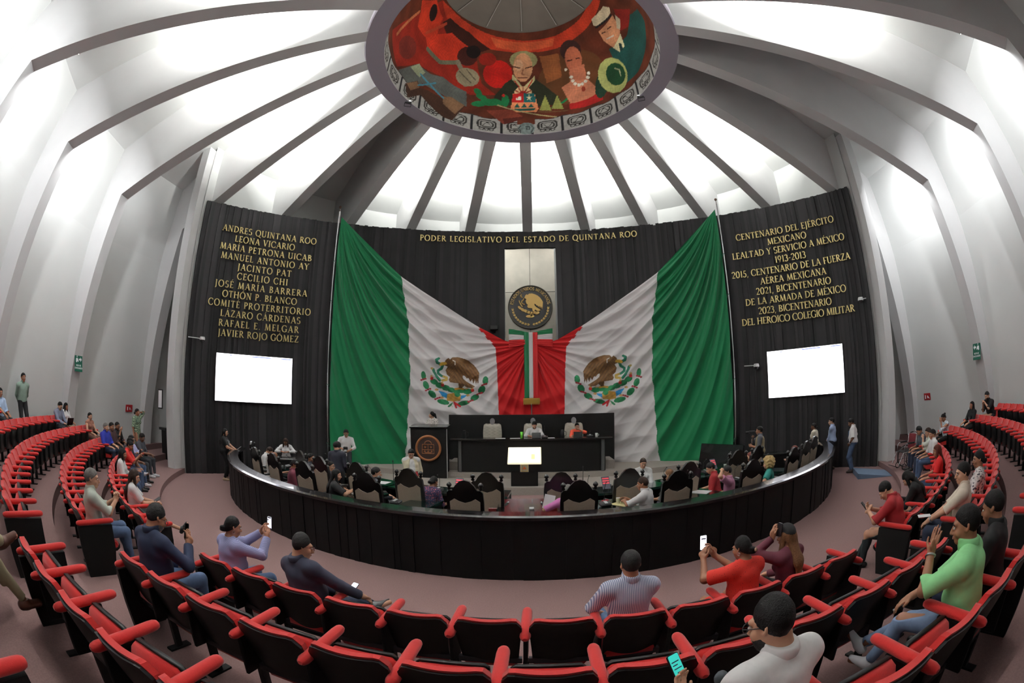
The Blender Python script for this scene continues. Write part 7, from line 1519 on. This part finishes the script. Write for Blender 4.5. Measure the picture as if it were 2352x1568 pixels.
sitter('man in lavender shirt and glasses with folded arms, left front row', 0, 'left', 12, -14, h=1.74, fat=1.1, lean=2, head=(-10, -4), rh=(-.12, .26, .90), lh=(.12, .28, .86), rp=(.8, .2, -.6), lp=(-.8, .2, -.6), hair='short', top=cloth('lavender', (170, 170, 206)), sleeve=1, legs=CHAR, shoes=(50, 44, 42), glasses=(30, 30, 32), skin='b', res=.0115)
l7 = sitter('man in grey trousers holding a phone at the far end of the left front row', 0, 'left', 14, -14, h=1.74, lean=8, head=(-8, -20), rh=(.14, .48, .72), hair='short', top=cloth('dark_grey_shirt', (60, 62, 70)), sleeve=.5, legs=CHAR, shoes=(226, 226, 230), skin='d', glasses=(30, 30, 32), res=.0115)
sitter('older man in royal blue polo, far end of the second left row', 1, 'left', 15, -18, h=1.74, fat=1.1, lean=4, head=(-8, -4), hair='short', hc='grey', top=cloth('royal_blue', (34, 46, 150)), sleeve=.5, legs=JEANSN, skin='c', res=.0115)
sitter('man in brown shirt beside the man in royal blue', 1, 'left', 16, -20, h=1.72, fat=1.15, lean=6, head=(-4, -4), hair='short', hc='black', top=cloth('dark_brown', (66, 42, 42)), sleeve=.5, legs=CHAR, skin='b', res=.0115)
sitter('man in black shirt with glasses at the far end of the second left row', 1, 'left', 17, -20, h=1.70, lean=8, head=(-4, -2), rh=(.06, .30, 1.05), hair='short', hc='black', top=BLKC, sleeve=.5, legs=CHAR, skin='b', glasses=(30, 30, 32), res=.0115)
sitter('woman in strapless tan top with hair tied back, far end of the third left row', 2, 'left', 19, -20, h=1.66, sex='f', lean=4, head=(-6, -2), hair='lowbun', hc='black', top=cloth('tan_top', (140, 92, 76)), sleeve=0, legs=cloth('brown_trousers', (110, 76, 64)), skin='c', res=.0115)
l13 = sitter('man in grey-blue shirt and glasses with a laptop, fourth left row', 3, 'left', 19, -16, h=1.74, lean=8, head=(-6, -20), rh=(.10, .44, .66), lh=(-.1, .44, .66), hair='short', top=cloth('grey_blue', (120, 124, 144)), sleeve=.95, legs=CHAR, glasses=(30, 30, 32), skin='c', res=.0115)
M3 = Matrix.Rotation(l13.rotation_euler[2], 3, 'Z'); t = thing('laptop', 'black laptop on the lap of the man in glasses at upper left', 'laptop', l13.location + M3 @ Vector((0, .52, .64)), l13.rotation_euler[2]); m = MB(); m.box((0, 0, .0), (.34, .24, .018)); m.build('keyboard', MICB, t); m = MB(); m.box((0, .16, .11), (.34, .012, .23), Euler((R(-18), 0, 0))); m.build('lid', MICB, t)
sitter('woman in white top leaning in beside the laptop, fourth left row', 3, 'left', 20, -16, h=1.66, sex='f', lean=6, head=(6, -8), hair='long', hc='black', top=WHC, sleeve=.5, legs=KHAKI, skin='b', res=.0115)
sitter('man in light blue shirt alone in the back left row', 4, 'left', 15, -24, h=1.76, fat=1.15, lean=2, head=(-12, -2), rh=(.14, .5, .66), hair='short', hc='black', top=cloth('light_blue', (166, 186, 214)), sleeve=.5, legs=CHAR, skin='b', res=.0115)
person('man in sage green shirt standing at the left wall behind the seats', (-14.15, -5.05, FZ[4]), R(-90 + 4), 'stand', h=1.82, head=(-6, 2), lh=(-.10, -.16, .98), rh=(.06, -.17, .96), lp=(-1, -.3, 0), rp=(1, -.3, 0), hair='short', top=cloth('sage', (122, 142, 130)), sleeve=1, legs=BLKC, skin='b', res=.0115)
person('woman in long green patterned dress with a hand in her hair, by the left wall', bpos(14.85, -63.5, .40), R(-80), 'stand', h=1.74, sex='f', head=(4, 0), lh=(-.10, .06, 1.62), lp=(-1, .2, .3), rh=(.30, .10, .86), hair='lowbun', hc='black', top=GREENP, sleeve=.5, skirt='long', legs=GREENP, skin='b', shoes=(226, 226, 228), res=.0115)
# --- standing by the slatted wall
p9 = person('woman in black with glasses standing at the left end of the barrier', (-9.95, 1.15, 0), R(-62), 'stand', h=1.72, sex='f', fat=1.25, lean=4, head=(-8, -4), rh=(.16, .40, 1.04), lh=(-.05, .42, 1.04), hair='long', hc='black', top=BLKC, sleeve=.4, legs=BLKC, shoes=(196, 170, 140), skin='c', glasses=(30, 28, 30), extra=[('lanyard', (210, 210, 214))], res=.0115)
M3 = Matrix.Rotation(p9.rotation_euler[2], 3, 'Z'); m = MB(); m.box((0, 0, 0), (.12, .17, .012), Euler((R(35), 0, 0))); tag(m.build('note_pad', PAPER, None, p9.location + M3 @ Vector((.05, .56, 1.11)), p9.rotation_euler[2]), 'white note pad in the hands of the woman standing in black', 'notepad')
person('woman in cream blouse with lanyard standing by the right wall, first of the three', (9.75, 2.35, 0), R(38), 'stand', h=1.66, sex='f', fat=1.2, head=(6, -4), rh=(-.02, .24, .98), lh=(.04, .26, .96), hair='lowbun', hc='black', top=cloth('cream_blouse', (226, 216, 196)), sleeve=.3, legs=BLKC, skin='d', extra=[('lanyard', (90, 90, 96))], res=.0115)
person('man in light blue shirt and dark trousers, middle of the three by the right wall', (10.3, 1.95, 0), R(40), 'stand', h=1.80, head=(14, -2), rh=(-.02, .26, .98), lh=(.06, .24, .92), hair='short', top=cloth('sky_shirt', (156, 172, 204)), sleeve=.85, legs=cloth('navy_trousers', (30, 32, 46)), skin='c', glasses=(30, 30, 32), shoes=(70, 46, 36), extra=[('lanyard', (200, 204, 214))], res=.0115)
person('man in white polo and jeans looking down, nearest the right white fin', (10.5, .95, 0), R(44), 'stand', h=1.78, fat=1.15, head=(10, -24), rh=(.22, .04, .98), lh=(-.20, .12, .98), rp=(1, -.6, 0), lp=(-1, -.6, 0), hair='short', top=WHC, sleeve=.5, legs=JEANS, skin='d', shoes=(60, 46, 44), extra=[('lanyard', (110, 150, 190)), ('watch', -1)], res=.0115)
v = person('cameraman in khaki vest and headphones filming by the right flag pole', (7.1, 1.75, 0), R(60), 'stand', h=1.78, fat=1.1, lean=2, head=(0, 0), rh=(.06, .24, 1.45), lh=(-.12, .26, 1.2), rp=(1, -.2, -.6), hair='short', hc='black', top=cloth('grey_tee', (92, 94, 100)), sleeve=.5, legs=cloth('dark_jeans', (40, 42, 52)), extra=[('vest', cloth('khaki_vest', (132, 120, 92)))], skin='b', res=.0115)
M3 = Matrix.Rotation(v.rotation_euler[2], 3, 'Z'); t = thing('video_camera', 'dark video camera held to the face of the man in the khaki vest', 'camera', v.location + M3 @ Vector((-.01, .28, 1.62)), v.rotation_euler[2]); m = MB(); m.box((0, 0, 0), (.11, .2, .1), bev=.015); m.build('body', MICB, t); m = MB(); m.tube([(0, .1, 0), (0, .2, 0)], .04, 12); m.build('lens', FIX, t); m = MB(); m.tube([(0, -.03, -.05), (0, -.05, -.4)], .016, 6); m.build('monopod', FIX, t)
# --- around the rostrum
person('woman in embroidered white blouse speaking at the podium', (-3.5, 4.95, .80), R(150), 'stand', h=1.68, sex='f', head=(-60, 0), lh=(-.2, .30, 1.08), rh=(.2, .30, 1.08), hair='pony', hc='black', top=mat_spots('cloth_embroidered', (226, 216, 212), (130, 30, 40), 26, .34, (40, 80, 60)), sleeve=.45, legs=BLKC, skin='c', extra=[('earring',)], res=.0105)
person('bearded man in white shirt in the middle presiding chair', (.10, 5.42, .72), PI, 'sit', h=1.78, fat=1.15, lean=10, head=(4, -22), rh=(.14, .52, .90), lh=(-.14, .54, .90), rp=(1, -.2, -.4), lp=(-1, -.2, -.4), seat=.52, hair='short', hc='black', top=WHC, sleeve=.8, legs=CHAR, skin='c', beard='black', res=.0105)
person('woman in coral blouse and glasses in the right presiding chair', (1.62, 5.40, .72), PI + .1, 'sit', h=1.66, sex='f', fat=1.15, lean=6, head=(6, -10), lh=(-.04, .30, 1.10), lp=(-1, .1, -.5), rh=(.2, .48, .90), seat=.48, hair='lowbun', hc='black', top=cloth('coral', (236, 92, 66)), sleeve=.7, legs=BLKC, skin='c', glasses=(120, 40, 40), res=.0105)
p4 = person('woman in cream suit standing and reading her phone left of the kiosk', (-2.97, -.02, 0), R(205), 'stand', h=1.64, sex='f', fat=1.3, lean=2, head=(-6, -26), rh=(-.02, .32, .98), lh=(-.20, .10, .84), hair='lowbun', hc='black', top=WHC, sleeve=.9, legs=cloth('cream_suit', (222, 212, 184)), extra=[('jacket_open', cloth('cream_suit', (222, 212, 184)))], skin='c', glasses=(40, 36, 36), curl=(.7, .5), rhd=(-.7, .6, .3), res=.0105)
c_, d_, n_, t_ = hand_of(p4, 1); phone('red phone in the hand of the woman in the cream suit', c_ + d_ * .03 + Vector((0, 0, .03)), d_, t_ + Vector((0, 0, .4)), mat('phone_red', (150, 40, 44), .4), (.07, .13))
person('woman in white blouse with a ponytail facing the camera right of the kiosk', (2.72, -.35, 0), PI - .12, 'sit', h=1.70, sex='f', lean=2, head=(8, -14), rh=(.16, .36, .66), lh=(-.16, .36, .66), seat=.52, hair='pony', hc='brown', top=WHC, sleeve=.9, legs=BLKC, skin='c', extra=[('lanyard', (100, 100, 110))], res=.0105)
p6 = person('photographer in white shirt holding a camera in front of the left flag', (-5.85, 2.5, .23), R(200), 'stand', h=1.66, lean=2, head=(10, -16), rh=(.10, .26, 1.06), lh=(-.10, .26, 1.0), rp=(1, -.3, -.4), lp=(-1, -.3, -.4), hair='short', hc='black', top=WHC, sleeve=.75, legs=CHAR, skin='b', glasses=(40, 40, 42), curl=(.7, .7), res=.0105)
M3 = Matrix.Rotation(p6.rotation_euler[2], 3, 'Z'); t = thing('photo_camera', 'black camera with a pale telephoto lens held by the photographer in white', 'camera', p6.location + M3 @ Vector((0, .34, 1.05)), p6.rotation_euler[2]); m = MB(); m.box((0, 0, .04), (.15, .08, .11), bev=.02); m.build('body', MICB, t)
m = MB(); m.tube([(0, .03, .0), (0, .05, -.25)], [.042, .05], 14); m.build('lens', mat('lens_pale', (206, 204, 200), .4), t); m = MB(); m.tube([(0, .034, -.06), (0, .038, -.10)], .048, 14); m.tube([(0, .047, -.2), (0, .051, -.26)], .053, 14); m.build('lens_ring', MICB, t)
person('person in dark jacket seen from behind beside the photographer', (-4.98, -.15, 0), R(-6), 'stand', h=1.72, fat=1.15, head=(52, -4), rh=(.2, .16, .9), lh=(-.16, .2, .95), hair='short', hc='black', top=cloth('ink_jacket', (26, 26, 40)), sleeve=1, legs=BLKC, skin='c', res=.0105)
p8 = person('woman in white blouse writing at the left clerks table', (-8.62, 3.25, 0), R(205), 'sit', h=1.72, sex='f', lean=10, head=(4, -24), rh=(.14, .40, .96), lh=(-.14, .42, .96), rp=(1, -.2, -.3), lp=(-1, -.2, -.3), seat=.56, hair='long', hc='brown', top=WHC, sleeve=.95, legs=BLKC, skin='b', glasses=(40, 30, 30), curl=(.8, .5), res=.0105)
# --- deputies
dep('bald man in white shirt with a phone, outer ring at left', 9.75, -45.5, -12, h=1.72, fat=1.1, lean=8, head=(-6, -20), rh=(.12, .44, .80), hair='bald', top=WHC, sleeve=.5, legs=CHAR, skin='b', glasses=(30, 30, 32))
dep('man in white shirt and glasses bent over papers at the far left of the outer ring', 9.8, -55.5, -16, h=1.74, lean=18, head=(-4, -26), hair='short', hc='brown', top=WHC, sleeve=1, legs=CHAR, skin='c', glasses=(30, 30, 32))
dep('man in maroon shirt, outer ring left side', 9.7, -35.4, -20, h=1.72, fat=1.15, lean=6, head=(-12, -12), hair='short', hc='black', top=cloth('plum', (96, 34, 50)), sleeve=.5, legs=CHAR, skin='d')
dep('young man in dark shirt looking right, inner ring left side', 8.75, -41.4, -40, h=1.74, lean=2, head=(-14, 2), hair='short', hc='black', top=cloth('dark_slate', (44, 44, 52)), sleeve=.6, legs=CHAR, skin='b')
dep('woman with short dark hair looking right, inner ring left side', 8.85, -32.9, -40, h=1.66, sex='f', lean=4, head=(-12, 0), hair='lowbun', hc='black', top=cloth('grey_dress', (84, 84, 92)), sleeve=.6, legs=CHAR, skin='c', glasses=(60, 40, 40))
d6 = dep('woman in black dress with long straight hair and joined hands, outer ring left', 9.65, -25.2, -42, h=1.70, sex='f', fat=1.1, lean=8, head=(-10, -4), rh=(.06, .42, .88), lh=(-.04, .44, .88), rp=(.9, .0, -.5), hair='long', hc='black', top=BLKC, sleeve=.45, legs=BLKC, skin='c', curl=(.9, .9), extra=[('bracelet', 1), ('earring',)], res=.0095)
dep('man in dark suit and white collar seen from behind, inner ring left of centre', 8.85, -22.2, -34, h=1.74, lean=4, head=(-12, -6), hair='short', hc='black', top=cloth('dark_suit', (34, 36, 44)), sleeve=1, legs=CHAR, skin='c', extra=[])
dep('woman in purple floral blouse with curly dark hair, inner ring left of centre', 8.85, -13.2, -12, h=1.62, sex='f', fat=1.2, lean=16, head=(-6, -16), hair='lowbun', hc='black', top=PURPLEF, sleeve=.6, legs=BLKC, skin='b', res=.0095)
d9 = dep('person in pink hidden by the chair right of the centre table, holding a sheet', 9.6, 4.4, 4, h=1.62, lean=10, head=(0, -16), lh=(-.34, .30, .82), lp=(-1, -.2, -.4), hair='short', hc='grey', top=cloth('pink', (206, 120, 180)), sleeve=.5, legs=CHAR, skin='c', curl=(.5, .8))
c_, d_, n_, t_ = hand_of(d9, -1); m = MB(); m.box((0, 0, .12), (.2, .004, .27), Euler((R(-14), R(12), 0))); tag(m.build('held_sheet', PAPER, None, c_ + d_ * .04, d9.rotation_euler[2] - .2), 'white sheet held up by the person in pink', 'paper')
d10 = dep('man in white shirt with arms on the desk, outer ring right of centre', 9.65, 13.4, 44, h=1.72, fat=1.05, lean=12, head=(8, -4), rh=(.08, .46, .88), lh=(-.1, .46, .88), lp=(-1, -.2, -.3), hair='short', hc='brown', top=WHC, sleeve=.5, legs=CHAR, skin='b', curl=(.7, .7), res=.0095)
dep('person with short tan-brown hair mostly hidden behind a chair, right of centre', 9.0, 19.3, 20, h=1.66, lean=8, head=(10, -6), hair='short', hc='tan', top=cloth('grey_top', (90, 86, 84)), sleeve=.6, legs=CHAR, skin='c')
dep('man in red shirt looking down, inner ring right side', 9.05, 27.4, 42, h=1.70, fat=1.1, lean=10, head=(6, -20), hair='short', hc='black', top=cloth('deep_red', (150, 30, 36)), sleeve=.6, legs=CHAR, skin='c')
dep('person in mauve shirt with a hand on the head, outer ring right side', 9.7, 25.8, 36, h=1.68, lean=8, head=(14, -8), lh=(-.12, .20, 1.24), lp=(-1, .3, 0), hair='short', hc='salt', top=cloth('mauve', (180, 120, 150)), sleeve=.4, legs=CHAR, skin='c')
dep('woman with curly blonde hair in teal, outer ring right side', 9.95, 32.9, 26, h=1.68, sex='f', lean=4, head=(10, -4), lh=(-.3, .34, .84), lp=(-1, 0, -.4), hair='curly', hc='blonde', top=cloth('teal', (36, 120, 112)), sleeve=.4, legs=BLKC, skin='c')
dep('woman with reddish dark hair, inner ring right end', 8.9, 40.2, 20, h=1.64, sex='f', lean=6, head=(6, -6), hair='long', hc='auburn', top=BLKC, sleeve=.6, legs=BLKC, skin='c')
dep('balding bearded man in black with a raised hand, outer ring right end', 9.9, 45.6, 56, h=1.74, fat=1.1, lean=6, head=(10, -6), lh=(-.16, .42, .98), hair='short', hc='auburn', top=BLKC, sleeve=.6, legs=CHAR, skin='c', beard='grey', glasses=(30, 30, 32))
